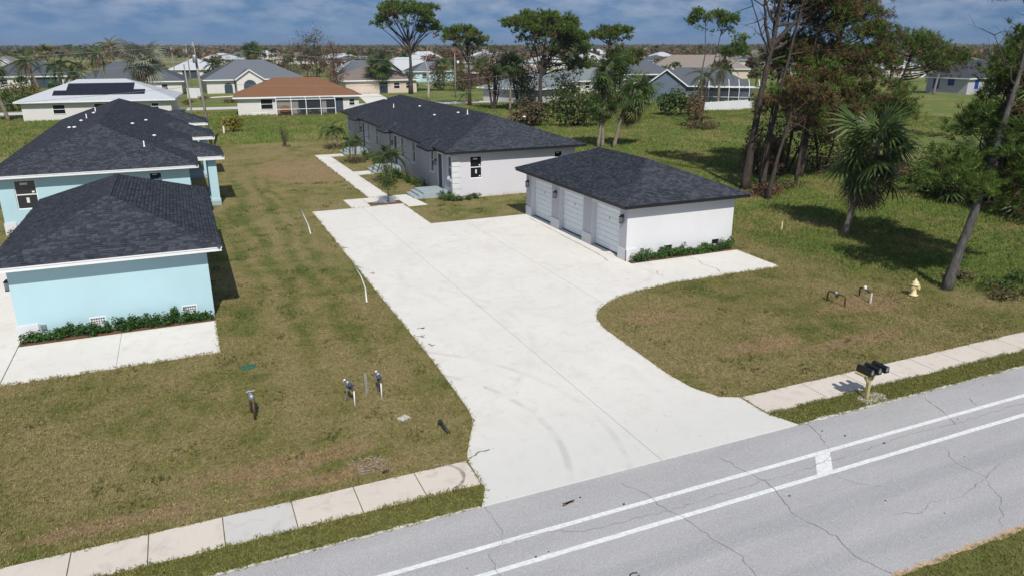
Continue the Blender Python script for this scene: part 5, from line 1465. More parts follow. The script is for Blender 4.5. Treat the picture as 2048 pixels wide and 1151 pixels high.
for i, (x, y, h, lab) in enumerate([(49.2, 34.0, 1.6, 'low palmetto with bright fan fronds in the thicket edge'), (51.8, 33.0, 3.2, 'cabbage palm head showing above the dark thicket'), (48.4, 29.6, 2.0, 'fan palm half hidden by the near pine branches'), (54.2, 37.0, 2.6, 'bushy fan palm between the dark bushes')]):
    palm('cabbage_palm', lab, gl(x, y), [(0, 0, 0), (.1, .1, h * .6), (.2, .1, h)], .18, 34, 6, 1.2, FAN, None, 400 + i, lo=2.2)
shrub('vine_tangle', 'rust red dead vines on a broken stump beside the meadow', gl(60.5, 38.5), 1.0, 1.0, 5.2, 500, .12, 'l_red', 'vines', seed=388, lumps=8)
for i, (x, y) in enumerate([(31.6, 19.2), (32.6, 20.2), (33.4, 19.0), (34.6, 20.4), (32.2, 21.6), (35.2, 18.8)]):
    shrub('weed_clump', 'knee high green weeds around the base of the near pine', (x, y, 0), .85, .7, .65, 420, .07, 'l_leaf' if i % 2 else 'l_mix', 'weeds', group='weeds by the near pine', seed=390 + i, lumps=9)
pine('pine_tree', 'distant tall pine with sparse tufts rising above the dark pine thicket', gl(77.2, 50.1), [(0, 0, 0), (.3, 0, 6), (.9, 0, 11), (1.6, .3, 17.5)], .26, [((.2, -.4, 15.6), (2.2, 2.0, 1.6), 26), ((2.8, -.6, 13.2), (2.0, 1.8, 1.5), 22), ((1.4, 0, 17.6), (2.0, 2.0, 1.2), 20)], brown=.2, seed=47, per=12, bare=[((.9, 0, 11.5), (-1.6, -.6, 14), .08, -.1)])

# ---- palms and trees behind the house
palm('cabbage_palm', 'tall thin cabbage palm of the trio behind the pale house roof', gl(40.4, 69.0), [(0, 0, 0), (.4, .1, 3), (1.0, .2, 5.6), (1.3, .3, 8.0)], .20, 44, 14, 1.35, FAN, None, 61, lo=2.3, young=.12, drop=.9)
palm('cabbage_palm', 'broad cabbage palm with brown skirt leaning out of the trio', gl(41.6, 67.8), [(0, 0, 0), (.6, -.1, 2.4), (1.5, -.2, 4.2), (2.2, -.3, 5.8)], .21, 50, 24, 1.5, FAN, None, 62, lo=2.4, young=.12, skirt=2.9, drop=1.3)
palm('cabbage_palm', 'short cabbage palm hidden between the two taller ones of the trio', gl(40.9, 68.9), [(0, 0, 0), (.1, .2, 2), (.1, .3, 4.2)], .20, 30, 14, 1.15, FAN, None, 63, lo=2.3, skirt=2.8)
pine('pine_tree', 'pine crown rising behind the tall cabbage palm of the trio', gl(67.0, 112.6), [(0, 0, 0), (.2, 0, 6), (.5, 0, 12.4)], .24, [((-1.0, 0, 11.6), (1.9, 1.8, 1.1), 22), ((1.6, 0, 11.6), (2.6, 2.2, 1.8), 46), ((3.4, -.5, 7.6), (3.2, 2.6, 2.4), 60)], seed=71, brown=.18, per=11, L=.55, W=.12)
pine('pine_tree', 'broad umbrella pine with rounded crown behind the house', gl(53.1, 109.5), [(0, 0, 0), (.1, 0, 4.5), (.3, 0, 8.0), (.9, 0, 11), (1.6, 0, 14.6)], .36,
     [((1.0, 0, 12.4), (5.8, 5.0, 3.4), 270), ((5.6, 0, 10.2), (3.0, 2.8, 3.0), 90), ((7.0, 0, 7.0), (1.5, 1.5, 2.0), 24)], seed=72, brown=.12, per=10, L=.55, W=.12, limbs=9, sub=6, fork=(5.0, 8.5), fill=1.6)
pine('pine_tree', 'smaller pine with thin tufted crown beside the utility light pole', gl(47.5, 126.4), [(0, 0, 0), (.05, 0, 5), (-.2, 0, 9), (-.8, 0, 13.4)], .30, [((-1.6, 0, 11.6), (3.2, 2.8, 1.9), 80), ((1.6, 0, 10.6), (2.0, 2.0, 1.2), 26)], seed=73, brown=.1, per=10, L=.55, W=.12, fork=(6.5, 10), fill=1.5)
pine('pine_tree', 'tallest pine with flat topped crown on long bare limbs', gl(47.5, 162.8), [(0, 0, 0), (.1, 0, 5), (.2, 0, 9.0), (-.2, 0, 12), (-.6, 0, 17.6)], .42, [((-.6, 0, 16.4), (6.4, 5.4, 2.7), 250), ((4.6, 0, 13.6), (2.6, 2.4, 2.2), 60), ((-5.4, 0, 14.6), (2.0, 2.0, 1.4), 30)], seed=74, brown=.14, per=9, L=.6, W=.14, limbs=9, fork=(8.0, 11.0), sub=6, fill=1.6)
palm('cabbage_palm', 'dark shaggy cabbage palm before the tan house driveway', gl(43.1, 168.0), [(0, 0, 0), (-.5, 0, 2.5), (-1.2, 0, 6.0)], .26, 40, 14, 2.1, FAN, None, 81, lo=2.3, skirt=2.8)
palm('cabbage_palm', 'straight pale trunked palm among green trees behind the house', gl(49.9, 114), [(0, 0, 0), (.1, 0, 4), (.1, 0, 7.4)], .20, 34, 14, 1.45, FAN, None, 82, lo=2.1)
shrub('leafy_tree', 'dense leafy tree crowding round the pale trunked palm', gl(48.6, 118), 3.0, 2.6, 8.6, 1500, .2, 'l_mix', 'tree', seed=401, lumps=18, base=.35, stems=8)
shrub('leafy_tree', 'green leafy tree to the side of the pale trunked palm', gl(52.6, 116), 2.4, 2.2, 7.8, 1200, .2, 'l_leaf', 'tree', seed=402, lumps=16, base=.3, stems=8)
shrub('sea_grape_tree', 'wide leafy sea grape thicket beside the palm trio', gl(48.0, 88.5), 3.8, 3.0, 6.2, 2400, .17, 'l_leaf', 'tree', seed=403, lumps=22, extra=('l_brown', .22), asp=.8, stems=10)
shrub('sea_grape_tree', 'brown tinged sea grape thicket close behind the house roof', gl(43.4, 93.0), 3.2, 2.6, 4.6, 1700, .17, 'l_mix', 'tree', seed=404, lumps=18, extra=('l_brown', .3), asp=.8)
shrub('sea_grape_tree', 'round sea grape bush standing alone on the green meadow', gl(69.3, 95.4), 3.3, 2.8, 4.3, 1600, .19, 'l_leaf', 'tree', seed=405, lumps=18, extra=('l_palmy', .14), asp=.85)
shrub('round_bush', 'clipped dark round bush on the far lawn behind the house', gl(54.2, 116.3), 1.7, 1.6, 2.0, 700, .14, 'l_hedge', 'bush', seed=406, lumps=10)
shrub('low_bush', 'orange brown low bush at the foot of the umbrella pine', gl(51.0, 108.2), 2.4, 1.6, 1.7, 600, .13, 'l_croton', 'bush', seed=407, lumps=10)
for i, (x, y, h, lab) in enumerate([(56.0, 108.0, 3.6, 'green bush under the umbrella pine'), (58.5, 104, 3.0, 'low bush beside the umbrella pine trunk'), (60.5, 100.5, 4.6, 'leafy bush between the umbrella pine and the sea grape')]):
    shrub('leafy_bush', lab, gl(x, y), 2.2, 2.0, h, 900, .17, 'l_leaf' if i != 1 else 'l_mix', 'bush', seed=410 + i, lumps=12)
for i, (x, y, h, m, lab) in enumerate([(56.5, 121, 7.2, 'l_mix', 'olive tree screening the grey green roofed house'), (61.5, 117, 6.4, 'l_leaf', 'leafy tree by the posts of the grey green roofed house'), (67, 113.5, 6.2, 'l_mix', 'broad olive tree between the grey green roof and the slate gable'), (73.5, 118, 7.0, 'l_leaf', 'leafy tree at the corner of the slate gabled house')]):
    shrub('leafy_tree', lab, gl(x, y), h * .5, h * .45, h, 1200, .2, m, 'tree', seed=460 + i, lumps=15, extra=('l_brown', .2), base=.2)
# vine covered stump with thin pines
shrub('vine_tangle', 'tall brown vine covered stump on the meadow behind the garage', gl(61.0, 79.6), 1.5, 1.4, 5.4, 1100, .14, 'l_brown', 'vines', seed=415, lumps=14, extra=('l_mix', .3))
shrub('vine_tangle', 'low mound of dead brown brush at the foot of the vine stump', gl(60.3, 77.6), 2.6, 1.8, 1.4, 600, .14, 'l_mix', 'vines', seed=416, lumps=10, extra=('l_brown', .4))
pine('pine_tree', 'thin pine with wispy forked crown above the vine covered stump', gl(62.0, 81.0), [(0, 0, 0), (.2, 0, 5), (.8, 0, 9), (.4, 0, 14)], .15, [((-.3, 0, 13.2), (1.5, 1.4, 1.5), 22)], seed=75, per=11, L=.42, W=.09, bark_m='trunk_pale')
pine('pine_tree', 'second thin pine leaning away from the vine covered stump', gl(62.6, 80.6), [(0, 0, 0), (.5, 0, 5), (1.6, 0, 9), (2.4, 0, 13.2)], .14, [((2.6, 0, 12.4), (1.7, 1.6, 1.9), 30), ((4.8, 0, 9.4), (1.7, 1.6, 1.9), 30)], seed=76, per=11, L=.42, W=.09)
palm('feather_palm', 'feather palm drooping before the screened pool cage', gl(83.5, 108), [(0, 0, 0), (.1, 0, 3), (.2, 0, 5)], .2, 18, 10, 1.6, FEA, None, 83, lo=2.2)
palm('feather_palm', 'pale trunked royal palm standing by the screened pool cage', gl(90.5, 112), [(0, 0, 0), (0, 0, 3), (.1, 0, 6)], .24, 14, 16, 1.5, FEA, None, 84, lo=2.2)
palm('cabbage_palm', 'small cabbage palm in front of the unfinished block house', gl(149, 113.5), [(0, 0, 0), (.4, 0, 3), (1.3, 0, 7.2)], .26, 34, 12, 1.7, FAN, None, 85, lo=2.3)
snag('dead_tree', 'bleached leafless tree standing behind the pale house roof', gl(45.4, 143.6), 9.6, .28, 'trunk_dead', 91, 11, spread_=.24)
for i, (x, y, h) in enumerate([(47.0, 104.5, 2.6), (41.5, 118.0, 3.2)]):
    palm('young_palm', 'slim young palm on the far lawn behind the house', gl(x + 2 * i, y), [(0, 0, 0), (.1, 0, h * .5), (.1, 0, h * .8)], .07, 10, 2, .9, FEA, 'slim young palms on the far lawn', 420 + i, lo=2.1)
# left background
palm('cabbage_palm', 'leaning cabbage palm at the corner of the solar roofed house', gl(-22.4, 128.5), [(0, 0, 0), (-.6, 0, 3), (-1.4, 0, 7.6)], .27, 36, 16, 1.75, FAN, None, 86, lo=2.3)
shrub('leafy_bush', 'dark round bush behind the leaning palm by the solar house', gl(-24.5, 148), 3.2, 2.6, 5.2, 1300, .2, 'l_leaf', 'bush', seed=421, lumps=14)
palm('silver_palm', 'large silvery fan palm with torn pale skirt behind the solar roof', gl(-4.9, 160), [(0, 0, 0), (.1, 0, 4), (0, 0, 8.0)], .35, 34, 34, 2.7, FAN, None, 87, pal='s', lo=2.2, skirt=2.9, young=.0)
palm('feather_palm', 'slim green feather palm beside the silvery fan palm', gl(-12.5, 170), [(0, 0, 0), (.2, 0, 4), (-.4, 0, 8.5)], .20, 16, 4, 2.0, FEA, None, 88, lo=2.3, wind=2.2)
palm('feather_palm', 'torn feather palm bent over by wind above the grey roof', gl(-12.0, 196), [(0, 0, 0), (.1, 0, 6), (0, 0, 10)], .24, 12, 8, 1.9, FEA, None, 89, lo=1.4, wind=1.6, pal='y')
palm('feather_palm', 'arching coconut palm over the orange brown bush', gl(-25.5, 183), [(0, 0, 0), (-.3, 0, 3), (-1.2, 0, 7.0)], .22, 18, 6, 2.3, FEA, None, 90, lo=2.3, wind=2.6)
palm('feather_palm', 'second coconut palm beside the arching one', gl(-22.5, 186), [(0, 0, 0), (.3, 0, 3), (.8, 0, 6.2)], .22, 18, 6, 2.1, FEA, None, 92, lo=2.3)
palm('feather_palm', 'small feather palm close behind the solar roof', gl(-17.5, 165), [(0, 0, 0), (.1, 0, 3), (.2, 0, 5)], .2, 18, 6, 1.7, FEA, None, 93, lo=2.3)
shrub('leafy_bush', 'orange brown bush under the arching coconut palm', gl(-27, 178), 2.6, 2.2, 4.6, 800, .2, 'l_croton', 'bush', seed=422, lumps=11, extra=('l_brown', .6))
palm('cabbage_palm', 'yellow green palm behind the arched grey roof house', gl(21.5, 235), [(0, 0, 0), (.1, 0, 5), (.1, 0, 8.8)], .28, 34, 22, 2.0, FAN, None, 94, lo=2.2, young=.3)
palm('feather_palm', 'dark feather palm between the white house and the arched house', gl(10.5, 228), [(0, 0, 0), (.1, 0, 3), (.1, 0, 5)], .25, 22, 8, 2.4, FEA, None, 95, lo=2.3)
snag('leafless_tree', 'brown storm stripped tree behind the brown roofed house', gl(39, 205), 9.0, .3, 'trunk_pine', 96, 16, 'l_brown', spread_=.5, nleaf=1100, lsz=.2)
snag('leafless_tree', 'large thin leaved brown tree behind the arched grey roof house', gl(43, 255), 12.5, .35, 'trunk_pine', 97, 18, 'l_mix', spread_=.55, nleaf=1500, lsz=.26)
snag('leafless_tree', 'purplish brown bush tree beside the tan garage door', gl(30.5, 158), 5.2, .2, 'trunk_pine', 98, 16, 'l_red', spread_=.55, nleaf=900, lsz=.15)
for i, (x, y, h, m, lab) in enumerate([(28, 232, 5.5, 'l_leaf', 'green tree mass close behind the arched grey roof'), (33, 240, 6.5, 'l_mix', 'olive tree mass beside the brown sloped roof'), (17, 215, 4.0, 'l_mix', 'low scrub behind the arched grey roof'), (50.0, 172, 3.0, 'l_croton', 'yellow green bush at the tan house corner'), (47, 170, 2.2, 'l_red', 'pink brown bush by the tan house wall'),
      (66, 176, 4.4, 'l_red', 'long rust brown hedge bush on the far lawn'), (73, 180, 4.4, 'l_red', 'rust brown hedge bush with palms behind it'), (80, 176, 4.2, 'l_brown', 'brown hedge bush at the end of the rust row'), (58, 172, 6.0, 'l_leaf', 'leafy green tree behind the light pole'), (61.5, 168, 6.5, 'l_mix', 'olive green tree beside the light pole'), (54, 190, 5.0, 'l_leaf', 'dark tree behind the bleached dead tree')]):
    shrub('leafy_tree', lab, gl(x, y), h * .62, h * .5, h, 1000, .22, m, 'tree', seed=430 + i, lumps=14, extra=('l_brown', .25))
for i, (x, y, h) in enumerate([(64.3, 190.7, 7.0), (67.0, 186, 6.4), (73.0, 184.5, 6.6), (76, 196, 7.4)]):
    palm('cabbage_palm', 'pale trunked palm rising from the rust brown hedge', gl(x, y), [(0, 0, 0), (.1, 0, 3), (.1, 0, h * .8)], .24, 20, 10, 1.5, FAN, 'palms in the rust brown hedge', 440 + i, lo=2.2, young=.3)
for i, (x, y) in enumerate([(4.6, 160.5), (9.2, 151.0), (2.0, 150.5)]):
    shrub('low_bush', 'rust red ground bush beside the back road poles', gl(x, y), 1.6, 1.2, 1.0, 320, .13, 'l_red', 'bush', group='rust red bushes by the back road', seed=450 + i, lumps=8)
M['bluepane'] = plain('blue_window_film', (0.012, 0.035, 0.22), 0.4, 0.4)

# ------------------------------------------------------------------ houses beyond the swale
def bg_house(label, loc, rot, w, d, hw, zr, roof_m, wall_m, feats=(), ov=.6, trim='trim', gable=False, cat='house'):
    """far house: local x along the front, front at y=0 facing -y; each window a part with its pane"""
    t = thing('house', label, cat, (loc[0], loc[1], 0), rot)
    x0, x1 = -w / 2, w / 2
    MB().box(x0, x1, 0, d, -.4, hw - .05).build('wall', M[wall_m], t)
    if gable:
        rb = MB(); xm = 0
        rb.quad((x0 - ov, -ov, hw), (xm, -ov, zr), (xm, d + ov, zr), (x0 - ov, d + ov, hw)); rb.quad((x1 + ov, d + ov, hw), (xm, d + ov, zr), (xm, -ov, zr), (x1 + ov, -ov, hw))
        r = rb.build('roof', M[roof_m], t)
        MB().quad((x0, -.01, hw - .06), (x1, -.01, hw - .06), (0, -.01, zr - .2)).build('gable_wall', M[wall_m], t)
        L_ = math.hypot(w / 2 + ov, zr - hw)
        for s in (-1, 1):
            u = Vector((s * (w / 2 + ov), 0, hw - zr)).normalized()
            MB().obox((0, -ov, zr), u, (0, 1, 0), u.cross(Vector((0, 1, 0))) * s, 0, L_, -.02, .06, -.22, 0.01).build('fascia', M[trim], r)
    else:
        sl, A, B = hip_slopes(x0 - ov, x1 + ov, -ov, d + ov, hw, zr)
        rb = MB()
        for p in sl: rb.quad(*p)
        r = rb.build('roof', M[roof_m], t)
        f = MB(); a, b, c, e = x0 - ov, x1 + ov, -ov, d + ov
        f.box(a, b, c, c + .05, hw - .24, hw - .005).box(a, b, e - .05, e, hw - .24, hw - .005).box(a, a + .05, c + .05, e - .05, hw - .24, hw - .005).box(b - .05, b, c + .05, e - .05, hw - .24, hw - .005)
        f.build('fascia', M[trim], r)
        MB().box(a + .06, b - .06, c + .06, e - .06, hw - .23, hw - .2).build('soffit', M[trim], r)
    for ft in feats:
        k = ft[0]
        if k == 'win':
            _, u, z0, z1, ww = ft[:5]; side = ft[5] if len(ft) > 5 else 'f'; fm = M[ft[6]] if len(ft) > 6 else M['trim']
            if side == 'f': o, ux, n = Vector((0, 0, 0)), Vector((1, 0, 0)), Vector((0, -1, 0))
            elif side == 'l': o, ux, n = Vector((x0, 0, 0)), Vector((0, 1, 0)), Vector((-1, 0, 0))
            else: o, ux, n = Vector((x1, 0, 0)), Vector((0, 1, 0)), Vector((1, 0, 0))
            Z = Vector((0, 0, 1)); mb = MB(); tt = .07
            mb.obox(o, ux, n, Z, u - ww / 2 - tt, u - ww / 2, .001, .06, z0 - tt, z1 + tt).obox(o, ux, n, Z, u + ww / 2, u + ww / 2 + tt, .001, .06, z0 - tt, z1 + tt)
            mb.obox(o, ux, n, Z, u - ww / 2, u + ww / 2, .001, .06, z0 - tt, z0).obox(o, ux, n, Z, u - ww / 2, u + ww / 2, .001, .06, z1, z1 + tt).obox(o, ux, n, Z, u - ww / 2, u + ww / 2, .001, .045, (z0 + z1) / 2 - .03, (z0 + z1) / 2 + .03)
            wo = mb.build('window', fm, t)
            for za_, zb_ in ((z0, (z0 + z1) / 2 - .03), ((z0 + z1) / 2 + .03, z1)):
                MB().obox(o, ux, n, Z, u - ww / 2, u + ww / 2, .001, .02, za_, zb_).build('pane', M['bluepane'] if fm is M['bluetrim'] else M['glass'], wo)
        elif k == 'panel':
            _, nm, u, z0, z1, ww, mm = ft
            MB().box(u - ww / 2, u + ww / 2, -.05, -.001, z0, z1).build(nm, M[mm], t)
        elif k == 'gabf':
            _, u, ww, zt, proj, mm = ft
            e = hw; o2 = .45
            g = MB(); dd = 6.0
            g.quad((u - ww / 2 - o2, -proj - o2, e), (u, -proj - o2, zt), (u, dd, zt), (u - ww / 2 - o2, dd, e)); g.quad((u + ww / 2 + o2, dd, e), (u, dd, zt), (u, -proj - o2, zt), (u + ww / 2 + o2, -proj - o2, e))
            go = g.build('gable_roof', M[roof_m], t)
            wv = MB(); y = -proj
            wv.box(u - ww / 2, u + ww / 2, y, 0, -.3, e - .01); wv.quad((u - ww / 2, y - .001, e - .01), (u + ww / 2, y - .001, e - .01), (u, y - .001, zt - .2)); wv.build('gable_wall', M[mm], t)
            L_ = math.hypot(ww / 2 + o2, zt - e)
            for s in (-1, 1):
                uu = Vector((s * (ww / 2 + o2), 0, e - zt)).normalized()
                MB().obox((u, -proj - o2, zt), uu, (0, 1, 0), uu.cross(Vector((0, 1, 0))) * s, 0, L_, -.03, .05, -.20, .012).build('fascia', M['trim'], go)
        elif k == 'arch':
            _, u, ww, z1, y, mm = ft
            n = 12; mb = MB(); pts = [(u - ww / 2, 0), (u + ww / 2, 0)] + [(u + ww / 2 * math.cos(a), z1 + ww / 2 * math.sin(a)) for a in np.linspace(0, math.pi, n)]
            mb.v = [(px, y, pz) for px, pz in pts] + [(px, y + .02, pz) for px, pz in pts]; m_ = len(pts)
            mb.f = [tuple(range(m_)), tuple(range(m_, 2 * m_))[::-1]] + [(i, (i + 1) % m_, (i + 1) % m_ + m_, i + m_) for i in range(m_)]
            mb.build('archway', M[mm], t)
    return t
def win(u, z0=1.0, z1=2.2, w=1.3, *a): return ('win', u, z0, z1, w, *a)

# solar roof house
t = bg_house('white walled house with pale metal roof carrying black solar panels', (-10.6, 126.2), R(-5), 19.6, 13.0, 2.75, 5.45, 'metalroof', 'whitewarm',
             [win(-5.1, .95, 2.15, 1.5), ('win', .6, .1, 2.2, 2.2), win(7.6, 1.2, 2.1, .9)], ov=.75)
sl = (5.45 - 2.75) / (13 / 2 + .75)
def on_roof(x, y): return (x, y, 2.75 + sl * (y + .75) + .07)
def solar(par, x0, x1, y0, y1, nx):
    for k in range(nx):
        a, b = x0 + (x1 - x0) * k / nx + .01, x0 + (x1 - x0) * (k + 1) / nx - .01
        mb = MB(); p = [on_roof(a, y0), on_roof(b, y0), on_roof(b, y1), on_roof(a, y1)]
        mb.v = p + [(q[0], q[1], q[2] - .05) for q in p]; mb.f = [(0, 1, 2, 3), (0, 4, 5, 1), (1, 5, 6, 2), (2, 6, 7, 3), (3, 7, 4, 0)]
        mb.build('solar_panel', M['solar'], par)
solar(t, -5.9, 6.3, 1.0, 2.55, 12); solar(t, -4.3, 4.7, 2.58, 4.9, 9)
# brown roof house with screened lanai
t = bg_house('low white house with reddish brown shingle roof and screened lanai', (17.6, 122.6), R(-6), 18.4, 11.5, 2.75, 5.35, 'sh_brown', 'whitewarm',
             [win(-4.9, .9, 2.35, 1.7), win(8.1, 1.2, 2.1, .8), ('panel', 'board', -2.6, .05, 1.4, 1.8, 'tan'), ('panel', 'shade_panel', 1.6, .05, 2.3, 3.6, 'shadeint'), ('panel', 'shade_panel', 5.4, .05, 2.3, 2.6, 'shadeint')], ov=.6)  # dark flat panels stand in for the shaded openings behind the lanai
lan = thing('screen_lanai', 'white framed screened lanai against the brown roofed house', 'screen enclosure', (18.2, 120.0, 0), R(-6))
fr = MB()
for x in (-4.4, -2.2, 0, 2.2, 4.4):
    fr = MB().box(x - .05, x + .05, -.05, .05, -.1, 2.35).build('post', M['trim'], lan)
MB().box(-4.45, 4.45, -.045, .045, 2.35, 2.45).build('rail', M['trim'], lan); MB().box(-4.4, 4.4, -.03, .03, .95, 1.03).build('rail', M['trim'], lan)
for x in (-4.4, -2.2, 0, 2.2, 4.4):
    MB().quad((x - .04, 0, 2.45), (x + .04, 0, 2.45), (x + .04, 2.2, 2.62), (x - .04, 2.2, 2.62)).build('rafter', M['trim'], lan)
MB().box(-4.45, -4.35, 0, 2.2, -.1, -.0).build('rail', M['trim'], lan)
def screen(name='screen'):
    def b(t_, p):
        tr = t_.node("ShaderNodeBsdfTransparent"); ms = t_.node("ShaderNodeMixShader", {0: .42}); p.inputs['Base Color'].default_value = (.02, .02, .022, 1)
        t_.l.new(tr.outputs[0], ms.inputs[1]); t_.l.new(p.outputs[0], ms.inputs[2]); t_.l.new(ms.outputs[0], t_.n["Material Output"].inputs['Surface'])
    return mat(name, b)
M['screen'] = screen()
for k in range(4):
    x = -4.4 + 2.2 * k
    MB().quad((x + .05, 0, 0), (x + 2.15, 0, 0), (x + 2.15, 0, 2.35), (x + .05, 0, 2.35)).build('screen_panel', M['screen'], lan)
    MB().quad((x + .05, 0, 2.46), (x + 2.15, 0, 2.46), (x + 2.15, 2.2, 2.63), (x + .05, 2.2, 2.63)).build('screen_panel', M['screen'], lan)
mb = MB()
mb.box(-.9, .9, -.1, .1, .1, .62).box(-.7, -.5, -.08, .08, 0, .1).box(.5, .7, -.08, .08, 0, .1)
c_ = mb.lathe((0, 0, .6), [(.9, 0), (.8, .35), (.5, .7), (.05, .85)], 12).build('storage_cover', M['orange'])
c_.location = (15.2, 121.3, 0); tag(c_, 'orange covered bundle stored inside the screened lanai', 'bundle')
for k, x in enumerate((17.2, 18.9, 20.4)):
    tb = thing('patio_chair', 'small grey patio chair inside the screened lanai', 'chair', (x, 121.0 - .1 * k, 0), R(20 * k), 'patio chairs in the lanai')
    MB().box(-.25, .25, -.25, .25, .40, .45).build('seat', M['greymetal'], tb); MB().box(-.25, .25, .2, .25, .45, .95).build('backrest', M['greymetal'], tb)
    for sx in (-.22, .18):
        for sy in (-.22, .18):
            MB().box(sx, sx + .04, sy, sy + .04, 0, .40).build('leg', M['greymetal'], tb)
mb = MB().box(-1.2, 1.2, -.25, .25, .42, .48).box(-1.0, -.9, -.2, .2, 0, .42).box(.9, 1.0, -.2, .2, 0, .42).build('bench', M['trim'])
mb.location = (11.4, 122.2, 0); tag(mb, 'long white bench along the wall of the brown roofed house', 'bench')
# arched grey roof house
bg_house('white house with arched entry gable and wide grey shingle hip roof', (17.0, 182.0), R(2), 21.0, 15.0, 3.0, 7.0, 'sh_grey', 'whitewarm',
         [('gabf', -1.6, 5.6, 5.2, 2.2, 'whitewarm'), ('arch', -1.6, 2.8, 1.5, -2.26, 'shadeint'), ('arch', -6.0, 1.7, 1.4, -.03, 'shadeint'), ('panel', 'shade_panel', -4.0, .3, 2.5, 1.4, 'shadeint'), ('arch', 4.2, 2.2, 1.4, -.03, 'shadeint'), win(8.0)], ov=.7)
# tan house
bg_house('tan house with wide garage door and brown grey roof beyond the croton', (42.2, 167.5), R(0), 16.0, 13.0, 2.9, 5.9, 'sh_tan', 'tan',
         [('panel', 'garage_door', -5.0, .05, 2.3, 4.8, 'tan'), ('panel', 'entry_door', 0.4, .05, 2.4, 1.8, 'doord'), win(3.4), win(6.2)], ov=.6)
bg_house('dark roofed house with cream gable edge behind the tan house', (53.0, 203), R(35), 12.0, 12.0, 2.9, 6.2, 'sh_grey', 'whitewarm', [win(-2), win(2)], gable=True)
bg_house('large grey shingle roofed house behind the solar panels', (-9.0, 183), R(-6), 21.0, 15.0, 2.9, 6.9, 'sh_grey', 'whitewarm', [win(-6), win(7), ('panel', 'garage_door', 5.0, .05, 2.3, 3, 'trim')], ov=.7)
w_ = tag(MB().box(-1.6, 1.6, 0, .2, -.2, 2.0).build('garden_wall', M['white']), 'short white garden wall at the end of the grey roofed house', 'wall'); w_.location = (3.6, 168.0, 0); w_.rotation_euler = (0, 0, R(-25))
bg_house('grey shingle house with dark garage opening at the meadow fence', (-33.5, 225), R(0), 20.0, 14.0, 2.9, 6.4, 'sh_grey', 'whitewarm', [('panel', 'garage_door', 4.0, .05, 2.4, 7, 'shadeint'), win(-5)], ov=.6)  # the dark panel is painted as the shade in the open garage
bg_house('white gabled house behind the grey roof with the dark garage', (-47, 262), R(6), 13.0, 16.0, 3.2, 8.3, 'metalroof', 'whitewarm', [win(-2, 1.2, 2.6, 1.8), win(2.5, 1.2, 2.6, 1.4)], gable=True)
bg_house('small low roof house edge under the leaning palm', (-35, 158), R(0), 10, 8, 2.6, 4.6, 'sh_grey', 'whitewarm', [win(2)], ov=.6)
bg_house('white house with pale metal hip roof beyond the poles', (6.5, 262), R(-4), 14.0, 13.0, 3.0, 6.2, 'metalroof', 'whitewarm', [('panel', 'shade_panel', -1.5, .1, 2.5, 4.5, 'shadeint'), win(5), win(3)], ov=.7)
bg_house('green walled house with pale teal roof behind the rusty tree', (49.5, 226), R(-5), 10.5, 10.0, 3.0, 5.9, 'tealroof', 'teal', [win(-3), win(2)], ov=.7)
bg_house('house with grey green roof half hidden by the umbrella pine', (66.0, 128.5), R(28), 15.0, 12.0, 2.7, 5.0, 'greyroof', 'block', [('panel', 'shade_panel', 3.5, .1, 2.3, 4.5, 'shadeint'), ('panel', 'post', -1, 0, 2.4, .2, 'trim'), ('panel', 'post', 6, 0, 2.4, .2, 'trim')], ov=.9)
bg_house('slate blue house with pointed gable and dark solar roof', (93.0, 121.5), R(-36), 20.0, 12.0, 2.7, 5.9, 'sh_grey', 'slate', [('gabf', -6.0, 7.5, 5.8, 1.5, 'slate'), win(-6.4, 1.0, 2.2, 1.4), ('panel', 'shade_panel', 4, .05, 2.3, 8, 'shadeint')], ov=.7)
cg = thing('pool_cage', 'white framed pool cage beside the slate blue gabled house', 'screen enclosure', (94.5, 114.0, 0), R(-36))
for x in np.arange(-5.5, 5.6, 1.83):
    MB().box(x - .05, x + .05, -.05, .05, -.2, 2.6).build('post', M['trim'], cg)
    MB().quad((x - .05, 0, 2.6), (x + .05, 0, 2.6), (x + .05, 3.5, 4.0), (x - .05, 3.5, 4.0)).build('rafter', M['trim'], cg)
MB().box(-5.55, 5.55, -.04, .04, 2.6, 2.7).build('rail', M['trim'], cg); MB().box(-5.5, 5.5, -.03, .03, .9, .98).build('rail', M['trim'], cg)
MB().quad((-5.5, .1, 0), (5.5, .1, 0), (5.5, .1, 2.6), (-5.5, .1, 2.6)).build('screen_panel', M['screen'], cg)
fw = thing('garden_fence', 'white solid garden fence along the meadow edge', 'fence', (84.4, 101.6, 0), R(9))
for k in range(7):
    MB().box(-6.1 + k * 1.75, -6.1 + k * 1.75 + 1.73, -.03, .03, -.5, 1.35).build('panel', M['white'], fw)
for k in range(8):
    MB().box(-6.16 + k * 1.75, -6.04 + k * 1.75, -.06, .06, -.5, 1.45).build('post', M['white'], fw)
pf = thing('fence_gate', 'white post and rail frame near the sea grape bush', 'fence', (73.5, 104.5, 0), R(10))
for x in (-.7, .0, .7): MB().box(x - .06, x + .06, -.05, .05, -.4, 1.45).build('post', M['trim'], pf)
MB().box(-.8, .8, -.04, .04, 1.45, 1.6).build('rail', M['trim'], pf)
bg_house('unfinished grey block house with blue window frames beyond the meadow', (162.3, 109.8), R(2), 17.0, 9.5, 3.4, 6.9, 'sh1', 'block', [('win', -5.6, 1.2, 3.0, 1.1, 'f', 'bluetrim'), ('win', 7.2, 1.0, 3.0, 1.3, 'l', 'bluetrim'), ('win', 3.8, 1.8, 3.0, 1.3, 'l', 'bluetrim')], ov=.6)
MBw = bpy.data.objects
bg_house('long brown roofed house far behind the pool cage', (150, 196), R(-30), 30, 14, 3.0, 7.0, 'sh_tan', 'tan', [win(-8), win(0), win(8)], ov=.7)
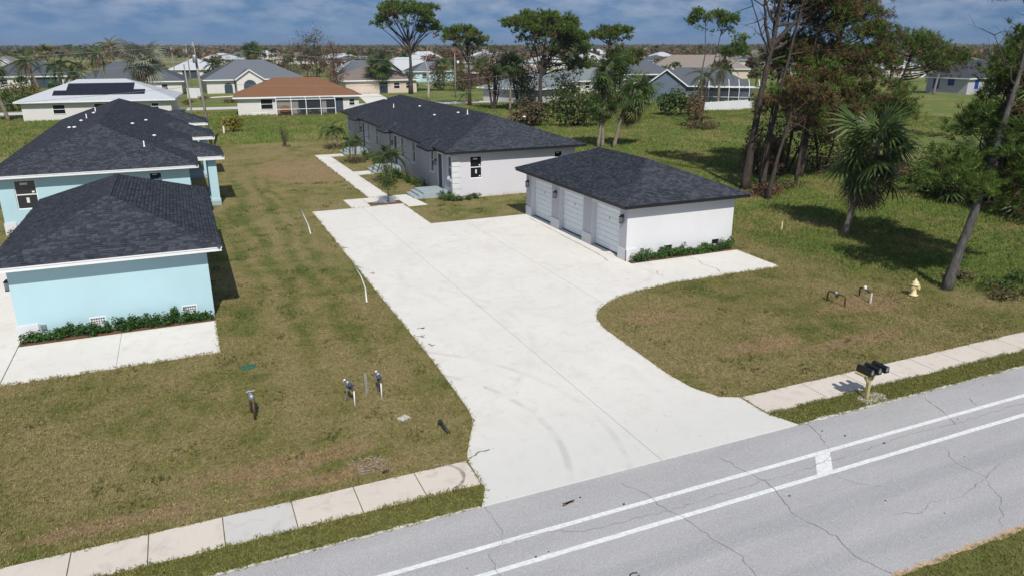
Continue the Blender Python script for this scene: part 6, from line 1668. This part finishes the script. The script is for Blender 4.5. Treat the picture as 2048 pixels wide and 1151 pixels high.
bg_house('house with white eaves and solar roof behind the palm trio', (112, 168), R(-20), 15, 13, 3.0, 6.4, 'sh_grey', 'whitewarm', [('panel', 'solar_array', 0, 1, 2.4, 8, 'solar')], ov=.7)
bg_house('grey green roofed house behind the sea grape thicket', (88, 150), R(12), 20, 12, 2.7, 5.2, 'greyroof', 'whitewarm', [win(-4), win(4)], ov=.7)
bg_house('white metal roofed house behind the bleached dead tree', (66, 232), R(-12), 18, 14, 3.0, 6.4, 'metalroof', 'whitewarm', [win(-5), win(1), ('panel', 'solar_array', 4, .8, 2.2, 3, 'solar')], ov=.7)
bg_house('pale blue walled house behind the leafy light pole tree', (69, 212), R(0), 12, 9, 3.0, 5.5, 'sh_grey', 'blue', [win(-3), win(3)], ov=.6)
bg_house('dark brown roofed house behind the rust brown hedge', (86, 196), R(0), 22, 12, 3.0, 5.8, 'sh_tan', 'shadeint', [win(-5)], ov=.6)
# a scatter of roofs farther off
rn = random.Random(77)
far = [(-70, 420), (20, 430), (34, 470), (58, 430), (85, 420), (95, 470), (112, 390), (135, 430), (150, 360), (168, 400), (190, 330), (210, 300), (225, 270), (240, 340), (262, 290), (290, 330), (238, 232), (268, 238), (205, 205), (225, 178), (252, 172), (285, 205), (150, 300), (330, 250), (118, 300), (96, 320), (75, 350), (-110, 520), (190, 480), (260, 430), (340, 380), (60, 560), (140, 600), (220, 560), (300, 520)]
for i, (x, y) in enumerate(far):
    bg_house('small distant house with pale roof among the far trees' if i % 3 else 'small distant house with brown roof among the far trees', (x, y), R(rn.uniform(-60, 60)), rn.uniform(14, 20), rn.uniform(11, 14), 3.0, rn.uniform(5.2, 6.4), 'metalroof' if i % 3 == 1 else ('sh_grey' if i % 3 == 2 else 'sh_tan'), 'whitewarm', [win(-4), win(3)], ov=.6)
    o = bpy.data.objects
for o in list(bpy.data.objects):
    if o.type == 'EMPTY' and str(o.get('label', '')).startswith('small distant house'):
        o['group'] = 'pale distant roofs' if 'pale' in o['label'] else 'brown distant roofs'
# back road and drives
def patch(name, pts, m, z=.03):
    mb = MB(); mb.quad(*[(x, y, z) for x, y in pts]); return structure(mb.build(name, M[m]))
br = MB()
pts = [(-120, 147), (-26, 141.5), (0, 139.5), (8, 138.8), (47, 134.6), (62, 132.5), (70, 131)]
br.ribbon(pts, 5.6, .045); structure(br.build('back_road', M['walk_grey']))
br = MB().ribbon([(38.6, 167), (37.0, 155), (35, 142), (34.4, 138)], 5.0, .035); structure(br.build('concrete_drive', M['drive']))
br = MB().ribbon([(16, 179.5), (14, 172), (6, 168)], 3.0, .035); structure(br.build('concrete_drive', M['drive']))

# ------------------------------------------------------------------ poles and wires
def pole(x, y, h, label, arm=True, rot=0.0, lean=(0, 0), r=.16, light=False):
    t = thing('utility_pole', label, 'utility pole', (x, y, 0), rot)
    MB().tube([(0, 0, -.5), (lean[0], lean[1], h)], [r, r * .62], 9).build('post', M['polewood'], t, True)
    if arm:
        MB().box(lean[0] - .9, lean[0] + .9, lean[1] - .05, lean[1] + .05, h - .55, h - .43).build('crossarm', M['polewood'], t)
        for a in (-.8, 0, .8):
            MB().lathe((lean[0] + a, lean[1], h - .43 if a else h), [(.03, 0), (.06, .04), (.03, .08), (.06, .12), (.02, .17)], 8).build('insulator', M['greymetal'], t)
        MB().lathe((lean[0] - .3, lean[1] - .05, h - 2.1), [(.2, 0), (.24, .05), (.24, .75), (.16, .85)], 10).build('transformer', M['greymetal'], t, True)
    if light:
        MB().tube([(0, -.1, h - 1.6), (.4, -.6, h - 1.3)], .03, 5).build('lamp_arm', M['greymetal'], t); MB().lathe((.45, -.65, h - 2.0), [(.12, 0), (.26, .2), (.2, .5), (.06, .62)], 10).build('lamp_head', M['trim'], t, True)
    return t
pole(2.9, 88.6, 10.7, 'tall weathered utility pole rising behind the light blue house', rot=R(80), lean=(-.55, .5), r=.17)
pole(1.6, 100.5, 8.2, 'second leaning pole close behind the tall weathered pole', arm=False, lean=(-.25, .2), r=.12)
pole(3.3, 170, 10.6, 'utility pole with lamp arm by the back road bushes', arm=True, rot=R(70), r=.15, lean=(-.6, 0))
pole(0.5, 232, 10.8, 'thin distant utility pole behind the grey roofs', arm=True, rot=R(70), r=.14)
pole(52.6, 148, 8.6, 'lamp pole with white light head beside the small pine', arm=False, light=True, r=.13)
def wire(a, b, sag, label, n=18, r=.017, group=None):
    a, b = Vector(a), Vector(b); pts = []
    for k in range(n + 1):
        t = k / n; p = a.lerp(b, t); p.z -= sag * 4 * t * (1 - t); pts.append(p - a)
    o = MB().tube(pts, r, 4, False).build('power_line', M['wire']); o.location = a
    tag(o, label, 'wire', group)
P1 = Vector((2.4, 89.1, 10.4))
wire(P1, (-60, 118, 9.0), 1.0, 'top overhead wire running off over the solar roof', group=None)
wire(P1 - Vector((0, 0, 1.6)), (-60, 116, 5.8), .8, 'middle overhead wire crossing above the solar roof')
wire(P1 - Vector((0, 0, 4.2)), (-60, 114, 1.2), .3, 'lowest overhead wire passing in front of the solar panels')
wire(P1, (60, 122, 10.0), 1.8, 'top overhead wire from the tall pole above the brown roof')
wire(P1 - Vector((0, 0, 3.9)), (62, 120, 6.8), 1.5, 'middle overhead wire across the arched house roof')
wire(P1 - Vector((0, 0, 5.6)), (62, 119, 3.6), .6, 'lowest overhead wire shadowing the brown roof')
wire(P1, (2.7, 170, 10.2), 1.0, 'overhead wire linking the tall pole to the back road pole')
wire((2.7, 170, 10.2), (.5, 232, 10.6), .8, 'overhead wire linking the two back road poles')

# ------------------------------------------------------------------ distant trees
def far_mesh(seed, kind):
    g = np.random.default_rng(seed)
    mats_, V_, F_, I_ = [], [], [], []
    h = g.uniform(6, 10)
    if kind == 'round':
        n = 260; c = unit(g.normal(size=(9, 3))) * np.array([2.2, 2.2, 1.6]) * g.uniform(.3, 1, (9, 1)) + np.array([0, 0, h * .58])
        pc = c[g.integers(0, 9, n)] + unit(g.normal(size=(n, 3))) * np.array([1.5, 1.5, 1.3]) * g.random((n, 1)) ** .4
        s = .42
    elif kind == 'pine':
        h = g.uniform(10, 14); n = 240; c = unit(g.normal(size=(8, 3))) * np.array([2.2, 2.2, .9]) + np.array([0, 0, h * .88])
        pc = c[g.integers(0, 8, n)] + unit(g.normal(size=(n, 3))) * np.array([1.0, 1.0, .6]) * g.random((n, 1)) ** .4; s = .34
    elif kind == 'palm':
        h = g.uniform(7, 11); n = 170; a = g.uniform(0, 6.28, n); t_ = g.uniform(.15, 2.3, n); r_ = g.uniform(.3, 1.9, n)
        pc = np.stack([np.cos(a) * np.sin(t_) * r_, np.sin(a) * np.sin(t_) * r_, h + np.cos(t_) * r_ - .2 * r_ ** 2], 1); s = .38
    else:
        n = 190; c = unit(g.normal(size=(12, 3))) * np.array([2.6, 2.6, 2.0]) + np.array([0, 0, h * .6])
        pc = c[g.integers(0, 12, n)] + g.normal(size=(n, 3)) * .6; s = .26
    keep = globals()['rng']; globals()['rng'] = g
    v = leaves(pc, s, .7, .4); globals()['rng'] = keep
    tb = MB(); tb.tube([(0, 0, -.5), (g.normal() * .2, g.normal() * .2, h * .5), (g.normal() * .3, g.normal() * .3, h * (.97 if kind in ('pine', 'palm') else .75))], [.22, .17, .10], 5)
    if kind in ('pine', 'bare'):
        for q in c:
            tb.tube([(0, 0, h * .55), tuple((q + np.array([0, 0, h * .55])) * .5), tuple(q)], [.09, .06, .03], 3, False)
    allv = [tuple(q) for q in v]; nv = len(allv)
    faces = [tuple(range(i, i + 4)) for i in range(0, nv, 4)] + [tuple(i + nv for i in f) for f in tb.f]
    return allv + tb.v, faces, nv // 4
FARM = []
for i, (kind, m) in enumerate([('round', 'l_leaf'), ('round', 'l_mix'), ('round', 'l_brown'), ('bare', 'l_brown'), ('bare', 'l_mix'), ('pine', 'l_pine'), ('pine', 'l_pine'), ('palm', 'l_palm'), ('palm', 'l_palmy'), ('round', 'l_red'), ('round', 'l_mix'), ('bare', 'l_red')]):
    v, f, nl = far_mesh(900 + i, kind)
    me = bpy.data.meshes.new('distant_tree'); me.from_pydata(v, [], f); me.materials.append(M[m]); me.materials.append(M['trunk_pine'])
    mi = np.zeros(len(f), np.int32); mi[nl:] = 1; me.polygons.foreach_set('material_index', mi)
    FARM.append((kind, m, me))
LAB = {('round', 'l_leaf'): 'distant round green tree in the far tree belt', ('round', 'l_mix'): 'distant olive scrub tree in the far tree belt', ('round', 'l_brown'): 'distant brown leaved tree in the far tree belt', ('bare', 'l_brown'): 'distant thin storm browned tree in the far belt', ('bare', 'l_mix'): 'distant thin olive tree in the far belt', ('pine', 'l_pine'): 'distant tall pine above the far tree belt', ('palm', 'l_palm'): 'distant green palm among the far trees', ('palm', 'l_palmy'): 'distant yellowish palm among the far trees', ('round', 'l_red'): 'distant rust coloured tree in the far belt', ('bare', 'l_red'): 'distant reddish bare tree in the far belt'}
rn = random.Random(5)
occupied = [(o.location.x, o.location.y) for o in bpy.data.objects if o.type == 'EMPTY' and o.get('category') == 'house']
cnt = 0
wts = [6, 7, 4, 4, 4, 2, 1, 4, 3, 3, 6, 3]
fields = lambda x, y: (-75 < x < 12 and 285 < y < 560) or (88 < x < 140 and 250 < y < 290)
while cnt < 235:
    ang = R(rn.uniform(-13, 61)); dist = 150 + 430 * rn.random() ** .8
    x, y = math.sin(ang) * dist, math.cos(ang) * dist
    if y < 150 and x < 100: continue
    if min(math.hypot(x - a, y - b) for a, b in occupied) < 12: continue
    if fields(x, y): continue
    if dist < 215 and rn.random() < .75: continue
    if x < 60 and y < 230: continue
    i = rn.choices(range(12), wts)[0]
    kind, m, me = FARM[i]
    o = bpy.data.objects.new('distant_tree', me); COL.objects.link(o)
    s = rn.uniform(.65, 1.15) * (.85 if kind in ('pine', 'palm') else 1.0)
    o.location = (x, y, -.1); o.rotation_euler = (0, 0, rn.uniform(0, 6.28)); o.scale = (s * rn.uniform(.9, 1.3), s * rn.uniform(.9, 1.3), s)
    tag(o, LAB[(kind, m)], 'tree', 'far belt: ' + LAB[(kind, m)].replace('distant ', ''))
    cnt += 1
# trees standing among the houses of the second street
for k in range(70):
    for _ in range(60):
        x, y = rn.uniform(-60, 170), rn.uniform(148, 330)
        if math.degrees(math.atan2(x, y)) > 58: continue
        if min(math.hypot(x - a_, y - b_) for a_, b_ in occupied) < 12.5: continue
        if -16 < x < 60 and y < 196: continue
        if fields(x, y): continue
        break
    else:
        continue
    kind, m, me = FARM[rn.choices(range(12), [7, 8, 4, 4, 5, 1, 1, 5, 2, 2, 7, 3])[0]]
    o = bpy.data.objects.new('street_tree', me); COL.objects.link(o)
    s = rn.uniform(.6, .95) * (.8 if kind in ('pine', 'palm') else 1.0)
    o.location = (x, y, -.1); o.rotation_euler = (0, 0, rn.uniform(0, 6.28)); o.scale = (s * rn.uniform(.9, 1.3), s * rn.uniform(.9, 1.3), s)
    tag(o, LAB[(kind, m)].replace('in the far tree belt', 'among the second street houses').replace('in the far belt', 'among the second street houses').replace('above the far tree belt', 'among the second street houses').replace('among the far trees', 'among the second street houses').replace('distant ', ''), 'tree')
    o['group'] = 'second street: ' + o['label']
# the woods beyond, one mass to the horizon
g = np.random.default_rng(3)
for nm, m, n, d0, d1, lab in (('far_woods', 'l_mix', 5200, 520, 3600, 'olive green scrub woods stretching to the horizon'), ('far_woods', 'l_brown', 3800, 520, 3200, 'brown storm stripped woods stretching to the horizon'), ('far_woods', 'l_leaf', 2600, 600, 4200, 'dark green woods along the horizon')):
    ang = np.radians(g.uniform(-16, 64, n)); dist = d0 * (d1 / d0) ** (g.random(n) ** .8)
    x, y = np.sin(ang) * dist, np.cos(ang) * dist
    keepm = ~((x > -80) & (x < 15) & (y < 640)) 
    x, y, dist = x[keepm], y[keepm], dist[keepm]; n = len(x)
    h = g.uniform(3.5, 8.5, n) * np.where(g.random(n) < .06, 1.35, 1.0); k = 11
    c = np.repeat(np.stack([x, y, h * .5], 1), k, 0); hh = np.repeat(h, k)[:, None]
    off_ = unit(g.normal(size=(n * k, 3))) * np.array([.62, .62, .42]) * g.uniform(.5, 1, (n * k, 1)) * hh
    keep = rng; rng = g
    v = leaves(c + off_, .24 * hh, .8, .3); rng = keep
    o = np_mesh(nm, v, quads(len(v) // 4), M[m]); tag(o, lab, 'woods', kind='stuff')

# ------------------------------------------------------------------ small things on the lot
# hydrant
h = thing('fire_hydrant', 'cream yellow fire hydrant on the lawn beside the leaning pine', 'hydrant', (28.42, 20.95, 0), R(20))
MB().lathe((0, 0, -.05), [(.16, 0), (.16, .09), (.19, .09), (.19, .13), (.11, .14), (.105, .50), (.12, .52), (.12, .56)], 16).build('barrel', M['hydr'], h, True)
MB().lathe((0, 0, .50), [(.19, 0), (.19, .04), (.14, .06), (.15, .09), (.12, .15), (.06, .20), (.045, .21), (.045, .27), (.02, .28)], 16).build('bonnet', M['hydr'], h, True)
for a, r_, l_ in ((0, .055, .20), (math.pi, .055, .20), (-math.pi / 2, .075, .21)):
    d = Vector((math.cos(a), math.sin(a), 0))
    MB().tube([d * .05 + Vector((0, 0, .40)), d * (l_ - .05) + Vector((0, 0, .40)), d * (l_ - .05) + Vector((0, 0, .40)), d * l_ + Vector((0, 0, .40))], [r_, r_, r_ * 1.25, r_ * 1.2], 10).build('nozzle', M['hydr'], h)
# mailboxes
mbx = thing('mailbox_post', 'yellowish wooden mailbox post in shell rubble at the road edge', 'mailbox post', (18.44, 14.56, 0))
MB().box(-.05, .05, -.05, .05, -.2, .92).build('post', M['wood'], mbx, bevel=.006)
MB().box(-.50, .50, -.16, .16, .92, .96).build('shelf', M['wood'], mbx, bevel=.004)
for s in (-1, 1):
    u = Vector((s * .62, 0, .78)).normalized()
    MB().obox((s * .05, 0, .60), u, (0, 1, 0), u.cross(Vector((0, 1, 0))), 0, .40, -.035, .035, -.028, .028).build('brace', M['wood'], mbx)
def num_shape(mb, ch, o, u, w, n, s):
    seg = {'1': [(2, 0, 2, 4)], '2': [(0, 4, 2, 4), (2, 2, 2, 4), (0, 2, 2, 2), (0, 0, 0, 2), (0, 0, 2, 0)], '3': [(0, 4, 2, 4), (0, 2, 2, 2), (0, 0, 2, 0), (2, 0, 2, 4)], '4': [(0, 2, 0, 4), (0, 2, 2, 2), (2, 0, 2, 4)]}
for k, dx_ in enumerate((-.31, 0, .31)):
    m_ = thing('mailbox', ('black mailbox on the driveway end of the shared post shelf', 'black mailbox in the middle of the shared post shelf', 'black mailbox on the far end of the shared post shelf')[k], 'mailbox', (18.44 + dx_, 14.50, .962), group=None)
    prof = [(-.085, 0), (.085, 0), (.085, .13)] + [(.085 * math.cos(a), .13 + .085 * math.sin(a)) for a in np.linspace(0, math.pi, 9)[1:-1]] + [(-.085, .13)]
    def extr(y0, y1, grow=1.0):
        b = MB(); n = len(prof)
        b.v = [(x * grow, y0, z * grow) for x, z in prof] + [(x * grow, y1, z * grow) for x, z in prof]
        b.f = [tuple(range(n)), tuple(range(n, 2 * n))[::-1]] + [(i, i + n, (i + 1) % n + n, (i + 1) % n) for i in range(n)]
        return b
    extr(-.24, .26).build('body', M['mailbox'], m_)
    d_ = extr(-.262, -.241, 1.04).build('door', M['mailbox'], m_)
    e = MB().lathe((0, 0, 0), [(.046, 0), (.048, .004), (.040, .006)], 14)
    em = e.build('badge', M['greymetal'], d_); em.location = (0, -.263, .12); em.rotation_euler = (R(90), 0, 0); em.scale = (1, 1.5, 1)
    MB().box(-.008, .008, -.278, -.262, .19, .215).build('latch', M['greymetal'], d_)
    MB().box(.088, .096, -.02, .01, .10, .19).box(.088, .096, -.02, .06, .17, .20).build('flag', M['mailbox'], m_)
mb = MB()
for k in range(150):
    a = rnd.uniform(0, 6.28); q = rnd.random() ** .5
    sz = rnd.uniform(.008, .032); x = 18.62 + math.cos(a) * q * .52; y = 14.50 + math.sin(a) * q * .30
    mb.obox((x, y, .01 + rnd.random() * .02), (math.cos(a * 5), math.sin(a * 5), .2), (-math.sin(a * 5), math.cos(a * 5), 0), (0, 0, 1), -sz, sz, -sz * .7, sz * .7, -sz * .4, sz * .4)
tag(mb.build('shell_rubble', M['sand']), 'white shell rubble around the mailbox post foot', 'rubble', kind='stuff')
structure(MB().prism([(18.15, 14.24), (18.95, 14.2), (19.2, 14.5), (19.1, 14.78), (18.5, 14.85), (18.2, 14.7)], -.02, .022).build('shell_patch', M['sand']))

# backflow sets and pipes
def backflow(x, y, label, side=1, cap='bluecap'):
    t = thing('backflow_valve', label, 'water valve', (x, y, 0), R(8 * side)); t.scale = (.9, .9, .95)
    MB().tube([(.03, -.32, -.1), (.03, -.32, .60)], .024, 8).build('riser', M['pvc'], t, True)
    MB().tube([(-.02, .28, -.1), (-.02, .28, .66)], .028, 8).build('riser', M['greymetal'], t, True)
    MB().tube([(.03, -.34, .60), (.03, -.05, .63), (-.02, .3, .63)], .045, 8).build('pipe', M['brass'], t, True)
    MB().lathe((0, -.06, .56), [(.06, 0), (.085, .05), (.085, .13), (.05, .18), (.03, .21)], 10).build('valve_body', M[cap], t, True)
    MB().lathe((-.01, .16, .58), [(.06, 0), (.08, .05), (.08, .14), (.04, .2)], 10).build('valve_body', M['greymetal'], t, True)
    MB().tube([(-.10, -.20, .72), (.12, -.20, .72)], .018, 6).build('handle', M[cap], t)
    MB().tube([(-.12, .22, .74), (.06, .24, .76)], .018, 6).build('handle', M[cap], t)
    MB().lathe((-.06, .30, .66), [(.05, 0), (.06, .05), (.03, .12)], 8).build('cap', M['pvc'], t, True)
    return t
backflow(3.72, 20.75, 'blue handled water valve set on a white riser, beside the short post', 1)
backflow(4.68, 20.95, 'blue handled water valve set on a white riser, by the driveway', -1)
t = thing('backflow_valve', 'dark bronze water valve standing alone on the front lawn', 'water valve', (.90, 21.15, 0), R(6))
MB().tube([(0, -.25, -.1), (0, -.25, .55)], .04, 8).build('riser', M['brass'], t, True); MB().tube([(0, .25, -.1), (0, .25, .6)], .04, 8).build('riser', M['brass'], t, True)
MB().tube([(0, -.27, .55), (.03, 0, .62), (0, .27, .62)], .055, 8).build('pipe', M['brass'], t, True)
for yy, zz_ in ((-.08, .62), (.12, .66)):
    MB().lathe((0, yy, zz_ - .06), [(.07, 0), (.095, .06), (.08, .15), (.03, .2)], 10).build('valve_body', M['greymetal'], t, True)
MB().tube([(-.12, .02, .80), (.12, .02, .80)], .016, 6).build('handle', M['greymetal'], t)
tag(MB().box(4.26, 4.34, 21.16, 21.24, -.1, .68).build('stake', M['polewood']), 'short grey wooden stake between the two blue valve sets', 'stake')
t = thing('pipe_stub', 'short black pipe stub with cap lying in the lawn by the driveway', 'pipe', (5.82, 18.05, 0))
MB().tube([(.04, -.3, .05), (.0, -.05, .10), (-.03, .22, .16)], .045, 8).build('pipe', M['rubber'], t, True); MB().lathe((-.03, .24, .12), [(.07, 0), (.07, .08), (.04, .1)], 10).build('cap', M['rubber'], t)
t = thing('pipe_stand', 'dark pipe hoop with blue black valve on bare soil near the hydrant', 'water pipe', (24.5, 21.55, 0))
MB().tube([(-.05, .42, -.1), (-.05, .42, .42), (0, .36, .45), (.04, -.36, .45), (.05, -.42, .40), (.05, -.42, -.1)], .035, 8).build('pipe', M['brass'], t, True)
MB().lathe((0, .05, .40), [(.05, 0), (.09, .05), (.07, .13), (.02, .16)], 10).build('valve_body', M['greymetal'], t, True); MB().tube([(-.06, -.05, .36), (.1, .05, .36)], .06, 8).build('valve_body', M['rubber'], t, True)
t = thing('pipe_stand', 'dark pipe hoop with white cap and white stake close to the hydrant', 'water pipe', (26.1, 21.45, 0))
MB().tube([(.1, .42, -.1), (.1, .42, .40), (.08, .36, .42), (-.12, -.36, .42), (-.14, -.40, .40), (-.14, -.40, -.1)], .03, 8).build('pipe', M['rubber'], t, True)
MB().lathe((.02, .1, .42), [(.07, 0), (.07, .14), (.03, .17)], 10).build('cap', M['pvc'], t, True); MB().box(-.22, -.17, -.46, -.41, -.1, .46).build('stake', M['pvc'], t)
# white pvc pipes lying on the grass
for k, (pp, lab) in enumerate([([(6.62, 49.6), (6.5, 47.6), (6.36, 45.2), (6.12, 42.8)], 'white plastic pipe on the grass by the paved pad corner'), ([(7.0, 35.1), (6.92, 33.4), (6.70, 31.6), (6.32, 29.7)], 'white plastic pipe curving on the grass along the drive')]):
    a = Vector((*pp[0], 0)); o = MB().tube([Vector((x, y, .07)) - a for x, y in pp], .032, 7).build('plastic_pipe', M['pvc'], None, True); o.location = a
    tag(o, lab, 'pipe')
# irrigation lid, stake, debris
o = MB().lathe((0, 0, 0), [(.24, -.03), (.24, .045), (.20, .06), (.05, .062)], 18).build('valve_lid', M['lidgreen']); o.location = (1.07, 24.85, 0); o.scale = (1.15, .8, 1); tag(o, 'round green irrigation lid set in the lawn before the blue garage', 'lid')
tag(MB().box(31.66, 31.74, 32.48, 32.54, -.1, .55).build('survey_stake', M['hydr']), 'small cream survey stake in the rough grass past the garage', 'stake')
mb = MB()
for k in range(60):
    a = rnd.uniform(0, 6.28); q = rnd.random() ** .6; b = rnd.uniform(0, 6.28); l_ = rnd.uniform(.06, .22)
    x, y = 3.4 + math.cos(a) * q * .42, 17.0 + math.sin(a) * q * .42
    mb.tube([(x, y, .04), (x + math.cos(b) * l_, y + math.sin(b) * l_, .03 + rnd.random() * .06)], .006, 4)
tag(mb.build('twig_pile', M['trunk_dead']), 'scattered pale dead twigs on the lawn before the sidewalk', 'twigs', kind='stuff')
o = MB().box(-.09, .09, -.03, .03, 0, .05).build('brick_bit', M['rubber']); o.location = (3.72, 16.55, .01); o.rotation_euler = (0, 0, .3); tag(o, 'small dark brick fragment beside the pale twigs', 'brick')
o = MB().box(-.16, .16, -.12, .12, -.02, .03).build('paver', M['walk_grey']); o.location = (4.95, 19.2, 0); o.rotation_euler = (0, 0, .4); tag(o, 'flat grey stone sunk in the lawn between the valves and drive', 'stone')
for k in range(5):
    x, y = rnd.uniform(7.1, 7.6), rnd.uniform(24, 47); 
    mb = MB()
    for j in range(5):
        a = rnd.uniform(0, 6.28); mb.tube([(0, 0, .04), (math.cos(a) * .16, math.sin(a) * .16, .05)], .008, 3)
    o = mb.build('twig', M['trunk_pine']); o.location = (x, y, 0); tag(o, 'small dead twig on the concrete along the driveway edge', 'twig', 'twigs at the driveway edge')

# ------------------------------------------------------------------ turf blades
solid = [drive_poly, walk_poly, rect(9.85, 13.5, 48.95, 52.0), [(13.5, 48.05), (14.86, 48.08), (14.5, 52.2), (13.5, 52.2)], rect(-24, 5.80, 15.04, 16.23), rect(14.96, 62, 15.04, 16.23), rect(-60, 90, ROAD_S - .02, ROAD_N + .01),
         rect(-6.5, .32, 26.55, 44), rect(-13, -6.4, 22, 44), rect(GX0 - .1, GX1, GY0 - .5, GY1), rect(HX0, HX1, HY0, HY1), rect(CX0, 2.0, CY0, CY1)] + [rect(14.55, 17.2, 50.1 + 12.25 * k, 52.6 + 12.25 * k) for k in range(3)]
def turf(name, label, n, area, L, W, per, dens, edge=0.02, spread_=.75):
    g = np.random.default_rng(hash(name) % 1000 + n)
    x = g.uniform(area[0], area[1], n); y = g.uniform(area[2], area[3], n)
    k = g.random(n) < dens(x, y)
    for pl in solid:
        k &= ~inside(pl, x, y)
    x, y = x[k], y[k]
    c = np.stack([x, y, ground_h(x, y) - .005], 1)
    d = np.tile(np.array([[0, 0, 1.0]]), (len(c), 1))
    global rng
    keep = rng; rng = g
    sc_ = np.repeat(g.uniform(.6, 1.25, len(c)), per)[:, None]
    v = blades(c, d, per, L, W, spread_, .03); rng = keep
    o = np_mesh(name, v, tris(len(v) // 3), M['blade']); tag(o, label, 'grass', kind='stuff')
    return len(v) // 3
view = lambda x, y: (np.degrees(np.arctan2(x, y)) > -21) & (np.degrees(np.arctan2(x, y)) < 68)
n1 = turf('lawn_grass', 'short patchy brown and green mown grass over the lots', 215000, (-15, 34, 14.2, 34), .075, .022, 5, lambda x, y: view(x, y) * np.where(x > 29, .5, 1.0) * np.clip(26 / y, 0, 1))
n2 = turf('lawn_grass', 'short dry mown grass between the two long houses', 60000, (-1, 30, 34, 88), .075, .030, 4, lambda x, y: view(x, y) * np.clip(50 / y, 0, 1))
n3 = turf('verge_grass', 'green grass verge between the sidewalk and the road', 30000, (-16, 40, 14.19, 15.04), .07, .014, 6, lambda x, y: view(x, y) * 1.0)
n4 = turf('verge_grass', 'green grass across the road at the near kerb', 26000, (8, 30, 5.5, 8.42), .07, .014, 6, lambda x, y: 1.0 + 0 * x)
n5 = turf('rough_grass', 'taller green rough grass around the pines and palms', 70000, (27, 62, 17, 62), .20, .035, 5, lambda x, y: view(x, y) * ss(x - 28 - .8 * np.maximum(0, 24 - y), -1.0, 2.5) * np.clip(30 / y, 0, 1), spread_=.5)
n6 = turf('rough_grass', 'rough meadow grass in the swale behind the houses', 60000, (-30, 105, 86, 132), .26, .08, 4, lambda x, y: view(x, y) * (y > 87) * .9, spread_=.55)
n7 = turf('rough_grass', 'rough grass meadow between the garage and the far fence', 40000, (29, 105, 60, 100), .24, .07, 4, lambda x, y: view(x, y) * .9, spread_=.55)
# ragged blades leaning over the concrete edges
def fringe(name, label, lines, per_m, L, W):
    pts = []
    for a, b in lines:
        n = int(math.hypot(b[0] - a[0], b[1] - a[1]) * per_m)
        for k in range(n):
            t_ = rnd.random(); gap = math.sin(t_ * 37 + a[0]) + math.sin(t_ * 91 + a[1])
            if gap < -.9: continue
            pts.append((a[0] + (b[0] - a[0]) * t_ + rnd.gauss(0, .035), a[1] + (b[1] - a[1]) * t_ + rnd.gauss(0, .035), .02))
    c = np.array(pts); v = blades(c, np.tile(np.array([[0, 0, 1.0]]), (len(c), 1)), 5, L, W, .9, .03)
    o = np_mesh(name, v, tris(len(v) // 3), M['blade']); tag(o, label, 'grass', kind='stuff')
E_ = lambda pl: [(pl[k], pl[(k + 1) % len(pl)]) for k in range(len(pl))]
fringe('edge_grass', 'ragged grass creeping over the sidewalk and slab edges', [((-14, 16.23), (5.8, 16.23)), ((-14, 15.04), (5.8, 15.04)), ((14.96, 16.23), (45, 16.23)), ((14.96, 15.04), (45, 15.04)), ((-10, 14.2), (5.4, 14.2)), ((15.4, 14.2), (40, 14.2)), ((-6.4, 26.55), (.3, 26.65)), ((.31, 26.65), (.32, 30))], 55, .085, .02)
fringe('edge_grass', 'ragged grass creeping over the driveway edges', [e for e in E_(drive_poly) if not (abs(e[0][1] - 14.14) < .02 and abs(e[1][1] - 14.14) < .02) and not (e[0][0] > 19.7 and e[0][1] > 29)] + E_(walk_poly), 26, .08, .022)
print('turf tris', n1, n2, n3, n4, n5, n6, n7)

# ------------------------------------------------------------------ air
g = np.random.default_rng(21)
cx_, cy_ = g.uniform(-13, 30, 420), g.uniform(16.3, 60, 420)
x = (cx_[:, None] + g.normal(size=(420, 14)) * .22).ravel(); y = (cy_[:, None] + g.normal(size=(420, 14)) * .22).ravel()
k = view(x, y)
for pl in solid: k &= ~inside(pl, x, y)
c = np.stack([x[k], y[k], 0 * x[k]], 1)
v = blades(c, np.tile(np.array([[0, 0, 1.0]]), (len(c), 1)), 6, .12, .03, .8, .03)
M['l_weed'] = foliage('lawn_weed', [(0.0, (0.045, 0.062, 0.014)), (0.6, (0.095, 0.115, 0.028)), (1.0, (0.17, 0.16, 0.05))], 0.2)
tag(np_mesh('lawn_weeds', v, tris(len(v) // 3), M['l_weed']), 'scattered green weed tufts growing through the dry lawn', 'weeds', kind='stuff')
hz = MB().box(-4400, 4400, -480, 4700, -1.8, 24).build('haze', None)
def air():
    m = bpy.data.materials.new('air'); m.use_nodes = True
    t = NT(m.node_tree); t.n.remove(t.n['Principled BSDF'])
    v = t.node("ShaderNodeVolumePrincipled", {'Color': (0.62, 0.74, 0.92, 1), 'Density': 0.00016, 'Anisotropy': 0.2})
    t.l.new(v.outputs[0], t.n['Material Output'].inputs['Volume'])
    return m
hz.data.materials.clear(); hz.data.materials.append(air()); hz['kind'] = 'stuff'; hz['label'] = 'thin bluish haze over the far scrub woods'; hz['category'] = 'haze'
sc.cycles.volume_bounces = 0
